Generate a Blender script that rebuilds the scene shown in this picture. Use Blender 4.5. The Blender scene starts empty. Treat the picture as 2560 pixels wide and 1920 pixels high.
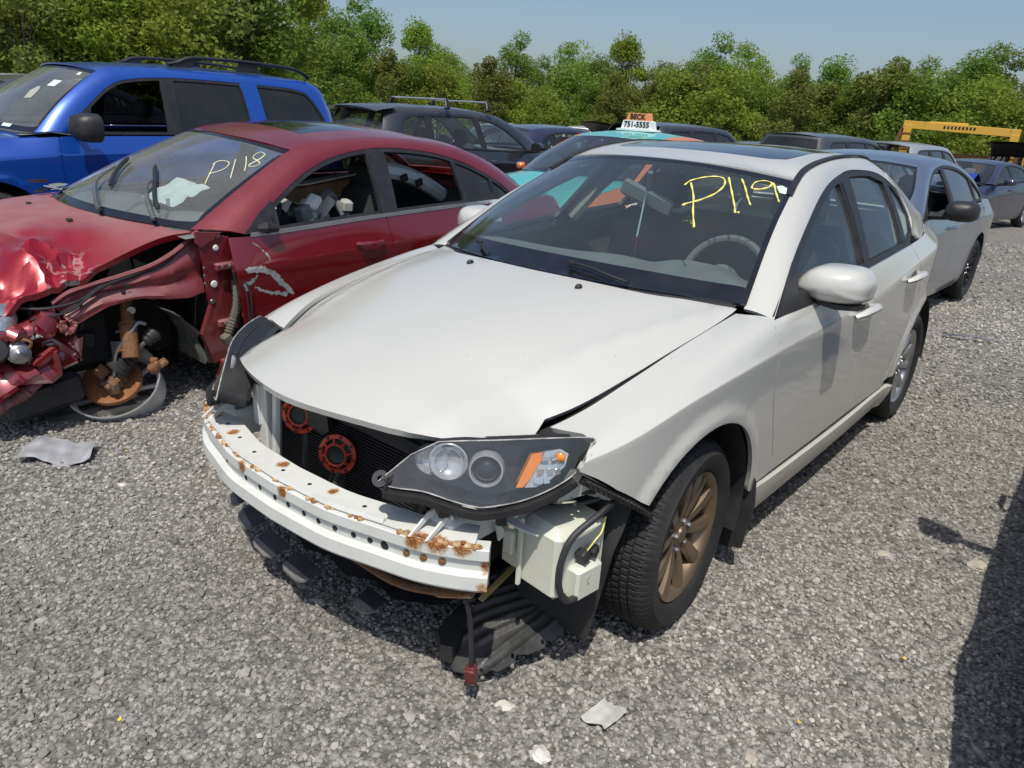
import bpy, bmesh, math, random
import numpy as np
from mathutils import Vector, Matrix, noise as mnoise
from mathutils.geometry import delaunay_2d_cdt
random.seed(7); RNG = np.random.default_rng(7)
SC = bpy.context.scene; COL = SC.collection
# ---------------------------------------------------------------- camera, sky, sun, exposure
cam = bpy.data.objects.new('camera', bpy.data.cameras.new('camera')); COL.objects.link(cam); SC.camera = cam
_yaw, _pitch, _roll = 3.8192, .3456, .0636
_f = Vector((math.cos(_yaw)*math.cos(_pitch), math.sin(_yaw)*math.cos(_pitch), -math.sin(_pitch)))
_r = Vector((math.sin(_yaw), -math.cos(_yaw), 0)); _u = _r.cross(_f)
_r2 = _r*math.cos(_roll) + _u*math.sin(_roll); _u2 = _u*math.cos(_roll) - _r*math.sin(_roll)
cam.matrix_world = Matrix(((_r2.x, _u2.x, -_f.x, 2.0108), (_r2.y, _u2.y, -_f.y, 1.6768), (_r2.z, _u2.z, -_f.z, 1.5472), (0, 0, 0, 1)))
cam.data.sensor_width = 36; cam.data.lens = 1868.17/2560*36; cam.data.clip_end = 2000; cam.data.clip_start = .05
SUN_AZ, SUN_EL = math.radians(33.5), math.radians(62)
world = bpy.data.worlds.new('World'); SC.world = world; world.use_nodes = True
_nt = world.node_tree; _sky = _nt.nodes.new('ShaderNodeTexSky'); _sky.sky_type = 'NISHITA'; _sky.sun_disc = False
_sky.sun_elevation = SUN_EL; _sky.sun_rotation = math.radians(90) - SUN_AZ; _sky.air_density = 1.0; _sky.dust_density = 2.2; _sky.ozone_density = 3.0; _sky.altitude = 0
_bg = _nt.nodes['Background']; _bg.inputs[1].default_value = .112; _nt.links.new(_sky.outputs[0], _bg.inputs[0])
sun = bpy.data.objects.new('sun', bpy.data.lights.new('sun', 'SUN')); COL.objects.link(sun)
sun.data.energy = 3.6; sun.data.angle = math.radians(.6); sun.data.color = (1, .95, .86)
_sd = Vector((math.cos(SUN_AZ)*math.cos(SUN_EL), math.sin(SUN_AZ)*math.cos(SUN_EL), math.sin(SUN_EL)))
sun.rotation_euler = _sd.to_track_quat('Z', 'Y').to_euler(); sun.location = (0, 0, 30)
SC.view_settings.view_transform = 'Standard'; SC.view_settings.look = 'None'; SC.view_settings.exposure = 0.04; SC.view_settings.gamma = 1
SC.render.engine = 'CYCLES'
try:
    SC.cycles.max_bounces = 10; SC.cycles.transparent_max_bounces = 16; SC.cycles.use_denoising = True; SC.cycles.caustics_reflective = False; SC.cycles.caustics_refractive = False
except Exception: pass
# ---------------------------------------------------------------- surface maths
def pchip(pts):
    pts = sorted(pts); X = np.array([a[0] for a in pts], float); Y = np.array([a[1] for a in pts], float)
    if len(X) == 1: return lambda x: np.full(np.shape(x), Y[0])
    h = np.diff(X); dl = np.diff(Y) / h; m = np.zeros(len(X)); m[0] = dl[0]; m[-1] = dl[-1]
    for i in range(1, len(X) - 1):
        if dl[i-1] * dl[i] > 0:
            w1 = 2*h[i] + h[i-1]; w2 = h[i] + 2*h[i-1]
            m[i] = (w1 + w2) / (w1/dl[i-1] + w2/dl[i])
    def f(x):
        x = np.clip(np.asarray(x, float), X[0], X[-1]); k = np.clip(np.searchsorted(X, x, side='right') - 1, 0, len(X) - 2)
        t = (x - X[k]) / h[k]
        return (Y[k]*(1+2*t)*(1-t)**2 + m[k]*h[k]*t*(1-t)**2 + Y[k+1]*t*t*(3-2*t) + m[k+1]*h[k]*t*t*(t-1))
    return f
def fn(a):
    if callable(a): return a
    if isinstance(a, (int, float)): return lambda x: np.full(np.shape(x), float(a))
    return pchip(a)
def spline(pts, n=12, closed=False):
    """centripetal-ish Catmull-Rom through points of any dimension"""
    P = [np.array(p, float) for p in pts]
    if closed: P = [P[-1]] + P + [P[0], P[1]]
    else: P = [2*P[0] - P[1]] + P + [2*P[-1] - P[-2]]
    out = []
    for i in range(1, len(P) - 2):
        for t in np.linspace(0, 1, n, endpoint=False):
            a, b, c, d = P[i-1:i+3]
            out.append(.5*((2*b) + (c-a)*t + (2*a-5*b+4*c-d)*t*t + (-a+3*b-3*c+d)*t**3))
    if not closed: out.append(P[-2])
    return np.array(out)
class Skirt:
    """side wall of a car: a plan curve (front centre -> left side -> rear centre) and a vertical section whose
    knots (z, inset) vary along x; parameters: s = metres along the plan, v = knot number"""
    def __init__(self, plan, knots, crease=(), arches=(), flare=.014):
        q = spline(plan, 24); L = np.r_[0, np.cumsum(np.linalg.norm(np.diff(q, axis=0), axis=1))]
        self.L = L[-1]; self.S = L; self.Q = q
        t = np.gradient(q, L, axis=0); t /= np.linalg.norm(t, axis=1)[:, None]
        self.N = np.stack([-t[:, 1], t[:, 0]], 1) * -1
        if (self.N[len(L)//2, 1]) < 0: self.N *= -1
        self.z = [fn(k[0]) for k in knots]; self.d = [fn(k[1]) for k in knots]; self.crease = set(crease); self.K = len(knots)
        self.arches = arches; self.flare = flare
        i0 = q[:, 1].argmax(); self.imax = i0
    def s_of_x(self, x):
        o = np.argsort(self.Q[:, 0]); return np.interp(x, self.Q[o, 0], self.S[o])
    def x_of_s(self, s): return np.interp(s, self.S, self.Q[:, 0])
    def zd(self, x, v):
        Z = np.stack([f(x) for f in self.z]); D = np.stack([f(x) for f in self.d]); out = []
        k = np.clip(np.floor(v).astype(int), 0, self.K - 2); t = np.clip(v - k, 0, 1)
        idx = np.arange(len(x))
        for A in (Z, D):
            sec = np.diff(A, axis=0); mid = np.zeros_like(A); mid[1:-1] = .5*(sec[1:] + sec[:-1]); mid[0] = sec[0]; mid[-1] = sec[-1]
            ml, mr = mid.copy(), mid.copy()
            for c in self.crease: ml[c] = sec[c]; mr[c] = sec[c-1]
            a, b = A[k, idx], A[k+1, idx]; m0, m1 = ml[k, idx], mr[k+1, idx]
            out.append(a*(1+2*t)*(1-t)**2 + m0*t*(1-t)**2 + b*t*t*(3-2*t) + m1*t*t*(t-1))
        return out
    def P(self, s, v):
        s = np.asarray(s, float); v = np.asarray(v, float)
        x = np.interp(s, self.S, self.Q[:, 0]); y = np.interp(s, self.S, self.Q[:, 1])
        nx = np.interp(s, self.S, self.N[:, 0]); ny = np.interp(s, self.S, self.N[:, 1])
        z, d = self.zd(x, v)
        for (ax, az, ar) in self.arches:
            r = np.hypot(x - ax, z - az); b = np.clip(1 - np.abs(r - ar - .012)/.06, 0, 1)
            d = d - self.flare * b*b*(3-2*b)
        return np.stack([x - nx*d, y - ny*d, z], 1)
    def sv(self, x, z, lo=0, hi=None):
        """domain point on the flank above/below a given x and z"""
        s = float(self.s_of_x(x)); xs = float(np.interp(s, self.S, self.Q[:, 0])); vs = np.linspace(lo, self.K - 1 if hi is None else hi, 140)
        zz = np.maximum.accumulate(self.zd(np.full(140, xs), vs)[0]); return (s, float(np.interp(z, zz, vs)))
    def xv(self, x, v): return (float(self.s_of_x(x)), v)
    def edge(self, v, x):
        p = self.P(self.s_of_x(np.asarray(x, float)), np.full(np.shape(x), float(v))); return p
def arc(cx, cz, r, a0, a1, n=24):
    return [(cx + r*math.cos(math.radians(a0 + (a1-a0)*i/n)), cz + r*math.sin(math.radians(a0 + (a1-a0)*i/n))) for i in range(n+1)]
def line(pts, n=8): return [tuple(p) for p in spline(pts, n)]
class Cap:
    """hood, roof or deck: spans between a left/right edge curve (x -> y, z) and a centre line (x -> z)"""
    def __init__(self, edge, centre, pw=2.3, fold=None):
        self.y = fn([(a[0], a[1]) for a in edge]); self.z = fn([(a[0], a[2]) for a in edge]); self.c = fn(centre); self.pw = pw; self.fold = fold
    def P(self, x, y):
        x = np.asarray(x, float); y = np.asarray(y, float); ye = np.maximum(self.y(x), .02); w = np.abs(y) / ye; ze = self.z(x)
        z = ze + (self.c(x) - ze) * (1 - w**self.pw)
        if self.fold: z = z + self.fold(x, y)
        return np.stack([x, y, z], 1)
class Band:
    """ruled surface between two matched 3D polylines a(t), b(t), bulged outwards"""
    def __init__(self, pairs, bulge=.1, n=14):
        self.a = spline([q[0] for q in pairs], n); self.b = spline([q[1] for q in pairs], n); self.bulge = bulge
    @staticmethod
    def res(q, n=400):
        L = np.r_[0, np.cumsum(np.linalg.norm(np.diff(q, axis=0), axis=1))]; L /= L[-1]
        return np.stack([np.interp(np.linspace(0, 1, n), L, q[:, i]) for i in range(3)], 1)
    def at(self, q, t):
        g = np.linspace(0, 1, len(q)); return np.stack([np.interp(t, g, q[:, i]) for i in range(3)], 1)
    def P(self, t, w):
        t = np.asarray(t, float); w = np.asarray(w, float); A = self.at(self.a, t); B = self.at(self.b, t)
        p = A + (B - A) * w[:, None]; k = self.bulge * np.minimum(np.linalg.norm(B - A, axis=1), .2) * 4*w*(1-w)
        p[:, 1] += k*.75; p[:, 2] += k*.6
        return p
class Screen:
    """windscreen or rear glass between an edge curve and its mirror image; bulges (dx, dz) at bottom and top"""
    def __init__(self, edge, b0, b1, n=14):
        self.e = Band.res(spline(edge, n)); self.b0 = b0; self.b1 = b1
    def P(self, t, w):
        t = np.asarray(t, float); w = np.asarray(w, float); g = np.linspace(0, 1, len(self.e))
        E = np.stack([np.interp(t, g, self.e[:, i]) for i in range(3)], 1); k = 1 - np.abs(w)**2.2
        bx = self.b0[0] + (self.b1[0] - self.b0[0])*t; bz = self.b0[1] + (self.b1[1] - self.b0[1])*t
        return np.stack([E[:, 0] + bx*k, E[:, 1]*w, E[:, 2] + bz*k], 1)
# ---------------------------------------------------------------- scene helpers
def tag(o, label=None, cat=None, group=None, kind=None):
    for k, v in (('label', label), ('category', cat), ('group', group), ('kind', kind)):
        if v: o[k] = v
    return o
def empty(name, loc=(0, 0, 0), rz=0.0, rx=0.0, ry=0.0, scale=None):
    o = bpy.data.objects.new(name, None); COL.objects.link(o); o.location = loc; o.rotation_euler = (rx, ry, rz); o.empty_display_size = .2
    if scale: o.scale = scale
    return o
def link(me, name, mat, parent=None):
    o = bpy.data.objects.new(name, me); COL.objects.link(o)
    for m in (mat if isinstance(mat, (list, tuple)) else [mat]): me.materials.append(m)
    if parent: o.parent = parent
    return o
def meshobj(name, V, F, mat, parent=None, smooth=True, auto=None):
    me = bpy.data.meshes.new(name); me.from_pydata([tuple(map(float, v)) for v in V], [], [tuple(int(i) for i in f) for f in F])
    if smooth: me.polygons.foreach_set('use_smooth', np.ones(len(me.polygons), bool))
    if auto is not None: me.set_sharp_from_angle(angle=math.radians(auto))
    me.update(); return link(me, name, mat, parent)
def copy_tree(o, parent=None):
    c = o.copy(); COL.objects.link(c); c.parent = parent
    for ch in list(o.children): copy_tree(ch, c)
    return c
class MB:
    """collects simple solids into one mesh"""
    def __init__(s): s.V = []; s.F = []; s.M = []; s.mi = 0
    def add(s, V, F, M=None):
        n = len(s.V)
        for v in V:
            v = Vector(v); s.V.append(tuple(M @ v) if M is not None else tuple(v))
        for f in F: s.F.append(tuple(n + i for i in f)); s.M.append(s.mi)
        return s
    def box(s, c, d, rot=None, bev=0.0, taper=1.0):
        hx, hy, hz = d[0]/2, d[1]/2, d[2]/2; b = min(bev, hx*.9, hy*.9, hz*.9)
        M = Matrix.Translation(c) @ (rot.to_4x4() if rot is not None else Matrix())
        if b <= 0:
            V = [(sx*hx*(taper if sz > 0 else 1), sy*hy*(taper if sz > 0 else 1), sz*hz) for sz in (-1, 1) for sx, sy in ((-1, -1), (1, -1), (1, 1), (-1, 1))]
            return s.add(V, [(3, 2, 1, 0), (4, 5, 6, 7), (0, 1, 5, 4), (1, 2, 6, 5), (2, 3, 7, 6), (3, 0, 4, 7)], M)
        rings = []
        for z, k in ((-hz, b), (-hz + b, 0), (hz - b, 0), (hz, b)):
            t = taper if z > 0 else 1; X, Y = hx*t - k, hy*t - k; q = b*.6 if k == 0 else 0
            rings.append([(-X+q, -Y, z), (X-q, -Y, z), (X, -Y+q, z), (X, Y-q, z), (X-q, Y, z), (-X+q, Y, z), (-X, Y-q, z), (-X, -Y+q, z)])
        V = [v for r in rings for v in r]; F = [tuple(range(7, -1, -1)), tuple(range(24, 32))]
        for k in range(3):
            for i in range(8): F.append((k*8+i, k*8+(i+1) % 8, k*8+8+(i+1) % 8, k*8+8+i))
        return s.add(V, F, M)
    def tube(s, pts, r, seg=8, caps=True, flat=1.0):
        P = [Vector(p) for p in pts]; n = len(P); rr = r if hasattr(r, '__len__') else [r]*n
        V = []; up = None
        for i in range(n):
            t = (P[min(i+1, n-1)] - P[max(i-1, 0)]); t = t.normalized() if t.length > 1e-9 else Vector((0, 0, 1))
            if up is None: up = Vector((0, 0, 1)) if abs(t.z) < .9 else Vector((1, 0, 0))
            a = t.cross(up); a = a.normalized() if a.length > 1e-6 else Vector((1, 0, 0)); b = a.cross(t).normalized(); up = b
            for k in range(seg):
                w = 2*math.pi*k/seg; V.append(P[i] + (a*math.cos(w) + b*math.sin(w)*flat)*rr[i])
        F = []
        for i in range(n-1):
            for k in range(seg): F.append((i*seg+k, i*seg+(k+1) % seg, (i+1)*seg+(k+1) % seg, (i+1)*seg+k))
        if caps: F.append(tuple(range(seg-1, -1, -1))); F.append(tuple((n-1)*seg+k for k in range(seg)))
        return s.add(V, F)
    def lathe(s, prof, M=None, seg=32, caps=False, a0=0, a1=360):
        """profile of (radius, height) turned round local z"""
        full = abs(a1 - a0) >= 359.9; m = seg if full else seg + 1; V = []
        for (r, h) in prof:
            for k in range(m):
                w = math.radians(a0 + (a1-a0)*k/seg); V.append((r*math.cos(w), r*math.sin(w), h))
        F = []
        for i in range(len(prof)-1):
            for k in range(seg): F.append((i*m+k, i*m+(k+1) % m, (i+1)*m+(k+1) % m, (i+1)*m+k))
        if caps: F.append(tuple(range(m-1, -1, -1))); F.append(tuple((len(prof)-1)*m+k for k in range(m)))
        return s.add(V, F, M)
    def prism(s, poly, h0, h1, M=None):
        n = len(poly); V = [(a, b, h0) for a, b in poly] + [(a, b, h1) for a, b in poly]
        F = [tuple(range(n-1, -1, -1)), tuple(range(n, 2*n))] + [(i, (i+1) % n, n+(i+1) % n, n+i) for i in range(n)]
        return s.add(V, F, M)
    def sweep(s, prof, path, closed_prof=True, caps=True, up=(0, 0, 1)):
        """profile (a, b) with a along side vector, b along up, swept along 3D path"""
        P = [Vector(p) for p in path]; n = len(P); m = len(prof); V = []; U = Vector(up)
        for i in range(n):
            t = (P[min(i+1, n-1)] - P[max(i-1, 0)]).normalized(); a = t.cross(U).normalized(); b = a.cross(t).normalized()
            for (pa, pb) in prof: V.append(P[i] + a*pa + b*pb)
        F = []
        mm = m if closed_prof else m - 1
        for i in range(n-1):
            for k in range(mm): F.append((i*m+k, i*m+(k+1) % m, (i+1)*m+(k+1) % m, (i+1)*m+k))
        if caps and closed_prof: F.append(tuple(range(m-1, -1, -1))); F.append(tuple((n-1)*m+k for k in range(m)))
        return s.add(V, F)
    def grid(s, P, nu, nv):
        F = [(i*nv+j, i*nv+j+1, (i+1)*nv+j+1, (i+1)*nv+j) for i in range(nu-1) for j in range(nv-1)]
        return s.add(P, F)
    def build(s, name, mat, parent=None, smooth=True, auto=40):
        me = bpy.data.meshes.new(name); me.from_pydata(s.V, [], s.F)
        bm = bmesh.new(); bm.from_mesh(me); bmesh.ops.recalc_face_normals(bm, faces=bm.faces); bm.to_mesh(me); bm.free()
        if isinstance(mat, (list, tuple)) and len(mat) > 1: me.polygons.foreach_set('material_index', np.array(s.M, np.int32))
        if smooth:
            me.polygons.foreach_set('use_smooth', np.ones(len(me.polygons), bool)); me.set_sharp_from_angle(angle=math.radians(auto))
        me.update(); return link(me, name, mat, parent)
def rotm(rx=0, ry=0, rz=0): return Matrix.Rotation(rz, 3, 'Z') @ Matrix.Rotation(ry, 3, 'Y') @ Matrix.Rotation(rx, 3, 'X')
def frame(o, z, x=None):
    """4x4 with local z along a direction"""
    z = Vector(z).normalized(); x = Vector(x) if x is not None else (Vector((0, 0, 1)) if abs(z.z) < .9 else Vector((1, 0, 0)))
    y = z.cross(x).normalized(); x = y.cross(z)
    return Matrix(((x.x, y.x, z.x, o[0]), (x.y, y.y, z.y, o[1]), (x.z, y.z, z.z, o[2]), (0, 0, 0, 1)))
def inpoly(P, poly):
    P = np.asarray(P); q = np.asarray(poly); r = np.zeros(len(P), bool); j = len(q) - 1
    for i in range(len(q)):
        a, b = q[i], q[j]
        if a[1] != b[1]:
            c = ((a[1] > P[:, 1]) != (b[1] > P[:, 1])) & (P[:, 0] < (b[0]-a[0])*(P[:, 1]-a[1])/(b[1]-a[1]) + a[0]); r ^= c
        j = i
    return r
def densify(poly, sp):
    out = []; n = len(poly); sp = np.array(sp)
    for i in range(n):
        a = np.array(poly[i], float); b = np.array(poly[(i+1) % n], float); k = max(1, int(math.ceil(np.linalg.norm((b-a)/sp))))
        for t in range(k): out.append(a + (b-a)*t/k)
    return np.array(out)
def inset_poly(q, d, sp):
    """move a domain polygon inwards by d metres (sp scales the domain to metres)"""
    sc = np.array(sp)/sp[0]; p = q/sc; n = len(p); area = .5*np.sum(p[:, 0]*np.roll(p[:, 1], -1) - np.roll(p[:, 0], -1)*p[:, 1]); sg = 1 if area > 0 else -1
    t0 = p - np.roll(p, 1, 0); t1 = np.roll(p, -1, 0) - p
    t0 /= np.maximum(np.linalg.norm(t0, axis=1), 1e-9)[:, None]; t1 /= np.maximum(np.linalg.norm(t1, axis=1), 1e-9)[:, None]
    nn = np.stack([-(t0+t1)[:, 1], (t0+t1)[:, 0]], 1); L = np.linalg.norm(nn, axis=1)[:, None]; nn = nn/np.maximum(L, 1e-6)
    c = np.clip((np.stack([-t0[:, 1], t0[:, 0]], 1)*nn).sum(1), .35, 1)[:, None]
    return (p + sg*d*nn/c)*sc
def patch(name, f, outer, mat, parent, holes=(), sp=(.045, .045), th=.012, inset=.002, offs=0.0, mirror=False, centre=(-1.3, 0, .7), warp=None, nh=.3):
    """trimmed piece of a surface f(u, v): a panel with its own edges, turned-in flange and surface normals"""
    sp = np.array(sp, float); B = [densify(outer, sp)] + [densify(h, sp) for h in holes]
    if inset: B = [inset_poly(b, inset if i == 0 else -inset, sp) for i, b in enumerate(B)]
    pts = []; edges = []
    for b in B:
        n0 = len(pts); pts += [tuple(q) for q in b]; edges += [(n0+i, n0+(i+1) % len(b)) for i in range(len(b))]
    lo = B[0].min(0); hi = B[0].max(0); gx = np.arange(lo[0] + sp[0]*.5, hi[0], sp[0]); gy = np.arange(lo[1] + sp[1]*.5, hi[1], sp[1])
    if len(gx) and len(gy):
        G = np.stack([a.ravel() for a in np.meshgrid(gx, gy)], 1); G[:, 0] += (np.round((G[:, 1]-lo[1])/sp[1]).astype(int) % 2) * sp[0]*.25
        k = inpoly(G, B[0])
        for h in B[1:]: k &= ~inpoly(G, h)
        G = G[k]; bp_ = np.array(pts)
        if len(G):
            d = np.min(np.linalg.norm((G[:, None] - bp_[None])/sp, axis=2), axis=1); pts += [tuple(q) for q in G[d > .55]]
    r = delaunay_2d_cdt([Vector((q[0]/sp[0], q[1]/sp[1])) for q in pts], edges, [], 0, 1e-6); vs = np.array([tuple(v) for v in r[0]])*sp; tri = np.array(r[2])
    c = vs[tri].mean(1); k = inpoly(c, B[0])
    for h in B[1:]: k &= ~inpoly(c, h)
    tri = tri[k]
    u, v = vs[:, 0], vs[:, 1]; P = f(u, v); hu, hv = nh*sp; du = f(u+hu, v) - f(u-hu, v); dv = f(u, v+hv) - f(u, v-hv)
    N = np.cross(du, dv); N /= np.maximum(np.linalg.norm(N, axis=1), 1e-12)[:, None]
    if np.sum((P - np.array(centre))*N) < 0: N = -N
    if warp is not None:
        P = warp(P, N)
    P = P + N*offs
    if mirror: P = P*[1, -1, 1]; N = N*[1, -1, 1]
    fn_ = np.cross(P[tri[:, 1]] - P[tri[:, 0]], P[tri[:, 2]] - P[tri[:, 0]]); fl = (fn_*N[tri].mean(1)).sum(1) < 0; tri[fl] = tri[fl][:, ::-1]
    V = [tuple(q) for q in P]; F = [tuple(t) for t in tri]; nf = len(F)
    if th:
        cnt = {}
        for t in F:
            for a, b in ((t[0], t[1]), (t[1], t[2]), (t[2], t[0])): cnt[(a, b)] = 1
        bnd = [e for e in cnt if (e[1], e[0]) not in cnt]; m = {}
        for a, b in bnd:
            for i in (a, b):
                if i not in m: m[i] = len(V); V.append(tuple(P[i])); V.append(tuple(P[i] - N[i]*th))
            F.append((m[b], m[a], m[a]+1, m[b]+1))
    me = bpy.data.meshes.new(name); me.from_pydata(V, [], F); me.polygons.foreach_set('use_smooth', np.ones(len(F), bool))
    if warp is None:
        LN = np.zeros((len(me.loops), 3), np.float32); li = np.empty(len(me.loops), np.int32); me.loops.foreach_get('vertex_index', li)
        ok = li < len(P); LN[ok] = N[li[ok]]
        me.normals_split_custom_set([tuple(q) for q in LN])
    me.update(); return link(me, name, mat, parent)
# ---------------------------------------------------------------- materials
MATS = {}
def nodes(name):
    m = bpy.data.materials.new(name); m.use_nodes = True; nt = m.node_tree; b = nt.nodes['Principled BSDF']; MATS[name] = m
    return m, nt, b
def mixc(nt, fac, a, b):
    n = nt.nodes.new('ShaderNodeMix'); n.data_type = 'RGBA'
    for k, v in ((0, fac), (6, a), (7, b)):
        if isinstance(v, bpy.types.NodeSocket): nt.links.new(v, n.inputs[k])
        else: n.inputs[k].default_value = (*v, 1) if isinstance(v, tuple) and len(v) == 3 else v
    return n.outputs[2]
def mth(nt, op, a, b=None, clamp=False):
    n = nt.nodes.new('ShaderNodeMath'); n.operation = op; n.use_clamp = clamp
    for k, v in ((0, a), (1, b)):
        if v is None: continue
        if isinstance(v, bpy.types.NodeSocket): nt.links.new(v, n.inputs[k])
        else: n.inputs[k].default_value = v
    return n.outputs[0]
def noise(nt, scale, detail=4, rough=.55, vec=None, dist=0):
    n = nt.nodes.new('ShaderNodeTexNoise'); n.inputs['Scale'].default_value = scale; n.inputs['Detail'].default_value = detail; n.inputs['Roughness'].default_value = rough; n.inputs['Distortion'].default_value = dist
    nt.links.new(vec if vec is not None else coord(nt), n.inputs['Vector']); return n.outputs[0]
def coord(nt, which='Object'):
    for n in nt.nodes:
        if n.type == 'TEX_COORD': return n.outputs[which]
    return nt.nodes.new('ShaderNodeTexCoord').outputs[which]
def ramp(nt, v, lo, hi, a=0.0, b=1.0):
    n = nt.nodes.new('ShaderNodeMapRange'); n.clamp = True; nt.links.new(v, n.inputs[0])
    for k, q in ((1, lo), (2, hi), (3, a), (4, b)): n.inputs[k].default_value = q
    return n.outputs[0]
def bump(nt, b, h, strength=.3, dist=.01):
    n = nt.nodes.new('ShaderNodeBump'); n.inputs['Strength'].default_value = strength; n.inputs['Distance'].default_value = dist
    nt.links.new(h, n.inputs['Height']); nt.links.new(n.outputs[0], b.inputs['Normal']); return n
def plain(name, col, rough=.5, metal=0.0, var=.15, scale=9, bmp=0, bscale=60, coat=0, spec=.5):
    """plain material with blotchy colour variation and optional fine relief"""
    m, nt, b = nodes(name); n = noise(nt, scale, 5)
    nt.links.new(mixc(nt, ramp(nt, n, .3, .7), tuple(c*(1-var) for c in col), tuple(min(1, c*(1+var)) for c in col)), b.inputs['Base Color'])
    nt.links.new(ramp(nt, n, .3, .7, max(.02, rough-.07), min(1, rough+.07)), b.inputs['Roughness']); b.inputs['Metallic'].default_value = metal
    b.inputs['Coat Weight'].default_value = coat; b.inputs['Specular IOR Level'].default_value = spec
    if bmp: bump(nt, b, noise(nt, bscale, 4), bmp, .004)
    return m
def paint(name, col, metal=.0, rough=.35, dust=.25, dustcol=(.42, .39, .34), low=.5, coat=1.0, flake=0.0, spots=True, lowtop=.75):
    """car paint under clear coat, with settled dust on top faces, road dirt low down (on white also painted ground reflection) and fine specks"""
    m, nt, b = nodes(name); o = coord(nt); n1 = noise(nt, 3.2, 6, .6); n2 = noise(nt, 38, 4, .65)
    sep = nt.nodes.new('ShaderNodeSeparateXYZ'); nt.links.new(o, sep.inputs[0])
    geo = nt.nodes.new('ShaderNodeNewGeometry'); sn = nt.nodes.new('ShaderNodeSeparateXYZ'); nt.links.new(geo.outputs['Normal'], sn.inputs[0])
    top = mth(nt, 'MULTIPLY', ramp(nt, sn.outputs[2], .25, .95), ramp(nt, mth(nt, 'ADD', n1, mth(nt, 'MULTIPLY', n2, .5)), .45, 1.05, .25, 1.0))
    mp = nt.nodes.new('ShaderNodeMapping'); nt.links.new(o, mp.inputs[0]); mp.inputs['Scale'].default_value = (9, 9, 1.2); n3 = noise(nt, 3.0, 6, .65, mp.outputs[0])
    lowm = mth(nt, 'MULTIPLY', ramp(nt, sep.outputs[2], lowtop, .10), ramp(nt, mth(nt, 'ADD', mth(nt, 'ADD', mth(nt, 'MULTIPLY', n1, .6), mth(nt, 'MULTIPLY', n2, .5)), mth(nt, 'MULTIPLY', n3, .9)), .55, 1.35))
    d = mth(nt, 'ADD', mth(nt, 'MULTIPLY', top, dust), mth(nt, 'MULTIPLY', lowm, low), True)
    base = col
    if flake:
        v = nt.nodes.new('ShaderNodeTexVoronoi'); v.inputs['Scale'].default_value = 900; nt.links.new(o, v.inputs['Vector'])
        base = mixc(nt, ramp(nt, v.outputs['Distance'], .1, .6), tuple(min(1, c*(1+flake)) for c in col), tuple(c*(1-flake) for c in col))
    col2 = mixc(nt, d, base, dustcol)
    if spots:
        vs = nt.nodes.new('ShaderNodeTexVoronoi'); vs.inputs['Scale'].default_value = 26; nt.links.new(o, vs.inputs['Vector']); sc = nt.nodes.new('ShaderNodeSeparateColor'); nt.links.new(vs.outputs['Color'], sc.inputs[0])
        sm = mth(nt, 'MULTIPLY', ramp(nt, vs.outputs['Distance'], .10, .05), ramp(nt, sc.outputs[0], .86, .90)); col2 = mixc(nt, mth(nt, 'MULTIPLY', sm, .55), col2, (.20,.17,.13))
    nt.links.new(col2, b.inputs['Base Color']); b.inputs['Coat IOR'].default_value = 1.8
    b.inputs['Metallic'].default_value = metal
    if metal: nt.links.new(ramp(nt, d, 0, 1, metal, 0), b.inputs['Metallic'])
    nt.links.new(ramp(nt, d, 0, .8, rough, .85), b.inputs['Roughness'])
    b.inputs['Coat Weight'].default_value = coat; nt.links.new(ramp(nt, d, 0, .7, coat, .1), b.inputs['Coat Weight']); nt.links.new(ramp(nt, mth(nt, 'ADD', d, mth(nt, 'MULTIPLY', n2, .1)), 0, .7, .03, .45), b.inputs['Coat Roughness'])
    return m
def glass(name, tint=(.75, .82, .79), refl=1.0, dust=.10, dustcol=(.45, .46, .43), rough=.01, top=0.0):
    """thin pane: tinted see-through sheet, mirror reflection by Fresnel, a film of dust"""
    m, nt, b = nodes(name); out = nt.nodes['Material Output']; nt.nodes.remove(b)
    tr = nt.nodes.new('ShaderNodeBsdfTransparent'); tr.inputs[0].default_value = (*tint, 1)
    gl = nt.nodes.new('ShaderNodeBsdfGlossy'); gl.inputs['Roughness'].default_value = rough; gl.inputs[0].default_value = (1, 1, 1, 1)
    fr = nt.nodes.new('ShaderNodeFresnel'); ge = nt.nodes.new('ShaderNodeNewGeometry'); nt.links.new(ramp(nt, ge.outputs['Backfacing'], 0, 1, 1.5, 1/1.5), fr.inputs[0])
    m1 = nt.nodes.new('ShaderNodeMixShader'); nt.links.new(mth(nt, 'MULTIPLY', fr.outputs[0], 1.35*refl, True), m1.inputs[0]); nt.links.new(tr.outputs[0], m1.inputs[1]); nt.links.new(gl.outputs[0], m1.inputs[2])
    df = nt.nodes.new('ShaderNodeBsdfDiffuse'); df.inputs[0].default_value = (*dustcol, 1)
    n1 = noise(nt, 2.6, 6, .6); n2 = noise(nt, 60, 3, .7)
    fac = mth(nt, 'MULTIPLY', ramp(nt, mth(nt, 'ADD', n1, mth(nt, 'MULTIPLY', n2, .4)), .4, 1.0, .35, 1.0), dust)
    if top:
        sn = nt.nodes.new('ShaderNodeSeparateXYZ'); nt.links.new(ge.outputs['Normal'], sn.inputs[0]); fac = mth(nt, 'ADD', fac, mth(nt, 'MULTIPLY', ramp(nt, sn.outputs[2], .30, .75), top), True)
    m2 = nt.nodes.new('ShaderNodeMixShader'); nt.links.new(fac, m2.inputs[0]); nt.links.new(m1.outputs[0], m2.inputs[1]); nt.links.new(df.outputs[0], m2.inputs[2]); nt.links.new(m2.outputs[0], out.inputs[0])
    return m
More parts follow.
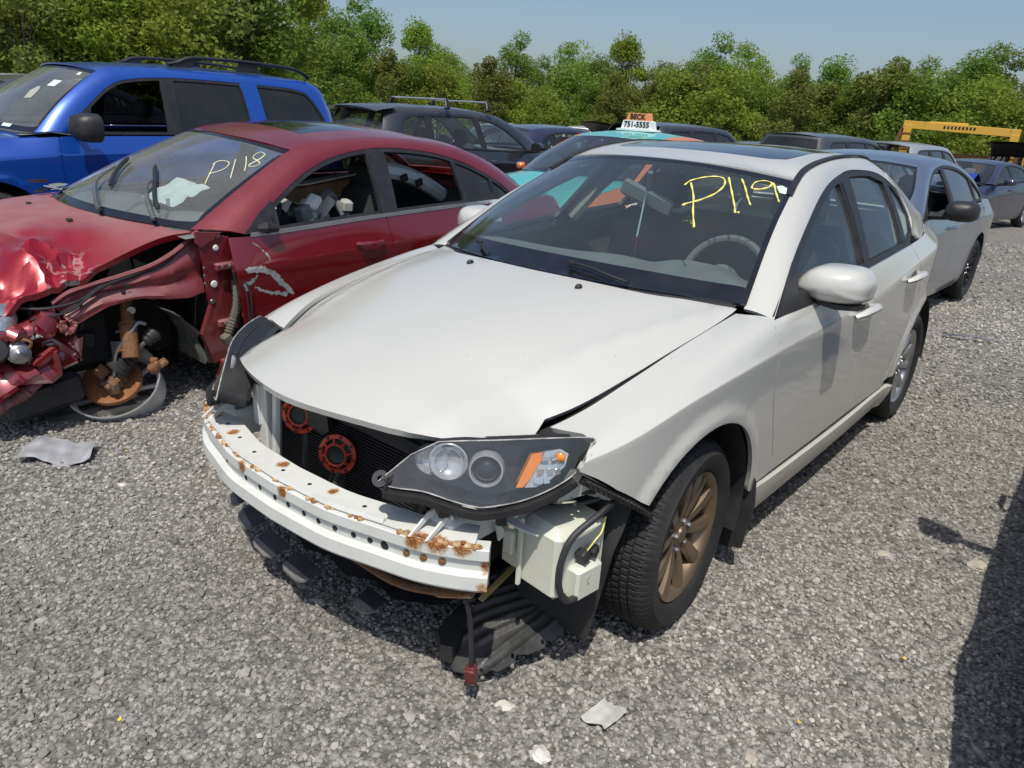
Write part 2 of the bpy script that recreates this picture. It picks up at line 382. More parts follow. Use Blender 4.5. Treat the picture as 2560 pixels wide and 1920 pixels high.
def rusty(name, base, rust=(.30, .12, .035), lo=.5, hi=.62, scale=14, rough=.6, metal=0.0, dark=(.10, .045, .02)):
    m, nt, b = nodes(name); n = noise(nt, scale, 8, .65, dist=.4); n2 = noise(nt, scale*5, 5, .6)
    rc = mixc(nt, ramp(nt, n2, .35, .65), dark, rust); f = ramp(nt, n, lo, hi)
    nt.links.new(mixc(nt, f, base, rc), b.inputs['Base Color']); nt.links.new(ramp(nt, f, 0, 1, rough, .9), b.inputs['Roughness'])
    if metal: nt.links.new(ramp(nt, f, 0, 1, metal, 0.0), b.inputs['Metallic'])
    bump(nt, b, mth(nt, 'MULTIPLY', f, n2), .6, .003); return m
M_white = paint('white_paint', (.59, .59, .55), 0, .26, dust=.22, low=.75, dustcol=(.45, .42, .36), lowtop=.62)  # strong low tone: dirt plus the gravel's dark reflection put into the colour
M_red = paint('red_metallic_paint', (.24, .003, .010), .35, .32, dust=.26, dustcol=(.32, .20, .20), low=.12, flake=.25)
M_redbare = paint('dull_red_primer_paint', (.22, .035, .045), .15, .5, dust=.55, dustcol=(.36, .30, .28), low=.4, coat=.25)
M_blue = paint('blue_metallic_paint', (.003, .085, .50), .35, .3, dust=.10, dustcol=(.28, .33, .38), low=.2, flake=.2)
M_black = paint('black_paint', (.012, .013, .016), 0, .3, dust=.35, dustcol=(.20, .20, .19), low=.5)
M_teal = paint('teal_paint', (.05, .50, .46), 0, .35, dust=.12, low=.3)
M_orange = paint('orange_paint', (.72, .20, .045), 0, .35, dust=.15, low=.3)
M_silver = paint('pale_blue_silver_paint', (.30, .36, .45), .85, .32, dust=.12, dustcol=(.38, .38, .37), low=.2, flake=.15)
M_navy = paint('navy_paint', (.007, .010, .050), .2, .3, dust=.15, low=.4)
M_roycl = paint('bright_blue_paint', (.01, .05, .42), .3, .3, dust=.08, low=.3)
M_dgrey = paint('dark_grey_paint', (.045, .048, .052), .4, .35, dust=.25, low=.4)
M_glass = glass('windscreen_glass', (.80, .87, .86), 1.0, .10, (.34, .39, .39))
M_dglass = glass('dust_hazed_windscreen', (.80, .86, .85), 1.0, .30, (.40, .42, .40))
M_sglass = glass('side_glass', (.74, .81, .78), .8, .06, (.40, .45, .44))
M_tint = glass('tinted_glass', (.07, .075, .085), 1.0, .06)
M_cglass = glass('clear_glass', (.80, .86, .84), 1.0, .07)
M_lens = glass('hazed_lamp_lens', (.94, .94, .92), 1.5, .06, (.46, .44, .40), .012, .20)  # haze, stronger on up-facing parts where it also paints a pale glint
M_frit = plain('black_glass_border', (.012, .013, .016), .13, 0, .3, coat=.5)
M_trim = plain('black_plastic_trim', (.022, .022, .024), .45, 0, .25, 14, .25, 300)
M_plast = plain('dusty_black_plastic', (.030, .030, .032), .55, 0, .5, 6, .3, 120)
M_dark = plain('dark_interior', (.016, .017, .018), .8, 0, .3)
M_int = plain('grey_interior_plastic', (.15, .165, .165), .75, 0, .15, 6, .3, 200)
M_beige = plain('pale_grey_trim_cloth', (.36, .37, .33), .8, 0, .1)
M_seat = plain('dark_grey_seat_cloth', (.035, .038, .040), .9, 0, .2, 20, .4, 400)
M_rubber = plain('tyre_rubber', (.020, .020, .021), .72, 0, .45, 8, .2, 200)
M_steel = plain('bare_steel', (.42, .42, .43), .35, .9, .2, 12)
M_chrome = plain('bright_chrome', (.78, .79, .81), .2, .75, .08)
M_alu = plain('silver_alloy', (.45, .46, .47), .32, .85, .15)
M_bronze = plain('bronze_alloy', (.20, .150, .098), .36, .6, .2, 7)
M_blackrim = plain('black_alloy', (.012, .012, .013), .3, .2, .2)
M_rust = rusty('rusted_iron', (.22, .115, .05), (.24, .10, .035), lo=.3, hi=.7)
M_ruststeel = rusty('rust_stained_steel', (.16, .12, .09), lo=.4, hi=.6, scale=22)
M_disc = rusty('rusted_brake_disc', (.26, .10, .03), (.32, .125, .035), .3, .7, 30)
M_beam = rusty('white_painted_beam', (.70, .72, .70), lo=.985, hi=1.0, rough=.45)
M_weld = rusty('rusted_weld', (.62, .50, .30), (.42, .17, .04), .36, .56, 45, .7)
M_whiteplast = plain('cream_white_plastic', (.68, .70, .60), .42, 0, .08, 5)
M_mark = plain('yellow_paint_marker', (.82, .74, .20), .5, 0, .1)
M_markpale = plain('pale_yellow_paint_marker', (.72, .70, .42), .5, 0, .1)
M_amber = plain('amber_plastic', (.95, .27, .02), .2, 0, .15, coat=.6)
M_hornred = plain('red_horn_plastic', (.52, .055, .022), .42, 0, .25, 12)
M_sticker = plain('pale_green_sticker', (.62, .80, .72), .5, 0, .05)
M_ltred = plain('red_lamp_lens', (.35, .012, .015), .15, 0, .2, coat=.7)
M_ltclear = plain('clear_lamp_unit', (.55, .57, .58), .18, .6, .3, 30, .4, 60)
# ---------------------------------------------------------------- ground: gently sloping gravel yard
def gz(x, y):
    x = np.asarray(x, float); y = np.asarray(y, float)
    a = np.clip(-x - 3.5, 0, 60); b = np.clip(-y - 1.5, 0, 40); c = np.clip(a, 0, 24)
    return -.0165*(c*c/(c + 2.0)) + .012*(b*b/(b + 1.5))*np.clip(1 + (x + 2)/6, 0, 1)*np.clip(1 - (b-8)/40, .3, 1)
m, nt, b = nodes('crushed_gravel'); o = coord(nt)
def vor(scale, feat='F1'):
    v = nt.nodes.new('ShaderNodeTexVoronoi'); v.feature = feat; v.inputs['Scale'].default_value = scale; nt.links.new(o, v.inputs['Vector']); return v
v1 = vor(38); v2 = vor(85); n1 = noise(nt, .55, 5, .6); n2 = noise(nt, 5, 5, .6)
sepc = nt.nodes.new('ShaderNodeSeparateColor'); nt.links.new(v1.outputs['Color'], sepc.inputs[0]); sepd = nt.nodes.new('ShaderNodeSeparateColor'); nt.links.new(v2.outputs['Color'], sepd.inputs[0])
g = mth(nt, 'ADD', mth(nt, 'MULTIPLY', sepc.outputs[0], .6), mth(nt, 'MULTIPLY', sepd.outputs[1], .4))
col = mixc(nt, g, (.12,.115,.105), (.42,.40,.36)); col = mixc(nt, ramp(nt, v1.outputs['Distance'], .28, .75, 0, .7), col, (.075,.071,.064))  # cell edges darker: shade between stones put into the colour
col = mixc(nt, ramp(nt, n1, .45, .75, 0, .35), col, (.28,.25,.20)); col = mixc(nt, ramp(nt, n2, .55, .8, 0, .5), col, (.075,.07,.062))
nt.links.new(col, b.inputs['Base Color']); b.inputs['Roughness'].default_value = .95
hgt = mth(nt, 'ADD', mth(nt, 'MULTIPLY', v1.outputs['Distance'], -1.0), mth(nt, 'MULTIPLY', v2.outputs['Distance'], -.5)); bump(nt, b, hgt, 1.0, .012)
M_gravel = m
ax_ = np.r_[-1500, -400, -120, np.linspace(-60, 12, 73), 40, 120, 400, 1500]; ay_ = np.r_[-1500, -400, -120, np.linspace(-60, 14, 75), 40, 120, 400, 1500]
GX, GY = np.meshgrid(ax_, ay_, indexing='ij'); GZ = gz(GX, GY); mb = MB(); mb.grid(list(zip(GX.ravel(), GY.ravel(), GZ.ravel())), len(ax_), len(ay_)); g_ = mb.build('ground', M_gravel); tag(g_, kind='structure')
# loose stones: instanced over the near ground
m, nt, b = nodes('stone'); oi = nt.nodes.new('ShaderNodeObjectInfo')
at = nt.nodes.new('ShaderNodeAttribute'); at.attribute_type = 'INSTANCER'; at.attribute_name = 'tone'
cr = nt.nodes.new('ShaderNodeValToRGB'); nt.links.new(at.outputs['Fac'], cr.inputs[0]); e = cr.color_ramp.elements
e[0].position = 0; e[0].color = (.14,.134,.122, 1); e[1].position = 1; e[1].color = (.60,.58,.52, 1)
for ps, cl in ((.25, (.24,.229,.208, 1)), (.55, (.345,.33,.30, 1)), (.80, (.43,.41,.37, 1)), (.93, (.52,.485,.42, 1))): q = e.new(ps); q.color = cl
sn_ = noise(nt, 30, 5, .6); nt.links.new(mixc(nt, ramp(nt, sn_, .3, .7, 0, .30), cr.outputs[0], (.14,.135,.125)), b.inputs['Base Color']); b.inputs['Roughness'].default_value = .9; M_stone = m
stones = []
for k in range(6):
    bm = bmesh.new(); bmesh.ops.create_icosphere(bm, subdivisions=1, radius=1); rs = np.random.default_rng(k + 3)
    sx, sy, sz = 1, rs.uniform(.65, .95), rs.uniform(.45, .7)
    for v in bm.verts: f = rs.uniform(.72, 1.18); v.co = Vector((v.co.x*sx*f, v.co.y*sy*f, v.co.z*sz*f))
    me = bpy.data.meshes.new('stone'); bm.to_mesh(me); bm.free(); me.materials.append(M_stone); stones.append(me)
sc_ = bpy.data.collections.new('stone_shapes')
for me in stones: ob = bpy.data.objects.new('stone_shape', me); sc_.objects.link(ob)
pts = []; C0 = np.array([2.0108, 1.6768]); F0 = np.array([math.cos(_yaw), math.sin(_yaw)]); R0 = np.array([math.sin(_yaw), -math.cos(_yaw)])
def strew(d0, d1, dens, r0, r1, seed, pw=1.0, tw=.88):
    rs = np.random.default_rng(seed); area = tw*.96*(d1*d1 - d0*d0)*1.06; n = int(area*dens); d = np.sqrt(rs.uniform(d0*d0, d1*d1, n)); t = rs.uniform(-tw, tw, n)
    xy = C0 + d[:, None]*F0 + (d*t)[:, None]*R0; r = r0 + (r1 - r0)*rs.uniform(0, 1, n)**pw
    z = gz(xy[:, 0], xy[:, 1]) + r*rs.uniform(-.10, .45, n); wv = np.sin(xy[:, 0]*1.1 + 1.3*np.sin(xy[:, 1]*1.7 + xy[:, 0]*.6)) * np.sin(xy[:, 1]*.9 - .7*xy[:, 0]); tone = np.clip(rs.beta(1.5, 1.75, n) + .16*wv - .02, 0, 1)
    # darker fines in worn patches
    return np.c_[xy, z], r, tone
parts_ = [strew(.55, 2.6, 6500, .0042, .0125, 1, 1.9, 1.08), strew(2.6, 4.4, 3000, .0065, .0145, 2, 1.7, .85), strew(4.4, 8.0, 900, .010, .020, 3, 1.5), strew(8.0, 14, 130, .014, .03, 4, 1.5), strew(.55, 5.0, 60, .013, .024, 5, 2.2, 1.05)]
PP = np.concatenate([a[0] for a in parts_]); RR = np.concatenate([a[1] for a in parts_]); TT = np.concatenate([a[2] for a in parts_]); n = len(PP); rs = np.random.default_rng(11)
me = bpy.data.meshes.new('gravel'); me.vertices.add(n); me.vertices.foreach_set('co', PP.astype(np.float32).ravel())
for nm, tp, vals in (('rad', 'FLOAT', RR), ('tone', 'FLOAT', TT)): a = me.attributes.new(nm, tp, 'POINT'); a.data.foreach_set('value', vals.astype(np.float32))
a = me.attributes.new('rotv', 'FLOAT_VECTOR', 'POINT'); a.data.foreach_set('vector', np.c_[rs.uniform(-.5, .5, n), rs.uniform(-.5, .5, n), rs.uniform(0, 6.28, n)].astype(np.float32).ravel())
gr = link(me, 'gravel', M_stone); tag(gr, 'grey crushed gravel covering the yard', 'gravel', kind='stuff')
ng = bpy.data.node_groups.new('strew_gravel', 'GeometryNodeTree'); ng.interface.new_socket('Geometry', in_out='INPUT', socket_type='NodeSocketGeometry'); ng.interface.new_socket('Geometry', in_out='OUTPUT', socket_type='NodeSocketGeometry')
gi_ = ng.nodes.new('NodeGroupInput'); go = ng.nodes.new('NodeGroupOutput'); m2p = ng.nodes.new('GeometryNodeMeshToPoints'); iop = ng.nodes.new('GeometryNodeInstanceOnPoints'); ci = ng.nodes.new('GeometryNodeCollectionInfo')
ci.inputs[0].default_value = sc_; ci.inputs['Separate Children'].default_value = True; ci.inputs['Reset Children'].default_value = True
def named(nm, tp): q = ng.nodes.new('GeometryNodeInputNamedAttribute'); q.data_type = tp; q.inputs[0].default_value = nm; return q.outputs[0]
ng.links.new(gi_.outputs[0], m2p.inputs[0]); ng.links.new(m2p.outputs[0], iop.inputs['Points']); ng.links.new(ci.outputs[0], iop.inputs['Instance']); iop.inputs['Pick Instance'].default_value = True
rv = ng.nodes.new('FunctionNodeRandomValue'); rv.data_type = 'INT'; rv.inputs[4].default_value = 0; rv.inputs[5].default_value = 5; ng.links.new(rv.outputs[2], iop.inputs['Instance Index'])
ng.links.new(named('rotv', 'FLOAT_VECTOR'), iop.inputs['Rotation']); ng.links.new(named('rad', 'FLOAT'), iop.inputs['Scale']); ng.links.new(iop.outputs[0], go.inputs[0])
gr.modifiers.new('strew', 'NODES').node_group = ng
# ---------------------------------------------------------------- wheels
def tyre_mesh(R, W, rr, seg=96, tread=True):
    h = W/2; side = [(rr-.004, h-.022), (rr+.006, h-.008), (rr+.025, h+.002), ((rr+R)/2+.01, h+.006), (R-.035, h+.001), (R-.016, h-.010), (R-.006, h-.022)]
    tr = [(R-.001, h-.034)]
    n = 5; hw = h - .034
    if tread:
        for i in range(n):
            a = hw - 2*hw*i/n; b = hw - 2*hw*(i+1)/n; g = .0035
            tr += [(R, a-g if i else a), (R, b+g if i < n-1 else b)]
            if i < n-1: tr += [(R-.008, b+g*.6), (R-.008, b-g*.6)]
    else: tr += [(R, hw*.5), (R, -hw*.5)]
    prof = side + tr + [(r, -z) for r, z in reversed(side)]
    if tread: seg = 420
    mb = MB(); V = []; m = len(prof)
    for k in range(seg):
        w = 2*math.pi*k/seg; c, s = math.cos(w), math.sin(w)
        for j, (r, z) in enumerate(prof):
            rr_ = r
            if tread:
                row = (j - len(side) - 1)//4
                if r > R-.004 and abs(z) <= hw+.001 and (k + row*2 + (1 if z < 0 else 0)) % 5 == 0: rr_ = r - .006
                elif R-.018 < r < R-.003 and (k % 5 == 0): rr_ = r - .004
            V.append((rr_*c, z, rr_*s))
    F = [(k*m+j, k*m+j+1, ((k+1) % seg)*m+j+1, ((k+1) % seg)*m+j) for k in range(seg) for j in range(m-1)]
    return V, F
def wheel(car, x, y, R, W, rr, mat, n=10, steer=0.0, tread=False, twist=0.0, side=1, style=0, z=None, hub=True, lug=5):
    """rim (the part) with tyre, nuts and cap as its pieces; local +y is outwards"""
    rot = steer + (0 if side > 0 else math.pi); h = W/2; mb = MB(); A = Matrix.Rotation(-math.pi/2, 4, 'X')   # lathe z -> +y
    L = [(rr-.004, -h+.02), (rr-.012, -h+.03), (rr-.035, -h+.05), (rr-.035, h-.07), (rr-.026, h-.035), (rr-.017, h-.018), (rr-.006, h-.012), (rr-.002, h-.018), (rr-.003, h-.03)]
    mb.lathe(L, A, 64)
    ro = rr - .016; zo = h - .022; zh = h - .045 if style != 2 else h - .03
    for i in range(n):
        a = 2*math.pi*i/n + twist
        if style == 1: a += (.10 if i % 2 else -.10)
        ca, sa = math.cos(a), math.sin(a); V = []
        for t in np.linspace(0, 1, 6):
            r = .045 + (ro - .045)*t; w = (.0125 + .0105*t) * (1.7 if n <= 6 else 1.0)*(1.0 if n <= 10 else .8); yy = zh + (zo - zh)*t**1.6 + .010*math.sin(math.pi*t); dp = .026 - .008*t
            for (q, d) in ((-w*1.25, -dp), (-w, -.004), (-w*.5, 0), (w*.5, 0), (w, -.004), (w*1.25, -dp)):
                V.append((r*ca - q*sa, yy + d, r*sa + q*ca))
        F = [(k*6+j, k*6+j+1, (k+1)*6+j+1, (k+1)*6+j) for k in range(5) for j in range(5)]
        mb.add(V, F)
    mb.lathe([(0, zh+.012), (.028, zh+.011), (.031, zh+.004), (.040, zh+.002), (.066, zh-.004), (.075, zh-.03), (.075, zh-.06)], A, 32)
    o = mb.build('wheel', mat, car, auto=35); o.location = (x, y, R if z is None else z); o.rotation_euler = (0, 0, rot)
    V, F = tyre_mesh(R, W, rr, 72, tread); meshobj('tyre', V, F, M_rubber, o, True, 30)
    d = MB(); d.lathe([(.0, -.03), (.14, -.03), (.14, -.012), (0, -.012)], A, 40); d.build('brake_disc', M_ruststeel, o)
    d = MB(); d.lathe([(0, -h+.05), (rr-.04, -h+.05)], A, 24); d.build('backing_plate', M_dark, o)
    if hub:
        c = MB(); c.lathe([(0, zh+.0135), (.021, zh+.0135), (.024, zh+.011)], A, 24)
        for q in np.linspace(-1, 1, 3): c.box((0, zh+.014, q*.008), (.022-.006*abs(q), .002, .003))
        c.build('centre_cap', mat, o)
        for i in range(lug):
            a = 2*math.pi*i/lug + .3; l = MB(); l.lathe([(0, zh+.016), (.007, zh+.015), (.0095, zh+.009), (.0095, zh-.01)], Matrix.Translation((.05*math.cos(a), 0, .05*math.sin(a))) @ A, 6); l.build('lug_nut', M_steel, o, False)
    return o
# ---------------------------------------------------------------- white hatchback: master surfaces
W_SK = Skirt([(.97,0),(.95,.2),(.88,.44),(.79,.6),(.66,.725),(.45,.815),(.2,.853),(-.1,.868),(-.5,.873),(-1.3,.88),(-2.0,.878),(-2.35,.873),(-2.6,.856),(-2.8,.818),(-3.0,.768),(-3.2,.695),(-3.33,.59),(-3.40,.43),(-3.43,.2),(-3.44,0)],
    [(.17, .075), (.30, .028), (.56, .010),
     ([(-3.4,1.04),(-2.41,.995),(-1.45,.896),(-.86,.872),(-.37,.862),(.1,.835),(.6,.735)], [(-3.4,.0),(-.3,0),(.1,.004),(.6,.01)]),
     ([(-3.4,1.11),(-2.1,1.06),(-1.3,1.02),(-.42,.955),(0,.893),(.3,.832),(.6,.755)], [(-3.4,.09),(-3.0,.10),(-2.6,.075),(-2.1,.055),(-.42,.052),(0,.06),(.6,.07)]),
     ([(-3.4,1.12),(-2.1,1.07),(-1.3,1.03),(-.42,.968),(0,.915),(.3,.852),(.6,.765)], [(-3.4,.09),(-.8,.1),(-.4,.165),(0,.165),(.3,.165),(.6,.175)])],
    crease=(3,), arches=((0.02,.325,.385),(-2.62,.325,.385)))
def W_G(x, z):
    x = np.asarray(x, float); z = np.asarray(z, float)
    b = W_SK.edge(4, x); h = z - b[:, 2]; y = b[:, 1] - .56*h - .32*np.abs(h)*h
    return np.stack([x, y, z], 1)
W_HOOD = Cap([tuple(p) for p in W_SK.edge(5, np.linspace(-.5, .62, 24))] + [(.7,.55,.745),(.8,.47,.74),(.95,.40,.735)],
    [(-.5,1.055),(-.25,1.028),(-.08,1.008),(.2,.965),(.5,.905),(.75,.842),(.92,.785)], 2.6)
W_INNER = [(-.425,.716,.987),(-.75,.64,1.19),(-1.12,.565,1.365),(-1.25,.548,1.405),(-1.45,.54,1.435),(-1.7,.535,1.453),(-2.05,.525,1.452),(-2.4,.475,1.42),(-2.75,.45,1.372)]
W_ROOF = Cap(W_INNER[2:9], [(-1.0,1.41),(-1.3,1.452),(-1.7,1.478),(-2.1,1.475),(-2.5,1.445),(-2.85,1.40)], 2.2)
W_WS = Screen(W_INNER[:3], (.26,.03), (.125,.048))
# ---------------------------------------------------------------- the white hatchback without its front bumper
car = empty('hatchback'); tag(car, 'white five door hatchback with front bumper missing and rusty beam showing, marked P119', 'car')
K = W_SK; SPV = (.024, .085)
gapl = [K.xv(x, 5) for x in np.linspace(.585, -.37, 30)]
doorF = [K.sv(x, z) for x, z in line([(-.40,.935),(-.39,.90),(-.387,.862)], 4)] + [K.sv(x, z) for x, z in line([(-.39,.85),(-.402,.758),(-.45,.63),(-.52,.50),(-.555,.425),(-.562,.355)], 5)]
doorB = [K.sv(x, z) for x, z in line([(-1.385,.985),(-1.40,.933),(-1.419,.892),(-1.454,.738),(-1.47,.58),(-1.469,.423),(-1.462,.352)], 5)]
doorC = [K.sv(x, z) for x, z in line([(-2.14,1.03),(-2.205,.939),(-2.30,.85),(-2.335,.77),(-2.325,.68),(-2.27,.60),(-2.18,.50),(-2.10,.40),(-2.06,.335)], 5)]
archF = [K.sv(*q) for q in arc(.03, .33, .383, 175, 36.5)]
archR = [K.sv(*q) for q in arc(-2.62, .33, .383, 162, 14)]
fend = gapl + [K.sv(-.42,.962, 4, 5), K.sv(-.43,.953, 3, 4.2)] + doorF + [K.sv(-.36,.352)] + archF + [K.sv(*q) for q in ((.37,.577),(.462,.637),(.53,.685))] + [K.sv(*q) for q in ((.583,.715),(.572,.735),(.552,.755))] + [K.sv(.525,.772, 3, 4.2), (K.xv(.53, 4.25)), (K.xv(.565, 4.7))]
dfr = doorF[::-1] + [K.xv(-.425, 4)] + [K.xv(x, 4) for x in np.linspace(-.5, -1.36, 12)] + doorB
drr = doorB[::-1] + [K.xv(x, 4) for x in np.linspace(-1.40, -2.10, 10)] + doorC
quar = doorC[::-1] + [K.xv(x, 4) for x in np.linspace(-2.16, -3.30, 16)] + [K.sv(-3.28,.50), K.sv(-3.0,.47)] + archR + [K.sv(-2.21,.36), K.sv(-2.08,.36)]
sill = [K.xv(x, .05) for x in np.linspace(-.40, -2.27, 16)] + [K.sv(-2.26,.25), K.sv(-2.235,.31)] + [K.sv(x, z) for x, z in line([(-2.12,.315),(-1.95,.325),(-1.4,.322),(-.62,.335),(-.45,.345),(-.385,.34)], 5)]
rend = [(float(K.s_of_x(-3.29)), .4), (K.L, .4), (K.L, 4), (float(K.s_of_x(-3.31)), 4)]
inner = W_INNER
pairs = [((-.415,.714,.974),(-.42,.820,.953)),((-.75,.64,1.19),(-.718,.743,1.116)),((-1.0,.588,1.31),(-1.0,.68,1.232)),((-1.12,.565,1.365),(-1.2,.638,1.303)),((-1.25,.548,1.405),(-1.36,.612,1.35)),((-1.45,.54,1.435),(-1.546,.592,1.383)),
    ((-1.7,.535,1.453),(-1.722,.585,1.401)),((-2.05,.525,1.452),(-2.038,.602,1.389)),((-2.4,.475,1.42),(-2.201,.64,1.343)),((-2.75,.45,1.372),(-2.286,.688,1.28)),((-2.97,.455,1.325),(-2.299,.752,1.184)),((-3.08,.49,1.27),(-2.268,.785,1.118))] + [((a, b, c), tuple(W_SK.edge(4, [x])[0])) for (a, b, c), x in (((-3.16,.53,1.21),-2.36), ((-3.24,.565,1.15),-2.85), ((-3.30,.59,1.10),-3.25))]
W_BAND = Band(pairs, .08)
dlo = [(-.43,.966),(-.718,1.116),(-1.0,1.232),(-1.2,1.303),(-1.36,1.35),(-1.546,1.383),(-1.722,1.401),(-2.038,1.389),(-2.201,1.343),(-2.286,1.28),(-2.299,1.184),(-2.229,1.107),(-2.12,1.078)]
dlo = [tuple(q) for q in spline(dlo, 5)] + [(-1.7,1.05),(-1.3,1.026),(-.8,.985)]
gfront = [(-.70,1.035),(-.735,1.09),(-.80,1.125),(-1.0,1.207),(-1.222,1.287),(-1.441,1.345),(-1.575,1.369),(-1.418,1.206),(-1.275,1.042),(-1.0,1.05)]
gfront = [(-.655,1.02),(-.735,1.097),(-1.0,1.206),(-1.222,1.285),(-1.40,1.336),(-1.50,1.352),(-1.44,1.20),(-1.36,1.045),(-1.0,1.012),(-.75,.992)]
grear = [(-1.66,1.374),(-1.80,1.378),(-1.952,1.374),(-2.10,1.345),(-2.075,1.222),(-2.0,1.079),(-1.75,1.062),(-1.47,1.048),(-1.555,1.198)]
gquar = [(-2.165,1.330),(-2.205,1.318),(-2.262,1.262),(-2.272,1.19),(-2.215,1.118),(-2.13,1.092),(-2.08,1.09),(-2.115,1.17),(-2.14,1.243)]
for mir in (False, True):
    sd = -1 if mir else 1
    pf = patch('fender', K.P, fend, M_white, car, sp=SPV, mirror=mir, th=.018)
    fd = patch('front_door', K.P, dfr, M_white, car, sp=SPV, mirror=mir)
    rd = patch('rear_door', K.P, drr, M_white, car, sp=SPV, mirror=mir)
    patch('quarter_panel', K.P, quar, M_white, car, sp=SPV, mirror=mir)
    patch('side_skirt', K.P, sill, M_white, car, sp=SPV, mirror=mir, offs=.012, th=.05)
    patch('roof_pillar_frame', W_BAND.P, [(t, 0) for t in np.linspace(0, 1, 60)] + [(t, 1) for t in np.linspace(1, 0, 60)], M_white, car, sp=(.012, .2), mirror=mir, inset=0)
    fr = patch('window_frame', W_G, dlo, M_trim, car, holes=(gfront, grear, gquar), mirror=mir, offs=-.003, th=.02, inset=0)
    patch('front_window', W_G, gfront, M_sglass, car, mirror=mir, offs=-.014, th=0, inset=-.008)
    patch('rear_window', W_G, grear, M_sglass, car, mirror=mir, offs=-.014, th=0, inset=-.008)
    patch('quarter_window', W_G, gquar, M_sglass, car, mirror=mir, offs=-.010, th=0, inset=-.008)
    patch('belt_moulding', W_G, [(x, 1.0) for x in ()] or [(-.72,.966),(-1.30,1.018),(-2.10,1.062),(-2.11,1.084),(-1.30,1.042),(-.74,.994)], M_trim, car, mirror=mir, offs=.006, th=.012, inset=0)
    patch('b_pillar_cover', W_G, [(-1.53,1.353),(-1.625,1.366),(-1.545,1.20),(-1.44,1.045),(-1.375,1.04),(-1.46,1.20)], M_trim, car, mirror=mir, offs=.002, th=.01, inset=0)
    patch('door_inner_trim', K.P, [K.xv(-.5, .8), K.xv(-2.1, .8), K.xv(-2.1, 4), K.xv(-.5, 4)], M_int, car, sp=(.1, .4), mirror=mir, offs=-.06, th=0)
    patch('rear_corner', K.P, rend, M_white, car, sp=(.06, .3), mirror=mir)
    # inner pillar trims
    mb = MB(); mb.tube([(x, sd*(W_G([x], [z])[0][1] - .055), z) for x, z in ((-1.46,1.03),(-1.55,1.2),(-1.66,1.37))], .035, 6); mb.build('b_pillar_trim', M_beige, car)
    mb = MB(); mb.tube([(x, sd*(W_G([x], [z])[0][1] - .045), z) for x, z in ((-.55,.98),(-.8,1.11),(-1.1,1.24),(-1.35,1.33))], .022, 6); mb.build('a_pillar_trim', M_beige, car)
    mb = MB(); mb.tube([(x, sd*(W_G([x], [z])[0][1] - .06), z) for x, z in ((-2.20,1.05),(-2.30,1.2),(-2.28,1.36))], .04, 6); mb.build('c_pillar_trim', M_beige, car)
    # roof drip strip
    mb = MB(); q = spline([p_[0] for p_ in pairs[2:10]], 6); mb.sweep([(-.013, 0), (.013, 0), (.013, .007), (-.013, .007)], [(a, sd*(b-.002), c+.002) for a, b, c in q]); mb.build('roof_strip', M_trim, car)
    # door handles
    for hx, hz in ((-1.285, .868), (-2.08, .915)):
        pv = [K.P(*[np.array([w]) for w in K.sv(hx + dx, hz + dz)])[0] for dx, dz in ((.115, -.012), (.095, 0), (.03, .006), (-.04, .008), (-.095, .006), (-.115, 0))]
        off = (.004, .026, .034, .036, .030, .004)
        mb = MB(); mb.tube([(q[0], sd*(q[1] + o_), q[2]) for q, o_ in zip(pv, off)], [.014, .019, .021, .021, .021, .016], 10, flat=.8); h = mb.build('door_handle', M_white, fd if hx > -1.5 else rd)
        cs = []
        for a in np.linspace(0, 2*math.pi, 14, endpoint=False): cs.append(K.sv(hx - .01 + .055*math.cos(a), hz - .004 + .034*math.sin(a)))
        patch('handle_cup', K.P, cs, M_int, fd if hx > -1.5 else rd, sp=SPV, mirror=mir, offs=.0015, th=0, inset=0)
    # door mirror
    out = [(.752,1.01),(.772,1.064),(.819,1.098),(.894,1.106),(.963,1.098),(.996,1.056),(.997,1.017),(.985,.986),(.906,.974),(.818,.98)]
    oc = spline(out, 5, True); cen = np.array([.885, 1.038]); V = []; n = len(oc); prof = [(1, -.045), (1.0, 0), (.985, .035), (.93, .065), (.8, .09), (.55, .108), (.25, .116), (0.02, .118)]
    for (k, dx) in prof:
        for q in oc:
            w = cen + (q - cen)*k; lean = .35*(w[0] - .885); V.append((-.835 + dx - lean*.5, sd*w[0], w[1]))
    F = [(i*n+j, i*n+(j+1) % n, (i+1)*n+(j+1) % n, (i+1)*n+j) for i in range(len(prof)-1) for j in range(n)] + [tuple((len(prof)-1)*n+j for j in range(n))]
    mh = meshobj('mirror_housing', V, F, M_white, car)
    V2 = [(v[0] - .004, sd*(.885 + (abs(v[1]) - .885)*.97), v[2]) for v in V[:n]]; meshobj('mirror_glass', V2, [tuple(range(n))], M_chrome, mh, False)
    mb = MB(); lo = [(.775, .998), (.82, .976), (.906, .966), (.985, .976), (.99, .992), (.9, .985), (.82, .992)]
    mb.prism([(a, b) for a, b in lo], 0, .075, Matrix(((0, 0, 1, -.85), (sd, 0, 0, 0), (0, 1, 0, -.012), (0, 0, 0, 1))))
    mb.tube([(-.70, sd*.795, .985), (-.77, sd*.80, .99), (-.80, sd*.86, .985), (-.82, sd*.95, .975)], [.03, .032, .026, .014], 8); mb.build('mirror_arm', M_trim, mh)
    patch('mirror_base', W_G, [(-.44,.960),(-.60,1.055),(-.70,1.108),(-.735,1.098),(-.66,1.02),(-.76,.992),(-.78,.968),(-.60,.962)], M_trim, car, mirror=mir, offs=.005, th=.02, inset=0)
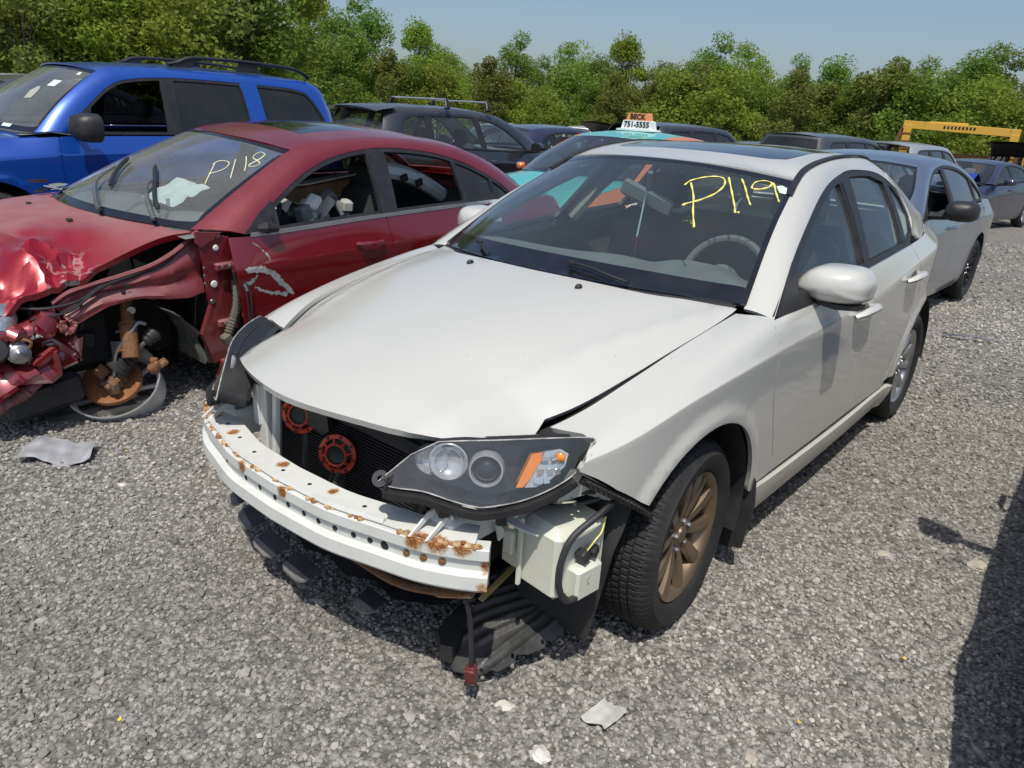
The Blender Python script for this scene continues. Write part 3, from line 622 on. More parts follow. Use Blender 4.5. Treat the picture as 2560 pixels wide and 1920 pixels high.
# roof, sunroof, hood
hb = lambda y: -1.0 + (abs(y)/.565)**2.2*-.12
roof = [(hb(y), y) for y in np.linspace(-.563, .563, 20)] + [(a, b-.004) for a, b, c in W_INNER[3:9]] + [(a, -b+.004) for a, b, c in W_INNER[8:2:-1]]
sroof = [tuple(q) for q in spline([(-1.24,0),(-1.262,.3),(-1.31,.40),(-1.40,.43),(-1.8,.425),(-2.0,.41),(-2.06,.35),(-2.07,0),(-2.06,-.35),(-2.0,-.41),(-1.8,-.425),(-1.40,-.43),(-1.31,-.40),(-1.262,-.3)], 4, True)]
patch('roof', W_ROOF.P, roof, M_white, car, holes=(sroof,), inset=.001)
patch('sunroof', W_ROOF.P, sroof, M_frit, car, offs=-.001, inset=.006)
patch('headliner', W_ROOF.P, [(-1.08,.5),(-1.08,-.5),(-2.7,-.40),(-2.7,.40)], M_beige, car, sp=(.12, .12), offs=-.05, th=0)
def w_fold(x, y):   # pressed crease running back from each front corner of the hood
    yc = .39 + .30*(.82 - x)/1.2; t = (np.abs(y) - yc); return -np.where(t > 0, .13*t, .0)*np.clip((.9-x)/.3, 0, 1) + .006*np.exp(-(t/.035)**2)
W_HOOD.fold = w_fold
rear = [(-.172,-.30),(-.155,-.15),(-.145,0),(-.145,.176),(-.175,.32),(-.215,.439),(-.30,.56),(-.37,.655),(-.392,.698)]
rear = [(a, b) for a, b in spline([(-.392,-.698),(-.37,-.655),(-.30,-.56),(-.215,-.439),(-.165,-.25),(-.145,0),(-.165,.25),(-.215,.439),(-.30,.56),(-.37,.655),(-.392,.698)], 4)]
ed = [(float(a), float(b) - .006 - .030*np.clip((a + .25)/.75, 0, 1)**1.3) for a, b, c in K.edge(5, np.linspace(-.35, .565, 24))]
nose = [(.56,.588),(.66,.53),(.76,.455),(.816,.392)] + [(.918 - .67*y*y, y) for y in np.linspace(.34, -.34, 15)] + [(.816,-.392),(.76,-.455),(.66,-.53),(.56,-.588)]
hood = rear + ed + nose + [(a, -b) for a, b in reversed(ed)]
ho = patch('hood', W_HOOD.P, hood, M_white, car, sp=(.035, .035), th=.02, inset=0)
for s_ in (-1, 1):
    mb = MB(); mb.lathe([(.017, 0), (.016, .006), (.010, .012), (0, .013)], Matrix.Translation((-.087, s_*.254, float(W_HOOD.P([-.087], [.254])[0][2]))) @ Matrix.Scale(.7, 4, (0, 1, 0)), 10); mb.build('washer_nozzle', M_trim, ho)
# under-hood dark body as painted shade for the gaps, cowl, inner fenders
mb = MB()
V = []
for (a, b, c) in ((-.15,.62,.93), (.25,.62,.80), (.45,.58,.72), (.60,.50,.66)):
    V += [(a, -b, c), (a, 0, c+.04), (a, b, c)]
mb.grid(V, 4, 3); mb.build('underhood_shade_sheet', M_dark, car)
for sd in (-1, 1):
    mb = MB(); q = K.edge(5, np.linspace(-.42, .60, 14)); V = []
    for a, b, c in q: V += [(a, sd*(b+.02), c-.014), (a, sd*(b-.03), c-.02), (a, sd*(b-.05), c-.10), (a, sd*(b-.05), c-.3)]
    mb.grid(V, len(q), 4); mb.build('hood_gutter', M_dark, car)
# windscreen with black border and cowl
ws_in = [(t, w) for t, w in spline([(.112,0),(.11,.5),(.105,.93),(.13,.975),(.5,.972),(.88,.968),(.93,.93),(.952,.4),(.952,0),(.952,-.4),(.93,-.93),(.88,-.968),(.5,-.972),(.13,-.975),(.105,-.93),(.11,-.5)], 5, True)]
ws_out = [(-.03, w) for w in np.linspace(-1, 1, 24)] + [(t, 1) for t in np.linspace(.05, .97, 14)] + [(.985, w) for w in np.linspace(1, -1, 24)] + [(t, -1) for t in np.linspace(.97, .05, 14)]
patch('windscreen_border', W_WS.P, ws_out, M_frit, car, holes=(ws_in,), sp=(.05, .06), inset=0, th=.006, offs=.001)
ws = patch('windscreen', W_WS.P, ws_in, M_glass, car, sp=(.05, .06), inset=-.003, th=0)
def on_ws(pts, off=.003):
    P = W_WS.P(np.array([a for a, b in pts]), np.array([b for a, b in pts])); return [(x + off*.6, y, z + off*.8) for x, y, z in P]
strokes = [[(.781,.413),(.672,.497),(.544,.566),(.439,.624)], [(.751,.388),(.801,.399),(.85,.457),(.877,.528),(.866,.584),(.808,.615),(.724,.604),(.649,.555),(.587,.484)],
    [(.888,.604),(.771,.68),(.665,.742),(.589,.78)], [(.896,.686),(.823,.74),(.741,.789),(.678,.829)], [(.918,.868),(.924,.824),(.893,.775),(.834,.775),(.835,.818),(.873,.864),(.918,.876),(.835,.92),(.757,.962)]]
for st in strokes:
    mb = MB(); q = on_ws([tuple(a) for a in spline(st, 8)]); mb.tube(q, [.0034 + .0010*math.sin(i*.9) for i in range(len(q))], 6, flat=.6); mb.build('painted_mark', M_mark, ws)
for (t, w, r) in ((.587,.489,.0065), (.58,.484,.004), (.436,.624,.006), (.60,.792,.005), (.455,.60,.0025), (.47,.588,.002), (.468,.57,.002), (.462,.555,.0018)):
    mb = MB(); q = on_ws([(t, w)], .003)[0]; mb.lathe([(r, -r*.3), (r*.8, r*.3), (0, r*.5)], frame(q, (.55, .05, .83)), 8); mb.build('painted_drip', M_mark, ws)
mb = MB(); q = on_ws([(.897,.902),(.916,.929),(.903,.964),(.844,.976),(.843,.938)], .002); mb.add(q, [(0, 1, 2, 3, 4)]); mb.build('window_sticker', M_sticker, ws, False)
mb = MB(); q = on_ws([(.60,-.55),(.635,-.55)], .002)
# wipers
for pts, rr_ in ((((-.0,.52), (.02,.42), (.046,.30), (.056,.19)), .008), (((-.01,-.33), (.03,-.43), (.06,-.52)), .008)):
    mb = MB(); q = on_ws([tuple(a) for a in spline(pts, 6)], .022); mb.tube(q, [.008, *[.005]*(len(q)-2), .003], 6); mb.build('wiper_arm', M_trim, car)
    mb = MB(); e = Vector(q[-1]); mb.box(e, (.014, .03, .014), None, .003); mb.build('wiper_hook', M_trim, car)
mb = MB(); V = []
for y in np.linspace(-.68, .68, 15):
    e = W_WS.P([0.0], [y/.705])[0]; V += [tuple(e + [.11, 0, -.075]), tuple(e + [.05, 0, -.03]), tuple(e + [.0, 0, -.006])]
mb.grid(V, 15, 3); mb.build('cowl_panel', M_trim, car)
# tailgate with rear glass and lamps
W_RS = Screen([(-3.30,.59,1.10),(-3.08,.49,1.27),(-2.78,.45,1.368)], (-.09,.0), (-.05,.03))
ro_ = [(0, w) for w in np.linspace(-1, 1, 12)] + [(1, w) for w in np.linspace(1, -1, 12)]
patch('tailgate', W_RS.P, ro_, M_white, car, holes=([(.1,-.88),(.1,.88),(.85,.85),(.85,-.85)],), sp=(.1, .1), inset=0)
patch('rear_screen', W_RS.P, [(.1,-.88),(.1,.88),(.85,.85),(.85,-.85)], M_sglass, car, sp=(.1, .1), inset=0, th=0)
# cabin
mb = MB(); mb.box((-1.55, 0, .24), (2.9, 1.5, .05)); mb.box((-.52, 0, .55), (.06, 1.5, .6)); mb.box((-3.0, 0, .45), (.7, 1.3, .4)); mb.build('floor_pan', M_dark, car)
V = []; ny = 25
for y in np.linspace(-.74, .74, ny):
    hood_ = .05*math.exp(-((y-.37)/.17)**4); k = 1 - (y/.76)**6
    cen_ = .022*math.exp(-(y/.2)**2)
    V += [(-.36 - .12*(y/.74)**2, y, .965), (-.50, y, .985 + cen_ + hood_*.2), (-.66, y, 1.0 + cen_ + hood_*.7), (-.78, y, .985 + cen_ + hood_), (-.84, y, .93 + hood_*.8), (-.82, y, .80), (-.70, y, .60)]
mb = MB(); mb.grid(V, ny, 7); mb.build('dashboard', M_int, car)
mb = MB(); C = Vector((-1.0, .365, .935)); A = Vector((-.42, 0, .27)).normalized(); B = Vector((0, 1, 0)); A = Vector((-.38, 0, .92)).normalized()
mb.tube([C + A*(.185*math.sin(w)) + B*(.185*math.cos(w)) for w in np.linspace(0, 2*math.pi, 41)], .017, 8, False)
for w in (0, math.pi, -math.pi/2): mb.tube([C, C + A*(.18*math.sin(w)) + B*(.18*math.cos(w))], .02, 6)
mb.lathe([(.075, -.02), (.07, .02), (0, .035)], frame(C, (-.9, 0, .38)), 16); mb.build('steering_wheel', M_int, car)
def seat(parent, x, y, w=.5, mat=None, hz=1.12, name='seat'):
    mat = mat or M_seat
    mb = MB(); mb.box((x+.12, y, .50), (.55, w, .16), rotm(0, -.12, 0), .05); mb.box((x-.24, y, .80), (.16, w*.94, .62), rotm(0, -.26, 0), .06); o = mb.build(name, mat, parent)
    mb = MB(); mb.box((x-.36, y, hz+.09), (.10, .26, .18), rotm(0, -.2, 0), .04); mb.tube([(x-.33, y-.06, hz-.06), (x-.35, y-.06, hz+.03)], .007, 6); mb.tube([(x-.33, y+.06, hz-.06), (x-.35, y+.06, hz+.03)], .007, 6); mb.build('headrest', mat, o)
for y in (-.37, .37): seat(car, -1.40, y)
mb = MB(); mb.box((-2.15, 0, .50), (.5, 1.25, .18), None, .05); mb.box((-2.48, 0, .78), (.16, 1.25, .55), rotm(0, -.3, 0), .05); mb.build('rear_seat', M_seat, car)
mb = MB(); mb.box((-1.02, -.055, 1.235), (.03, .25, .075), rotm(-.38, .2, .25), .012); mb.tube([(-.93, 0, 1.35), (-.98, -.03, 1.27)], .012, 6); mb.build('rear_view_mirror', M_int, car)
mb = MB()
for i in range(26):
    t = i/25; mb.lathe([(0, -.006), (.005, 0), (0, .006)], Matrix.Translation((-.98, -.04 - .02*t, 1.255 - .19*t)), 6)
mb.build('hanging_beads', M_sticker, car); mb = MB(); mb.tube([(-.98, -.058, 1.07), (-.98, -.066, .96)], .0025, 5); mb.build('hanging_red_cord', M_ltred, car)
# wheels: 205/50 R17
for x_ in (0.02, -2.62):
    for sd in (-1, 1): wheel(car, x_, sd*.742, .318, .205, .222, M_bronze if x_ > -1 else M_alu, 10, steer=math.radians(3.5) if x_ > -1 else 0, tread=sd > 0, twist=.2, side=sd, style=0)
# wheel housings
for cx, sgn in ((.03, 1), (.03, -1), (-2.62, 1), (-2.62, -1)):
    mb = MB(); V = []; n = 22
    for a in np.linspace(-18 if cx > -1 else 0, 200 if cx > -1 else 185, n):
        w = math.radians(a); r = .392; dx = cx + r*math.cos(w); dz = .33 + r*math.sin(w)
        if cx > -1 and a < 8: dx = cx + r + .004; dz = .33 + (a-8)*.0088
        V += [(dx, sgn*.845 if not (cx > -1 and a < 40) else sgn*(.80 - .0015*max(0, 20-a)), dz), (dx, sgn*.70, dz + .004), (dx, sgn*.48, dz)]
    mb.grid(V, n, 3); V = [(cx + .392*math.cos(math.radians(a)), sgn*.48, .33 + .392*math.sin(math.radians(a))) for a in np.linspace(0, 180, 16)]
    mb.add(V, [tuple(range(16))]); mb.build('wheel_arch_liner', M_plast, car)
# mud flap
for sd in (-1, 1):
    mb = MB(); mb.prism([(.80,.10),(.865,.115),(.885,.30),(.875,.385),(.845,.435),(.70,.40),(.68,.12)], -.004, .004, Matrix(((0, 0, 1, -.385), (sd, 0, 0, 0), (0, 1, 0, 0), (0, 0, 0, 1)))); mf = mb.build('mud_flap', M_plast, car)
    for (yy, zz) in ((.84,.395), (.825,.30)):
        mb = MB(); mb.lathe([(.017, .004), (.015, .009), (.006, .009), (.005, .013), (0, .013)], frame((-.385, sd*yy, zz), (1, 0, 0)), 14); mb.build('push_rivet', M_trim, mf)
# ---------------------------------------------------------------- what shows where the bumper was
lensA = fn([(.30,.915),(.35,.90),(.45,.86),(.55,.79),(.65,.69),(.72,.60),(.77,.52),(.80,.45),(.82,.40)])
def lensP(y, z): return np.stack([lensA(y) - .55*(np.asarray(z) - .70), y, z], 1)
lens = [(.378,.66),(.427,.659),(.488,.66),(.547,.645),(.591,.633),(.619,.631),(.67,.643),(.707,.664),(.734,.691),(.745,.717),(.749,.766),(.747,.786),(.683,.79),(.611,.787),(.533,.781),(.482,.774),(.434,.737),(.40,.69)]
lens_s = [tuple(q) for q in spline(lens[:10], 4)] + [tuple(q) for q in spline(lens[10:16], 3)] + [tuple(q) for q in spline(lens[16:], 3)]
ctr = (.3, .5, .7)
def shrink(poly, k, d=(0, 0)):
    c = np.mean(np.array(poly), 0); return [tuple(c + (np.array(q) - c)*k + np.array(d)) for q in poly]
M_lampdark = plain('smoked_lamp_housing', (.028, .028, .028), .30, 0, .2, coat=.2)
M_reflect = plain('lamp_reflector', (.70, .73, .78), .10, .6, .15, 25)
M_lensedge = plain('pale_lens_edge', (.34,.34,.32), .25, 0, .5, 30)
M_bulb = glass('projector_lens', (.35, .37, .40), 1.6, .02)
for mir in (False, True):
    sd = -1 if mir else 1
    hl = patch('headlight_housing', lambda u, v: lensP(u, v) - np.array([.070, .044, .014]), shrink(lens_s, .90), M_lampdark, car, sp=(.03, .03), mirror=mir, th=.02, centre=ctr, inset=0)
    patch('headlight_lens', lensP, lens_s, M_lens, hl, sp=(.02, .02), mirror=mir, th=0, centre=ctr, inset=0)
    # rim wall of the lamp
    V = []; b = np.array(lens_s); a = lensP(b[:, 0], b[:, 1]); a2 = a - [.07, .042, .034]; n = len(b)
    V = [tuple(q*[1, sd, 1]) for q in a] + [tuple(q*[1, sd, 1]) for q in a2]; meshobj('headlight_rim', V, [(i, (i+1) % n, n+(i+1) % n, n+i) for i in range(n)], M_trim, hl)
    ld = Vector((.78, sd*.58, .10)).normalized()
    def inlamp(y, z, dx): return tuple((lensP(np.array([y]), np.array([z]))[0] - [dx, dx*.6, 0])*[1, sd, 1])
    def turned(nm, c, prof, mat, seg=32, sq=1.0): mb = MB(); mb.lathe(prof, frame(c, ld) @ Matrix.Diagonal((1, sq, 1, 1)), seg); return mb.build(nm, mat, hl)
    turned('projector_ring', inlamp(.592, .707, .016), [(.046,-.03),(.046,-.004),(.043,.003),(.039,.003),(.037,-.004),(.035,-.02)], M_reflect)
    turned('projector_shroud', inlamp(.592, .707, .020), [(.036,-.004),(.034,.0),(.031,-.012),(.0,-.014)], M_lampdark)
    turned('projector_lens', inlamp(.592, .707, .022), [(.030,-.002),(.027,.008),(.018,.015),(.008,.018),(.001,.0185)], M_bulb)
    turned('main_beam_reflector', inlamp(.515, .722, .018), [(.050,.0),(.047,.002),(.040,-.012),(.025,-.022),(.008,-.026),(.001,-.026)], M_reflect, 32, 1.0)
    turned('reflector_wing', inlamp(.478, .722, .026), [(.042,.0),(.038,-.008),(.022,-.016),(.001,-.018)], M_reflect, 24)
    amb = [(.661,.748),(.677,.753),(.680,.735),(.674,.69),(.667,.670),(.655,.670)]
    patch('amber_turn_lamp', lambda u, v: lensP(u, v) - np.array([.010, .007, 0]), amb, M_amber, hl, sp=(.02, .02), mirror=mir, th=.03, centre=ctr, inset=0)
    patch('clear_marker_lamp', lambda u, v: lensP(u, v) - np.array([.012, .009, 0]), [(.681,.752),(.705,.757),(.720,.745),(.722,.715),(.708,.685),(.688,.668),(.670,.668),(.677,.70)], M_reflect, hl, sp=(.02, .02), mirror=mir, th=.02, centre=ctr, inset=0)
    for i, (y0, y1) in enumerate(((.678,.692), (.694,.706), (.707,.717))):
        for j, (z0, z1) in enumerate(((.676,.694), (.696,.715), (.717,.742))):
            if i == 2 and j == 0: continue
            mb = MB(); q = inlamp((y0+y1)/2, (z0+z1)/2, .010); mb.box(q, (.006, y1-y0+.003, z1-z0), rotm(.2*(i-1), .5*(j-1), sd*(.85 + .25*((i+j) % 2))), .001); mb.build('reflector_facet', M_reflect, hl)
    turned('amber_bulb', inlamp(.708, .741, .004), [(.013,-.004),(.012,.004),(.006,.009),(.001,.010)], M_amber, 14)
    # ribbed bracket below the lamp and its mounting ears
    low = [(a, b) for a, b in lens_s if b < .70 and a < .745]; low.sort(); lo2 = np.array(low[2:]); q = lensP(lo2[:, 0], lo2[:, 1])
    mb = MB(); mb.sweep([(-.010, -.006), (.012, -.008), (.012, -.024), (-.010, -.030)], [(x+.006, sd*(y+.004), z-.002) for x, y, z in q])
    for i in range(len(q)-1):
        for t in (0, .33, .66):
            w = q[i] + (q[i+1] - q[i])*t; mb.box((w[0]+.014, sd*(w[1]+.009), w[2]-.017), (.010, .005, .018), rotm(0, 0, sd*.7))
    mb.build('lamp_bracket', M_trim, car)
    mb = MB(); mb.box((.795, sd*.485, .612), (.03, .12, .05), rotm(0, 0, -sd*.55), .006); mb.box((.68, sd*.60, .592), (.03, .14, .04), rotm(0, 0, -sd*.9), .006); mb.build('lamp_bracket_base', M_trim, car)
    if not mir: mb = MB(); mb.lathe([(.022, -.003), (.022, .003), (.008, .003), (.008, -.003)], frame((.905, .385, .672), (.75, .3, .6)), 20); mb.box((.89, .40, .672), (.03, .03, .006)); mb.build('lamp_ear', M_plast, car)
    mb = MB(); q = lensP(b[:, 0], b[:, 1]); mb.tube([tuple((w + [.001, 0, 0])*[1, sd, 1]) for w in q] + [tuple((q[0] + [.001, 0, 0])*[1, sd, 1])], .0022, 5, False); mb.build('lens_edge', M_lensedge, hl)
    # upper edge strip between hood and lamp
    mb = MB(); mb.sweep([(-.012, -.014), (.010, -.014), (.008, -.002), (-.012, .0)], [(.79, sd*.462, .768), (.72, sd*.545, .776), (.62, sd*.64, .782), (.57, sd*.675, .780)]); mb.build('lamp_top_seal', M_trim, car)
    # clip strip under the fender's front edge, with the pale bracket
    fe = K.P(np.array([K.sv(*q)[0] for q in ((.29,.515),(.37,.572),(.462,.632),(.56,.695))]), np.array([K.sv(*q)[1] for q in ((.29,.515),(.37,.572),(.462,.632),(.56,.695))]))
    mb = MB(); path = [(x, sd*(y-.014), z-.010) for x, y, z in fe]; mb.sweep([(-.006, -.012), (.006, -.012), (.006, .010), (-.006, .010)], path)
    pp = spline(path, 6)
    for w in pp[1:-1]: mb.box(tuple(w + [0, sd*.008, -.006]), (.006, .018, .028), rotm(0, .55, 0))
    mb.build('bumper_clip_strip', M_trim, car)
    mb = MB(); V = [(.555, sd*.70, .655), (.545, sd*.72, .70), (.42, sd*.755, .612), (.30, sd*.775, .53), (.285, sd*.75, .508), (.37, sd*.73, .545), (.45, sd*.70, .585), (.50, sd*.675, .58), (.53, sd*.67, .56), (.55, sd*.68, .585)]
    mb.add(V, [tuple(range(10))]); mb.add([(a-.004, b-sd*.012, c-.006) for a, b, c in V], [tuple(range(9, -1, -1))]); br = mb.build('fender_bracket', M_beam, car, False)
    for q in ((.515, sd*.695, .60), (.505, sd*.70, .645)):
        mb = MB(); mb.lathe([(.008, 0), (.007, .006), (0, .007)], frame(q, (.5, sd*.8, .2)), 6); mb.build('bolt', M_steel, br)
# rusty white bumper beam
bx = fn([(0,.975),(.2,.965),(.4,.92),(.5,.893),(.6,.845),(.67,.797)])
def beam_path(y0, y1, n, dx=0, z=.49): return [(float(bx(abs(y))) + dx, y, z) for y in np.linspace(y0, y1, n)]
m_, nt, b_ = nodes('rust_streaked_white_beam'); M_beamw = m_
o_ = coord(nt); acc = None
for (cx, cy, cz, r) in ((.80,-.60,.552,.085), (.85,-.52,.55,.05), (.975,-.16,.53,.035), (.975,.05,.53,.03), (.90,.50,.548,.055), (.87,.55,.548,.05), (.84,.61,.545,.04), (.80,.665,.49,.035), (.80,.66,.43,.04), (.96,-.30,.545,.022), (.90,-.05,.552,.03), (.88,-.35,.552,.03), (.895,.18,.552,.025), (.80,-.66,.5,.03)):
    v = nt.nodes.new('ShaderNodeVectorMath'); v.operation = 'DISTANCE'; nt.links.new(o_, v.inputs[0]); v.inputs[1].default_value = (cx, cy, cz); d = ramp(nt, v.outputs['Value'], r, r*.25); acc = d if acc is None else mth(nt, 'MAXIMUM', acc, d)
nz = noise(nt, 46, 7, .68, dist=.6); nz2 = noise(nt, 160, 4); f_ = ramp(nt, mth(nt, 'MULTIPLY', acc, ramp(nt, nz, .25, .75, .2, 1.3)), .28, .62); halo = ramp(nt, mth(nt, 'MULTIPLY', acc, nz), .12, .4)
grime = ramp(nt, noise(nt, 9, 6, .7), .5, .75, 0, .35)
base = mixc(nt, grime, (.66, .675, .64), (.44, .43, .37)); base = mixc(nt, mth(nt, 'MULTIPLY', halo, .55), base, (.62, .40, .16))
nt.links.new(mixc(nt, f_, base, mixc(nt, ramp(nt, nz2, .4, .6), (.12, .045, .015), (.42, .17, .035))), b_.inputs['Base Color']); nt.links.new(ramp(nt, f_, 0, 1, .38, .9), b_.inputs['Roughness']); bump(nt, b_, mth(nt, 'MULTIPLY', f_, nz2), .7, .003)
mb = MB(); prof = [(-.05,.050),(-.005,.053),(-.001,.050),(0,.022),(-.003,.018),(-.011,.015),(-.013,-.016),(-.003,-.020),(.006,-.024),(.008,-.060),(.004,-.067),(-.045,-.068)]
mb.sweep(prof, beam_path(-.665, .665, 49), True); bm_ = mb.build('bumper_beam', M_beamw, car, auto=25)
mb = MB(); mb.sweep([(-.098,.064),(-.014,.060),(-.014,.056),(-.098,.060)], beam_path(-.655, .635, 45)); mb.build('beam_top_plate', M_beamw, bm_, auto=25)
mb = MB(); mb.sweep([(-.030,.061),(-.026,.070),(-.017,.070),(-.012,.060),(-.016,.054)], beam_path(-.53, .40, 34)); mb.build('beam_top_rail', M_beamw, bm_, auto=50)
for y in (-.30,-.16,-.08,0,.06,.13,.19,.25,.31,.36,.405):
    x = float(bx(abs(y))); r = .0085 if y < .4 else .013
    nrm = Vector((1, .9*y, 0)); mb = MB(); mb.lathe([(r, 0), (r*.6, .0005), (0, .0006)], frame((x-.0115, y, .4895), nrm), 12); mb.build('beam_hole_shade', M_dark, bm_)  # flat dark disc paints the shade of an open hole
for y in (.47,.515,.56):
    x = float(bx(y)); mb = MB(); mb.lathe([(.011, 0), (.009, .0015), (0, .002)], frame((x-.0115, y, .489), (1, .75, 0)), 10); mb.build('rust_spot', M_rust, bm_)
for y, dx in ((-.42,-.06), (-.30,-.06), (-.18,-.055), (-.02,-.055), (.10,-.055), (.30,-.06)):
    mb = MB(); mb.lathe([(.0065, 0), (0, .0004)], frame((float(bx(abs(y))) + dx, y, .5525), (0, 0, 1)), 10); mb.build('beam_hole_shade', M_dark, bm_)  # top plate openings also drawn as dark discs, shade painted on
for y in (-.62,-.58,-.55,-.49,-.43,-.37,-.30,-.22,-.10,-.0,.09,.17,.24,.32,.46,.50,.54,.57,.60,.63):
    mb = MB(); big = y in (-.22, .0, .50, .54, .57, -.58); n_ = 7 if big else 4; x0 = float(bx(abs(y)))
    for i in range(n_):
        yy = y + random.uniform(-.02, .02); xx = float(bx(abs(yy))) - .008 - .006*random.random() - (.012 if big else 0)*random.random(); r = random.uniform(.004, .008)
        mb.lathe([(r*1.3, -.002), (r*1.1, .003), (r*.5, .006), (0, .006)], frame((xx, yy, .5455), (random.uniform(-.3,.6), random.uniform(-.3,.3), 1)), 7)
    mb.build('weld_bead', M_weld, bm_)
# beam brackets
for s_ in (-1, 1):
    for k, yy in enumerate((.485, .53)):
        mb = MB(); mb.prism([(.79,.565),(.80,.60),(.835,.59),(.90,.548),(.89,.543),(.83,.575),(.805,.57)], -.003, .003, Matrix(((1, 0, 0, -.015*k), (0, 0, 1, s_*yy), (0, 1, 0, 0), (0, 0, 0, 1)))); mb.build('beam_bracket', M_beam, car, False)
    mb = MB(); mb.lathe([(.011, 0), (.010, .006), (.006, .008), (0, .009)], frame((.80, s_*.535, .585), (.3, s_*.9, .2)), 6); mb.build('bracket_bolt', M_steel, car)
    mb = MB(); mb.box((.70, s_*.50, .52), (.22, .09, .10), None, .01); mb.build('frame_rail', M_beam, car)
    mb = MB(); mb.box((.735, s_*.375, .56), (.05, .045, .34), rotm(0, 0, 0), .008); mb.box((.70, s_*.44, .58), (.03, .05, .30), None, .006); mb.build('radiator_support', M_beam if s_ < 0 else M_trim, car)
mb = MB(); mb.sweep([(-.03,-.02),(.03,-.02),(.03,.02),(-.03,.02)], [(.745,.40,.70),(.76,.2,.72),(.77,0,.725),(.76,-.2,.72),(.745,-.40,.70)]); mb.build('radiator_crossmember', M_dark, car)
# condenser with fins
mb = MB(); mb.box((.700, 0, .54), (.02, .72, .40)); mb.build('radiator_core', M_dark, car)
mb = MB()
for i in range(38): mb.box((.7155, 0, .345 + i*.0105), (.011, .72, .0035), rotm(0, .25, 0))
mb.build('cooling_fins', M_trim, car, False)
mb = MB()
for yy in (-.366, .366): mb.tube([(.715, yy, .33), (.715, yy, .74)], .014, 8)
mb.build('condenser_tank', M_trim, car)
for (yy, zz) in ((-.171,.633), (.012,.561)):
    c = (.752, yy, zz); d = Vector((.86,.42,.12)); mb = MB(); Fm = frame(c, d)
    R1, R2 = .061, .034
    mb.lathe([(R1, -.004), (R1, .004), (R1-.012, .007), (R1-.014, .0)], Fm, 32); mb.lathe([(R2+.003, .014), (R2, .018), (R2-.004, .016), (R2-.004, .010)], Fm, 28)
    for i in range(8):
        a = 2*math.pi*i/8 + .2; p0 = Fm @ Vector((math.cos(a)*(R1-.012), math.sin(a)*(R1-.012), .004)); p1 = Fm @ Vector((math.cos(a)*R2, math.sin(a)*R2, .015)); mb.tube([p0, p1], .004, 6)
    hn = mb.build('horn', M_hornred, car)
    mb = MB(); mb.lathe([(R1-.006, -.01), (R2, -.004), (R2-.006, .002), (.012, -.006), (0, -.004)], Fm, 28); mb.lathe([(R1-.006, -.01), (R1-.01, -.04), (0, -.045)], Fm, 20); mb.build('horn_cone', M_trim, hn)
    for i in range(8):
        a = 2*math.pi*i/8 + .6; mb = MB(); mb.lathe([(.0045, .006), (.004, .0095), (0, .010)], Fm @ Matrix.Translation(((R1-.006)*math.cos(a), (R1-.006)*math.sin(a), 0)), 6); mb.build('horn_screw', M_trim, hn)
    mb = MB(); mb.tube([(.735, yy, zz-.03), (.745, yy+.01, zz-.10), (.755, yy+.015, zz-.17)], .012, 6, flat=.4); mb.build('horn_bracket', M_plast, hn)
mb = MB(); mb.tube([tuple(q) for q in spline([(.74,.02,.52),(.78,.03,.46),(.77,.06,.41),(.74,.05,.38)], 6)], .01, 6); mb.tube([tuple(q) for q in spline([(.74,-.01,.50),(.79,.0,.44),(.78,.03,.40)], 6)], .008, 6); mb.build('horn_wiring', M_plast, car)
# washer tank, hose, pump cover
mb = MB(); mb.box((.50, .675, .425), (.20, .15, .22), rotm(0, 0, -.12), .025); mb.box((.515, .575, .44), (.16, .07, .17), rotm(0, 0, -.12), .012); mb.box((.607, .612, .43), (.012, .012, .21), None, .003); tk = mb.build('washer_tank', M_whiteplast, car)
mb = MB(); mb.box((.612, .578, .45), (.02, .032, .075), None, .005); mb.build('tank_clip', M_whiteplast, tk)
mb = MB(); mb.box((.515, .765, .375), (.10, .045, .105), rotm(0, 0, -.12), .012); pc = mb.build('pump_cover', M_whiteplast, tk)
mb = MB(); mb.lathe([(.012, 0), (.007, -.004), (0, -.004)], frame((.52,.7885,.385), (-.1,1,0)), 12); mb.build('cover_boss', M_beige, pc)
mb = MB(); mb.tube([tuple(q) for q in spline([(.40,.79,.60),(.50,.785,.575),(.585,.762,.53),(.612,.752,.46),(.612,.752,.39),(.595,.765,.345),(.56,.775,.34)], 8)], .0095, 8); mb.build('washer_hose', M_plast, tk)
mb = MB(); mb.box((.53,.765,.452), (.03,.03,.035), rotm(.2,.3,0), .004); mb.box((.495,.775,.458), (.03,.022,.03), rotm(0,.4,.2), .004); mb.build('pump_connector', M_plast, tk)
mb = MB(); mb.tube([tuple(q) for q in spline([(.53,.77,.46),(.51,.785,.50),(.48,.785,.515),(.46,.78,.55)], 6)], .0025, 5); mb.build('pump_wire', M_mark, tk)
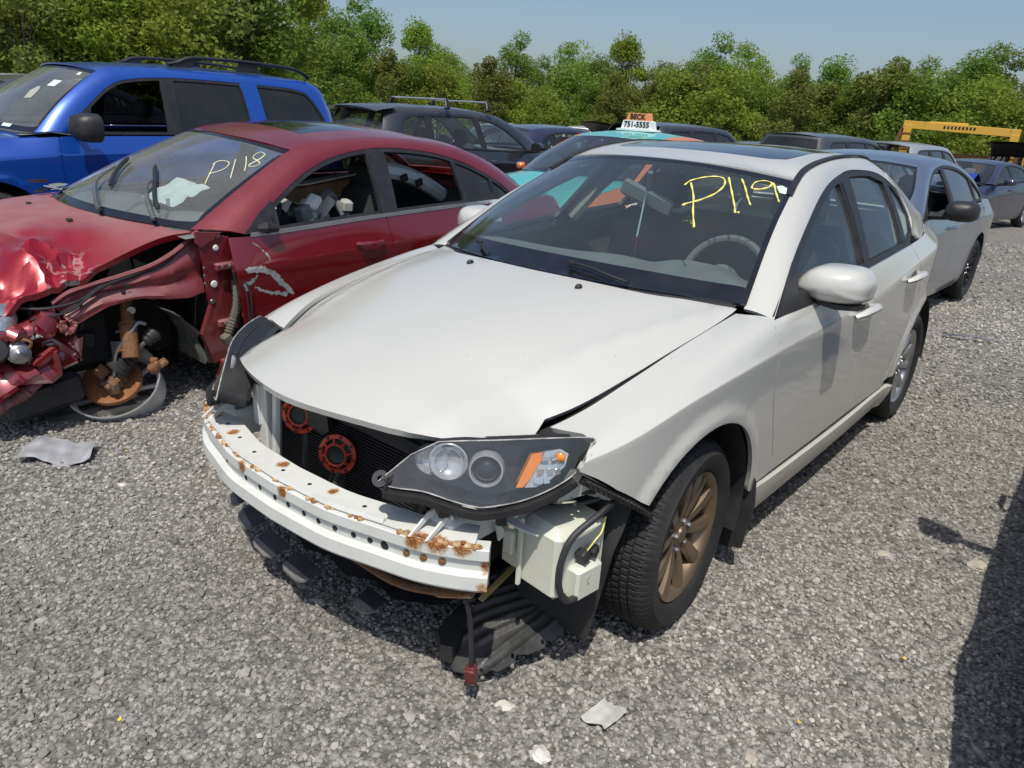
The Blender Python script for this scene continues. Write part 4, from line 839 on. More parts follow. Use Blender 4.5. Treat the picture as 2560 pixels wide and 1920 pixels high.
# drooping splash shield
tray = [(.732,.489),(.68,.471),(.641,.453),(.608,.421),(.521,.407),(.474,.406),(.318,.387),(.22,.40),(.20,.55),(.27,.613),(.262,.69),(.313,.708),(.328,.685),(.355,.70),(.404,.685),(.421,.657),(.451,.690),(.473,.690),(.478,.651),(.489,.642),(.504,.652),(.557,.633),(.587,.613),(.614,.619),(.662,.604),(.708,.562),(.738,.505)]
def trayP(x, y):
    x = np.asarray(x, float); y = np.asarray(y, float); z = .295 - .26*x - .137*y; d = (y - .42) - (.72 - x)*.42
    inside = np.clip((.60 + (.72-x)*.12 - y)/.03, 0, 1)
    for c in (-.11, -.075, -.035, .005): z = z + .011*np.exp(-((d - c + .012*np.sin(x*14))/.012)**2)*inside
    q = (.628 + (.66-x)*.16 - y); z = z + .014*np.clip(q/.02, 0, 1) - .014; z = z + .013*np.exp(-((q-.035)/.009)**2) + .012*np.exp(-((q-.075)/.009)**2)*np.clip((.70-x)/.05, 0, 1) + .010*np.exp(-((q-.115-.02*np.sin(x*12))/.010)**2)*np.clip((.66-x)/.05, 0, 1)
    return np.stack([x, y, z + .012], 1)
holes_ = [[(a + .006*math.cos(w), b + .006*math.sin(w)) for w in np.linspace(0, 2*math.pi, 8, endpoint=False)] for a, b in ((.462,.673), (.50,.640), (.60,.608), (.685,.565), (.30,.695))]
patch('splash_shield', trayP, tray, plain('dusty_moulded_plastic', (.055,.055,.053), .33, 0, .5, 9, .2, 60), car, holes=holes_, sp=(.008, .008), th=.003, inset=0, centre=(.4, .5, -2))
mb = MB(); mb.box((.40,.425,.185), (.30,.018,.006), rotm(0,.26,.02)); mb.build('foam_strip', plain('yellowed_foam_strip', (.60, .47, .17), .8, 0, .2, 20), car, False)
mb = MB(); mb.prism([(.73,.49),(.64,.45),(.56,.40),(.56,.36),(.70,.40),(.745,.46)], 0, .05, Matrix(((1,0,0,0),(0,1,0,0),(0,0,1,.06),(0,0,0,1)))); mb.build('shield_duct', M_plast, car, False)
mb = MB(); w = spline([(.80,.60,.44),(.81,.60,.40),(.79,.605,.30),(.775,.60,.20),(.765,.595,.13)], 8); mb.tube([tuple(q) for q in w], .0065, 7); dh = mb.build('dangling_harness', M_plast, car)
mb = MB(); mb.box((.763,.594,.105), (.030,.030,.048), rotm(.1,.15,.4), .004); mb.box((.763,.594,.128), (.022,.022,.012), rotm(.1,.15,.4), .002); mb.build('connector_plug', plain('brown_connector_plastic', (.16, .035, .03), .4, 0, .2), dh)
mb = MB(); mb.box((.762,.594,.078), (.030,.032,.010), rotm(.1,.15,.4), .002); mb.build('connector_cap', M_trim, dh)
# torn lower air dam and belly parts
M_torn = plain('grey_torn_plastic', (.16, .15, .14), .6, 0, .3, 25)
dam = [((.70,-.70),(.735,-.60)), ((.755,-.545),(.80,-.41)), ((.815,-.36),(.83,-.22)), ((.835,-.16),(.845,-.02)), ((.79,.14),(.795,.235))]
for i, (p0, p1) in enumerate(dam):
    p0 = np.array(p0); p1 = np.array(p1); t = (p1-p0)/np.linalg.norm(p1-p0); nrm = np.array([t[1], -t[0]]); nrm = nrm if nrm[0] > 0 else -nrm; z0 = .135 + .01*(i % 2); w = np.linalg.norm(p1-p0)
    def tab(nm, mat, a0, a1, ins, thk): mb = MB(); mb.prism([(ins, a0), (w-ins, a0), (w-ins-.01, a1*.6), (w-ins-.035, a1), (ins+.02, a1*.9), (ins, a1*.55)], -thk, thk, Matrix(((t[0], nrm[0]*.9, 0, p0[0]), (t[1], nrm[1]*.9, 0, p0[1]), (0, -.35, 1, z0), (0, 0, 0, 1)))); mb.build(nm, mat, car, False)
    tab('torn_air_dam', M_plast, -.05, .012, 0, .0025); tab('torn_edge', M_torn, .0, .030, .004, .0035)
V = []; n = 17
for i, y in enumerate(np.linspace(-.64, .42, n)):
    V += [(.80 - .12*(y/.64)**2, y, .215 + .02*math.sin(i*2.1)), (.68, y, .20), (.45, y, .20), (.1, y, .19)]
mb = MB(); mb.grid(V, n, 4); mb.build('undertray', M_plast, car)
mb = MB(); mb.tube([tuple(q) for q in spline([(.80,.62,.40),(.84,.52,.375),(.87,.42,.365),(.88,.3,.37),(.89,.1,.385)], 6)], [.022]*6+[.016]*19, 7, flat=.5); mb.build('bent_lower_beam', M_ruststeel, car)
mb = MB(); mb.box((.25, 0, .40), (.75, .9, .32), None, .05); mb.box((.5, .0, .55), (.3, .7, .2), None, .04); mb.build('engine_block', M_dark, car)
mb = MB(); mb.tube([(.0,-.65,.3),(.0,.65,.3)], .03, 8); mb.tube([(-2.62,-.65,.3),(-2.62,.65,.3)], .03, 8); mb.build('axle', M_ruststeel, car)

# loom, pipes and sheet-metal stays behind the beam
for pts, r in ((((.74,.36,.72),(.76,.30,.69),(.755,.20,.70),(.765,.05,.705),(.75,-.10,.70),(.755,-.30,.70)), .009), (((.735,.37,.66),(.74,.375,.55),(.735,.37,.42),(.72,.30,.36)), .010), (((.73,-.37,.66),(.745,-.385,.56),(.735,-.375,.45)), .012), (((.66,.56,.62),(.60,.62,.60),(.52,.68,.605),(.46,.74,.61)), .008), (((.63,.60,.585),(.57,.66,.575),(.52,.72,.585),(.47,.76,.60)), .006)):
    mb = MB(); mb.tube([tuple(q) for q in spline(pts, 7)], r, 7); mb.build('wiring_loom', M_plast, car)
for y in (.16, -.02, -.27):
    mb = MB(); mb.box((.758, y, .70), (.018, .02, .016), None, .003); mb.build('loom_clip', M_trim, car)
mb = MB(); mb.prism([(.62,.47),(.66,.56),(.70,.57),(.70,.545),(.665,.53),(.645,.46)], -.003, .003, Matrix(((1,0,0,0),(0,0,1,.565),(0,1,0,0),(0,0,0,1)))); st_ = mb.build('sheet_metal_stay', M_beam, car, False)
mb = MB(); mb.sweep([(-.016,-.002),(.016,-.002),(.016,.002),(-.016,.002)], [(.665,.56,.555),(.655,.60,.545),(.63,.645,.525),(.61,.67,.515)]); mb.build('stay_arm', M_beam, st_)
mb = MB(); mb.lathe([(.010,0),(.009,.006),(0,.007)], frame((.672,.572,.55), (.4,.9,.1)), 6); mb.build('bolt', M_ruststeel, st_)
mb = MB(); mb.prism([(-.10,.70),(.02,.70),(.03,.62),(.0,.60),(-.08,.61)], -.01, .01, Matrix(((0,0,1,.742),(1,0,0,-.06),(0,1,0,0),(0,0,0,1)))); mb.build('hood_latch_bracket', M_trim, car, False)
mb = MB(); mb.tube([(.745,-.30,.70),(.750,-.32,.40)], .016, 8); mb.box((.745,-.395,.62), (.05,.03,.18), None, .006); mb.build('support_upright', M_beam, car)
# ---------------------------------------------------------------- general car builder for the other vehicles
def clip(poly, a, b, c):
    """keep the side a*x + b*z <= c"""
    out = []
    for i in range(len(poly)):
        p, q = poly[i], poly[(i+1) % len(poly)]; dp = a*p[0] + b*p[1] - c; dq = a*q[0] + b*q[1] - c
        if dp <= 0: out.append(p)
        if dp*dq < 0: t = dp/(dp-dq); out.append((p[0] + (q[0]-p[0])*t, p[1] + (q[1]-p[1])*t))
    return out
class GCar: pass
def gcar(name, label, cat, loc, rz, S, paint, sp=.06, group=None, glassm=None, skip=(), lower=None, rim=None, inside=True, z=0, bumper=None, wheels=(1, 1, 1, 1), nsp=10, doors_paint=None):
    g = GCar(); root = empty(name, (loc[0], loc[1], z), rz); tag(root, label, cat, group); g.root = root; g.S = S
    hw, fo, wb, ro, zs = S['hw'], S['fo'], S['wb'], S['ro'], S['zs']; xr = -wb - ro; glassm = glassm or M_sglass; bumper = bumper or paint; rim = rim or M_alu
    nf = S.get('nose', 1.0)
    plan = [(fo, 0), (fo-.015*nf, .3*hw), (fo-.06*nf, .58*hw), (fo-.17*nf, .82*hw), (fo-.42*nf, .945*hw), (.05, .985*hw), (-.5, hw), (-wb*.6, hw), (-wb, .988*hw), (xr+.40, .955*hw), (xr+.15, .86*hw), (xr+.045, .6*hw), (xr+.01, .3*hw), (xr, 0)]
    az = S['R'] + .01; ar = S['R'] + .062
    K = Skirt(plan, [(zs, .075), (zs+.12, .022), ([(x, zs + .12 + .5*(z_-zs-.12)) for x, z_ in S['crease']], .004), (S['crease'], 0), (S['top'], S['ins'])], crease=(3,), arches=((0, az, ar), (-wb, az, ar)), flare=S.get('flare', .012)); g.K = K
    k_, c_ = S['G']
    def G(x, z):
        x = np.asarray(x, float); z = np.asarray(z, float); b = K.edge(4, x); h = z - b[:, 2]; y = b[:, 1] - k_*h - c_*np.abs(h)*h
        return np.stack([x, y, z], 1)
    g.G = G
    def gi(q, d=0.0):
        p = G([q[0]], [q[1]])[0]; return (q[0], q[2] if len(q) > 2 else float(p[1]) - d, q[1])
    di = S.get('din', .045); pr = [(gi(a, di), gi(b)) for a, b in S['pairs']]; kA, kC = S['kA'], S['kC']
    xo = S['pairs'][-1][1][0]; xi, zi = S['pairs'][-1][0][:2]; zt = lambda x: float(fn(S['top'])(x))
    ext = [(gi((xi - .03*t - .0, zi + (zt(xi)-zi)*t), di), tuple(K.edge(4, [xo + (xi - .05 - xo)*t])[0])) for t in (.35, .7, 1.0)]
    inn = [q[0] for q in pr]; g.inn = inn; B = Band(pr + ext, .11); g.B = B
    SV = (sp, sp*4); near = sp < .09
    # flank panels
    dl = S['doors']; L = [[K.sv(x, z) for x, z in d] for d in dl]
    topv = lambda a, b, n=10: [K.xv(x, 4) for x in np.linspace(a, b, n)]
    aF = [K.sv(*q) for q in arc(0, az, ar, 180 - 4, 20, 16)]; aR = [K.sv(*q) for q in arc(-wb, az, ar, 160, 4, 16)]
    xf = fo - S.get('bumpf', .42)*1.0; xb = xr + .36; zb = S.get('bumpz', .55)
    fend = topv(xf + .06, dl[0][0][0] + .02, 10) + L[0] + [K.sv(-ar-.02, zs+.12)] + aF + [K.sv(xf - .02, S['R'] + .1), K.sv(xf, zb)]
    quar = L[-1][::-1] + topv(dl[-1][0][0], xr + .05, 12) + [K.sv(xr + .06, zb+.12), K.sv(xb, zb), K.sv(xb - .0, S['R'] + .12)] + aR + [K.sv(-wb + ar + .03, zs + .1), K.sv(dl[-1][-1][0], zs + .1)]
    sF = float(K.s_of_x(xf)); sB = float(K.s_of_x(xb)); s6 = float(K.s_of_x(xr + .06))
    ctr = (-wb/2, 0, .7); P = lambda nm, f, poly, m, **kw: patch(nm, f, poly, m, root, centre=ctr, **{**dict(sp=(sp, sp)), **kw})
    outer = [q[1] for q in pr]; dlo = [(q[0], q[2]) for q in spline(outer, 5)]; dlo = dlo + [(x, zt(x) + .012) for x in np.linspace(dlo[-1][0], dlo[0][0], 8)[1:-1]]
    win = []
    fr = [tuple(q) for q in inset_poly(np.array(dlo), S.get('wframe', .022), (1, 1))]
    xs = [9] + [0]*0
    spl = S['split']
    for i in range(len(spl) + 1):
        w = fr
        if i > 0: (xb_, xt_, wd) = spl[i-1]; a = -(1.4-.95); nx, nz = 1.0, -(xt_-xb_)/(1.4-.97); w = clip(w, nx, nz, (xb_ - wd/2)*nx + nz*.97)
        if i < len(spl): (xb_, xt_, wd) = spl[i]; nx, nz = 1.0, -(xt_-xb_)/(1.4-.97); w = clip(w, -nx, -nz, -((xb_ + wd/2)*nx + nz*.97))
        if len(w) > 2: win.append(w)
    g.win = win; g.dlo = dlo; g.P = P
    gm = S.get('wglass', [glassm]*len(win)); open_ = S.get('open', ())
    for mir in (False, True):
        sd = -1 if mir else 1; tagm = 'R' if mir else 'L'
        col = paint
        if 'fender'+tagm not in skip: P('fender', K.P, fend, lower or col, sp=SV, mirror=mir, th=.015)
        for i in range(len(L)-1):
            d = L[i][::-1] + topv(dl[i][0][0] - .01, dl[i+1][0][0] + .01, 8) + L[i+1]
            dd = P(('front_door', 'rear_door', 'side_door')[i], K.P, d, (doors_paint or lower or col), sp=SV, mirror=mir)
            hx = dl[i+1][0][0] + .17; hz = zt(hx) - S.get('hdrop', .13); q = [K.P(*[np.array([w]) for w in K.sv(hx + dx, hz)])[0] for dx in (.10, .07, -.07, -.10)]
            mb = MB(); mb.tube([(a, sd*(b + o), c) for (a, b, c), o in zip(q, (.003, .03, .033, .003))], [.011, .014, .014, .011], 8 if near else 5); mb.build('door_handle', S.get('hmat', doors_paint or lower or col), dd)
        P('quarter_panel', K.P, quar, lower or col, sp=SV, mirror=mir)
        P('sill', K.P, [K.xv(x, 0) for x in np.linspace(-ar-.02, -wb+ar+.02, 10)] + [K.sv(x, zs+.125) for x in np.linspace(-wb+ar+.02, -ar-.02, 10)], S.get('sillm', lower or col), sp=SV, mirror=mir, th=.03)
        if 'front' not in skip:
            fb = P('front_bumper', K.P, [(0 if True else 0, .0), (sF - .01, .0), (K.sv(xf, S['R']+.1)), K.sv(xf, zb), (sF - .0, 3.0), (sF - .05, 3.95), (0, 3.95)], bumper, sp=(sp, sp*5), mirror=mir)
            lp = S.get('lamp', (.16, .62, .0, .13)); zc = float(K.z[4](fo - .1))
            s0, s1 = lp[0]*sF/.42*.0 + lp[0], lp[1]
            P('headlight', K.P, [(s1*.55, 2.75), (s1, 2.9), (s1 + .28, 3.55), (s1 + .25, 3.85), (s1*.7, 3.8), (s1*.5, 3.3)], M_ltclear, sp=(.05, .25), mirror=mir, offs=.006, th=.02)
            P('lower_grille', K.P, [(0, .9), (s1*.8, .9), (s1*.7, 1.8), (0, 1.8)], M_trim, sp=(.1, .5), mirror=mir, offs=.004)
        P('rear_bumper', K.P, [(sB + .01, 0), (K.L, 0), (K.L, 2.6), (s6, 2.6), K.sv(xb, zb), K.sv(xb, S['R']+.12)], bumper, sp=(sp, sp*5), mirror=mir)
        P('rear_panel', K.P, [(s6 + .01, 2.64), (K.L, 2.64), (K.L, 4), (s6 + .01, 4)], S.get('tailm', lower or col), sp=(sp, sp*5), mirror=mir)
        tl = S.get('tail', (.30, .06, 2.9, 3.8)); P('tail_lamp', K.P, [(s6 - tl[0], tl[3]-.35), (s6 - tl[0]*.8, tl[3]), (s6 + tl[1], tl[3]), (s6 + tl[1], tl[2]), (s6 - tl[0]*.5, tl[2])], M_ltred, sp=(.06, .3), mirror=mir, offs=.006, th=.02)
        P('roof_pillar_frame', B.P, [(t, 0) for t in np.linspace(0, 1, 50)] + [(t, 1) for t in np.linspace(1, 0, 50)], S.get('framem', paint), sp=(.016 if near else .04, .34), mirror=mir, inset=0)
        P('window_frame', G, dlo, M_trim, mirror=mir, offs=-.003, inset=0, holes=win, th=.02)
        for i, w in enumerate(win):
            if (tagm, i) in open_: continue
            P(('front_window', 'rear_window', 'quarter_window', 'rear_quarter_window')[i], G, w, gm[i], mirror=mir, offs=-.013, th=0, inset=-.008, sp=(.1, .1))
        if inside: P('door_inner_trim', K.P, [K.xv(-.5, .8), K.xv(-wb+.35, .8), K.xv(-wb+.35, 4), K.xv(-.5, 4)], S.get('trimm', M_dark), sp=(.25, .9), mirror=mir, offs=-.07, th=0)
        # mirror
        if S.get('mirror', True) is True or (S.get('mirror') == tagm):
            mx, mz = S.get('mpos', (-.74, zt(-.7) + .09)); my = float(G([mx], [zt(mx)])[0][1]); mr = S.get('msize', (.23, .15, .12)); mm = S.get('mirm', paint)
            oc = [(math.copysign(abs(math.cos(w))**.65, math.cos(w)), math.copysign(abs(math.sin(w))**.7, math.sin(w))) for w in np.linspace(0, 2*math.pi, 20, endpoint=False)]
            V = []; prof = [(1, -.3), (1, .05), (.95, .45), (.75, .8), (.4, .97), (.05, 1)]
            for k2, dx in prof:
                for a, b in oc: V.append((mx + dx*mr[2] - .10*a*k2*mr[0], sd*(my + .10 + mr[0]/2*(1 + a*k2)), mz + b*k2*mr[1]/2))
            n = len(oc); F = [(i*n+j, i*n+(j+1) % n, (i+1)*n+(j+1) % n, (i+1)*n+j) for i in range(len(prof)-1) for j in range(n)] + [tuple((len(prof)-1)*n+j for j in range(n)), tuple(range(n-1, -1, -1))]
            mo = meshobj('mirror', V, F, mm, root, True, 60)
            mb = MB(); mb.tube([(mx+.02, sd*(my-.01), mz-.06), (mx+.02, sd*(my+.16), mz-.05)], [.035, .025], 8); mb.build('mirror_arm', M_trim, mo)
    # roof, screens, hood, deck
    re = inn[kA-1:kC]; R = Cap([(a, b, c) for a, b, c in re], S['roofc'], 2.2); g.R = R; hx, hy = re[0][0], re[0][1]; tx, ty = re[-1][0], re[-1][1]; hbx = S['b1'][0]; rbx = S.get('rb1', (-.06, .03))[0]
    roof = [(hx + hbx*(1-(abs(y)/hy)**2.2), y) for y in np.linspace(-hy, hy, 13)] + [(a, b-.002) for a, b, c in re[1:]] + [(tx + rbx*(1-(abs(y)/ty)**2.2), y) for y in np.linspace(ty, -ty, 11)[1:-1]] + [(a, -b+.002) for a, b, c in re[:0:-1]]
    P('roof', R.P, roof, S.get('roofm', paint), inset=.001, holes=S.get('roofholes', ()))
    if inside: P('headliner', R.P, [(hx-.05, hy-.06), (hx-.05, -hy+.06), (tx+.1, -ty+.06), (tx+.1, ty-.06)], S.get('linerm', M_int), sp=(.3, .3), offs=-.045, th=0)
    WS = Screen(inn[:kA], S['b0'], S['b1']); g.WS = WS
    wi = [(t, w) for t, w in spline([(.06,0),(.06,.6),(.07,.95),(.2,.97),(.85,.96),(.94,.92),(.955,0),(.94,-.92),(.85,-.96),(.2,-.97),(.07,-.95),(.06,-.6)], 4, True)]
    wo = [(-.02, w) for w in np.linspace(-1, 1, 13)] + [(t, 1) for t in np.linspace(.1, .9, 8)] + [(.99, w) for w in np.linspace(1, -1, 13)] + [(t, -1) for t in np.linspace(.9, .1, 8)]
    P('windscreen_border', WS.P, wo, M_frit, sp=(.1, .12), holes=(wi,), inset=0, th=.006); g.ws = P('windscreen', WS.P, wi, S.get('wsm', M_glass), sp=(.1, .12), inset=-.003, th=0)
    bb = list(ext[-1:]) ; rin = [ext[-1][0]] + inn[:kC-2:-1]; RS = Screen(rin, S.get('rb0', (-.10, 0)), S.get('rb1', (-.06, .03))); g.RS = RS
    ri = [(.10,-.88),(.10,.88),(.5,.9),(.92,.88),(.92,-.88),(.5,-.9)]
    if 'rear_screen' not in skip:
        P('rear_screen_frame', RS.P, [(0, w) for w in np.linspace(-1, 1, 11)] + [(t, 1) for t in (.3, .6, .9)] + [(.99, w) for w in np.linspace(1, -1, 11)] + [(t, -1) for t in (.9, .6, .3)], S.get('rsm', paint), sp=(.12, .12), holes=(ri,), inset=0)
        P('rear_screen', RS.P, ri, S.get('rglass', glassm), sp=(.12, .12), inset=-.003, th=0)
    cow = S['cowl']; eh = [tuple(q) for q in K.edge(4, np.linspace(cow[1], fo - .03, 24))]; H = Cap(eh + [(fo + .002, .02, eh[-1][2] - .01)], S['hoodc'], 2.5); g.H = H
    hd = [(cow[0] + (cow[1]-cow[0])*(abs(y)/eh[0][1])**2.2, y) for y in np.linspace(-eh[0][1], eh[0][1], 13)] + [(a, b - .004) for a, b, c in eh[1:]] + [(fo-.012, 0)] + [(a, -b + .004) for a, b, c in eh[:0:-1]]
    g.hoodpoly = hd
    if 'hood' not in skip: P('hood', H.P, hd, S.get('hoodm', paint), inset=0)
    if 'deckc' in S:
        de = [tuple(q) for q in K.edge(4, np.linspace(S['deckx'], xr + .03, 14))]; D = Cap([(xr - .002, .02, de[-1][2])] + de, S['deckc'], 2.6)
        P('boot_lid', D.P, [(S['deckx'] - .12*(1-(abs(y)/de[0][1])**2), y) for y in np.linspace(de[0][1], -de[0][1], 9)] + [(a, -b+.004) for a, b, c in de[1:]] + [(xr + .01, 0)] + [(a, b-.004) for a, b, c in de[:0:-1]], paint, inset=0)
    else:
        de = [tuple(q) for q in K.edge(4, np.linspace(xi - .05, xr + .03, 10))]; D = Cap([(xr - .002, .02, de[-1][2])] + de, [(xr, zt(xr)), (xi - .05, zt(xi) + .01)], 2.6)
        P('tailgate_ledge', D.P, [(xi - .08, y) for y in np.linspace(de[0][1], -de[0][1], 5)] + [(a, -b+.004) for a, b, c in de[1:]] + [(xr + .01, 0)] + [(a, b-.004) for a, b, c in de[:0:-1]], S.get('tailm', paint), inset=0, sp=(.1, .1))
    # insides
    if inside:
        mb = MB(); mb.box((-wb/2-.3, 0, zs+.08), (wb-.35, hw*1.7, .05)); mb.box((-.45, 0, .55), (.06, hw*1.6, .6)); mb.build('floor_pan', M_dark, root)
        zc = zt(-.6); n = 11; V = []
        for y in np.linspace(-hw+.12, hw-.12, n): V += [(-.30, y, zc), (-.55, y, zc + .02 + .03*math.exp(-((y-.37)/.18)**4)), (-.78, y, zc - .01 + .03*math.exp(-((y-.37)/.18)**4)), (-.78, y, zc-.3)]
        mb = MB(); mb.grid(V, n, 4); mb.build('dashboard', S.get('dashm', M_int), root)
        mb = MB(); C = Vector((-.98, .37, zc - .03)); A = Vector((-.38, 0, .92)); mb.tube([C + A*(.18*math.sin(w)) + Vector((0, .18*math.cos(w), 0)) for w in np.linspace(0, 2*math.pi, 25)], .017, 6, False); mb.tube([C - Vector((0, .17, 0)), C + Vector((0, .17, 0))], .02, 5); mb.build('steering_wheel', M_dark, root)
        for y in (-.37, .37): seat(root, -1.42, y, .5, S.get('seatm', M_seat), zc + .12)
        xs_ = -wb + .55; mb = MB(); mb.box((xs_, 0, .52), (.5, hw*1.4, .18), None, .05); mb.box((xs_ - .33, 0, zc - .15), (.16, hw*1.4, .55), rotm(0, -.3, 0), .05); mb.build('rear_seat', S.get('seatm', M_seat), root)
    else:
        mb = MB(); mb.box((-wb/2 - .1, 0, zt(-1.5) - .06), (wb*.9, hw*1.6, .05)); mb.build('cabin_floor', M_dark, root)
        for y in (-.37, .37): mb = MB(); mb.box((-1.65, y, zt(-1.5) + .08), (.15, .45, .4), rotm(0, -.2, 0), .05); mb.build('seat', M_seat, root)
    i = 0
    for x_ in (0, -wb):
        for sd in (1, -1):
            if wheels[i]:
                wheel(root, x_, sd*S['tw'], S['R'], S['W'], S.get('rr', S['R']*.69), rim, nsp, side=sd, style=S.get('rimstyle', 0), hub=near, tread=near and sd > 0)
            cx = x_; mb = MB(); V = []; n = 12
            for a in np.linspace(0, 180, n): w = math.radians(a); V += [(cx + (ar+.012)*math.cos(w), sd*(hw-.05), az + (ar+.012)*math.sin(w)), (cx + (ar+.012)*math.cos(w), sd*(hw-.42), az + (ar+.012)*math.sin(w))]
            if not ('liner'+str(i) in skip): mb.grid(V, n, 2); mb.build('wheel_arch_liner', M_dark, root)
            i += 1
    if 'front' not in skip:
        mb = MB(); mb.box((fo-.35, 0, .5), (.2, hw*1.2, .5)); mb.box((.1, 0, .45), (.6, hw*1.1, .35)); mb.build('engine_block', M_dark, root)
    return g
SEDAN = dict(wb=2.66, R=.32, tw=.775, W=.21, hw=.895, fo=.95, ro=1.0, zs=.19, G=(.50, .32), kA=3, kC=7, b0=(.28, .03), b1=(.13, .04), rb0=(-.20, .03), rb1=(-.10, .03), cowl=(-.15, -.40), deckx=-3.10,
    top=[(.95,.70),(.6,.80),(.2,.895),(-.3,.945),(-.55,.945),(-1.5,.985),(-2.6,1.015),(-3.1,1.02),(-3.66,.98)], ins=[(.95,.03),(.5,.12),(-.1,.15),(-.4,.11),(-.6,.055),(-2.6,.06),(-3.0,.12),(-3.66,.06)],
    crease=[(.95,.60),(0,.74),(-1.5,.83),(-3.66,.87)], hoodc=[(-.45,1.02),(-.1,1.0),(.4,.93),(.8,.81),(.95,.715)], deckc=[(-3.66,1.01),(-3.3,1.06),(-3.05,1.075)],
    roofc=[(-.95,1.38),(-1.3,1.43),(-1.7,1.455),(-2.1,1.435),(-2.5,1.375)], doors=[[(-.47,.93),(-.46,.8),(-.50,.55),(-.54,.31)], [(-1.50,.97),(-1.53,.8),(-1.54,.55),(-1.53,.31)], [(-2.42,1.0),(-2.42,.82),(-2.28,.62),(-2.14,.42),(-2.10,.31)]],
    split=[(-1.52,-1.60,.10), (-2.42,-2.40,.035)], pairs=[((-.36,.975),(-.56,.955)),((-.70,1.165),(-.80,1.10)),((-1.07,1.345),(-1.10,1.245)),((-1.3,1.395),(-1.35,1.325)),((-1.7,1.42),(-1.7,1.36)),((-2.1,1.40),(-2.1,1.335)),((-2.45,1.345),(-2.4,1.26)),((-2.75,1.24),(-2.65,1.14)),((-3.02,1.10),(-2.82,1.03))])
SUV = dict(wb=2.62, R=.35, tw=.78, W=.235, hw=.905, fo=.86, ro=.86, zs=.26, G=(.26, .22), kA=3, kC=8, b0=(.20, .03), b1=(.10, .03), rb0=(-.08, 0), rb1=(-.07, .02), cowl=(-.22, -.42), bumpz=.62,
    top=[(.86,.88),(.5,1.0),(.1,1.055),(-.4,1.085),(-.6,1.10),(-1.5,1.12),(-2.6,1.14),(-3.48,1.14)], ins=[(.86,.03),(.4,.08),(-.2,.10),(-.6,.05),(-3.0,.06),(-3.48,.04)],
    crease=[(.86,.80),(0,.93),(-1.5,1.0),(-3.48,1.02)], hoodc=[(-.45,1.14),(0,1.12),(.5,1.06),(.86,.90)], roofc=[(-.85,1.66),(-1.3,1.70),(-1.9,1.725),(-2.6,1.72),(-3.2,1.69)],
    doors=[[(-.55,1.09),(-.53,.9),(-.55,.6),(-.56,.38)], [(-1.50,1.11),(-1.52,.9),(-1.52,.6),(-1.50,.38)], [(-2.42,1.13),(-2.42,.9),(-2.26,.7),(-2.15,.52),(-2.12,.38)]],
    split=[(-1.49,-1.52,.12), (-2.36,-2.33,.17)], pairs=[((-.40,1.12),(-.60,1.125)),((-.66,1.38),(-.80,1.32)),((-.98,1.61),(-1.03,1.50)),((-1.2,1.655),(-1.22,1.565)),((-1.6,1.675),(-1.6,1.60)),((-2.1,1.68),(-2.2,1.60)),((-2.7,1.675),(-2.8,1.585)),((-3.15,1.64),(-3.0,1.53)),((-3.28,1.42),(-3.13,1.35)),((-3.38,1.18),(-3.22,1.16))], tail=(.12, .10, 3.0, 3.95), deckx=None)
SUV.pop('deckx')
HATCH = {**SEDAN, **dict(ro=.78, wb=2.62, kC=8, rb0=(-.10, 0), rb1=(-.06, .03),
    top=[(.95,.70),(.6,.80),(.2,.895),(-.3,.945),(-.55,.945),(-1.5,.985),(-2.6,1.04),(-3.40,1.06)], ins=[(.95,.03),(.5,.12),(-.1,.15),(-.4,.11),(-.6,.055),(-3.0,.06),(-3.4,.05)], crease=[(.95,.60),(0,.74),(-1.5,.83),(-3.4,.9)],
    roofc=[(-.95,1.39),(-1.3,1.44),(-1.8,1.47),(-2.4,1.455),(-3.0,1.40)], pairs=[((-.36,.975),(-.56,.955)),((-.70,1.165),(-.80,1.10)),((-1.07,1.345),(-1.10,1.245)),((-1.3,1.395),(-1.35,1.325)),((-1.7,1.43),(-1.7,1.36)),((-2.1,1.43),(-2.1,1.355)),((-2.5,1.415),(-2.5,1.32)),((-2.92,1.37),(-2.78,1.23)),((-3.14,1.22),(-2.86,1.13)),((-3.3,1.08),(-2.88,1.06))])}
HATCH.pop('deckc')
def sp_(base, **kw): return {**base, **kw}
# --- near neighbours
zup = .07
blue = gcar('suv', 'bright blue suv with black mirrors and roof rails behind the red car', 'suv', (.08, -5.92), math.radians(-.85), sp_(SUV, mirm=M_trim, hmat=M_blue, msize=(.24,.22,.13), mpos=(-.70,1.18), wglass=[M_sglass, M_tint, M_tint], open=(('L', 0),), wsm=M_dglass, rglass=M_tint, seatm=M_dark, hdrop=.16, sillm=M_trim), M_blue, .05, z=zup, wheels=(1, 1, 1, 1), nsp=6)
for sd in (1, -1):
    mb = MB(); q = [(-1.62,sd*.55,1.715),(-1.70,sd*.555,1.735),(-1.80,sd*.56,1.775),(-1.95,sd*.56,1.79),(-2.4,sd*.56,1.795),(-2.85,sd*.555,1.78),(-3.02,sd*.55,1.745),(-3.10,sd*.545,1.70)]
    mb.tube([tuple(a) for a in spline(q, 5)], [.028]*36, 8, flat=.55); rr_ = mb.build('roof_rail', M_trim, blue.root)
    mb = MB(); mb.prism([(-1.62,1.69),(-1.72,1.74),(-1.88,1.785),(-1.95,1.78),(-1.86,1.74),(-1.84,1.70)], -.02, .02, Matrix(((1,0,0,0),(0,0,1,sd*.557),(0,1,0,0),(0,0,0,1)))); mb.build('rail_foot', M_trim, rr_); mb = MB(); mb.prism([(-2.28,1.70),(-2.32,1.78),(-2.50,1.78),(-2.54,1.70)], -.015, .015, Matrix(((1,0,0,0),(0,0,1,sd*.557),(0,1,0,0),(0,0,0,1)))); mb.build('rail_foot', M_trim, rr_)
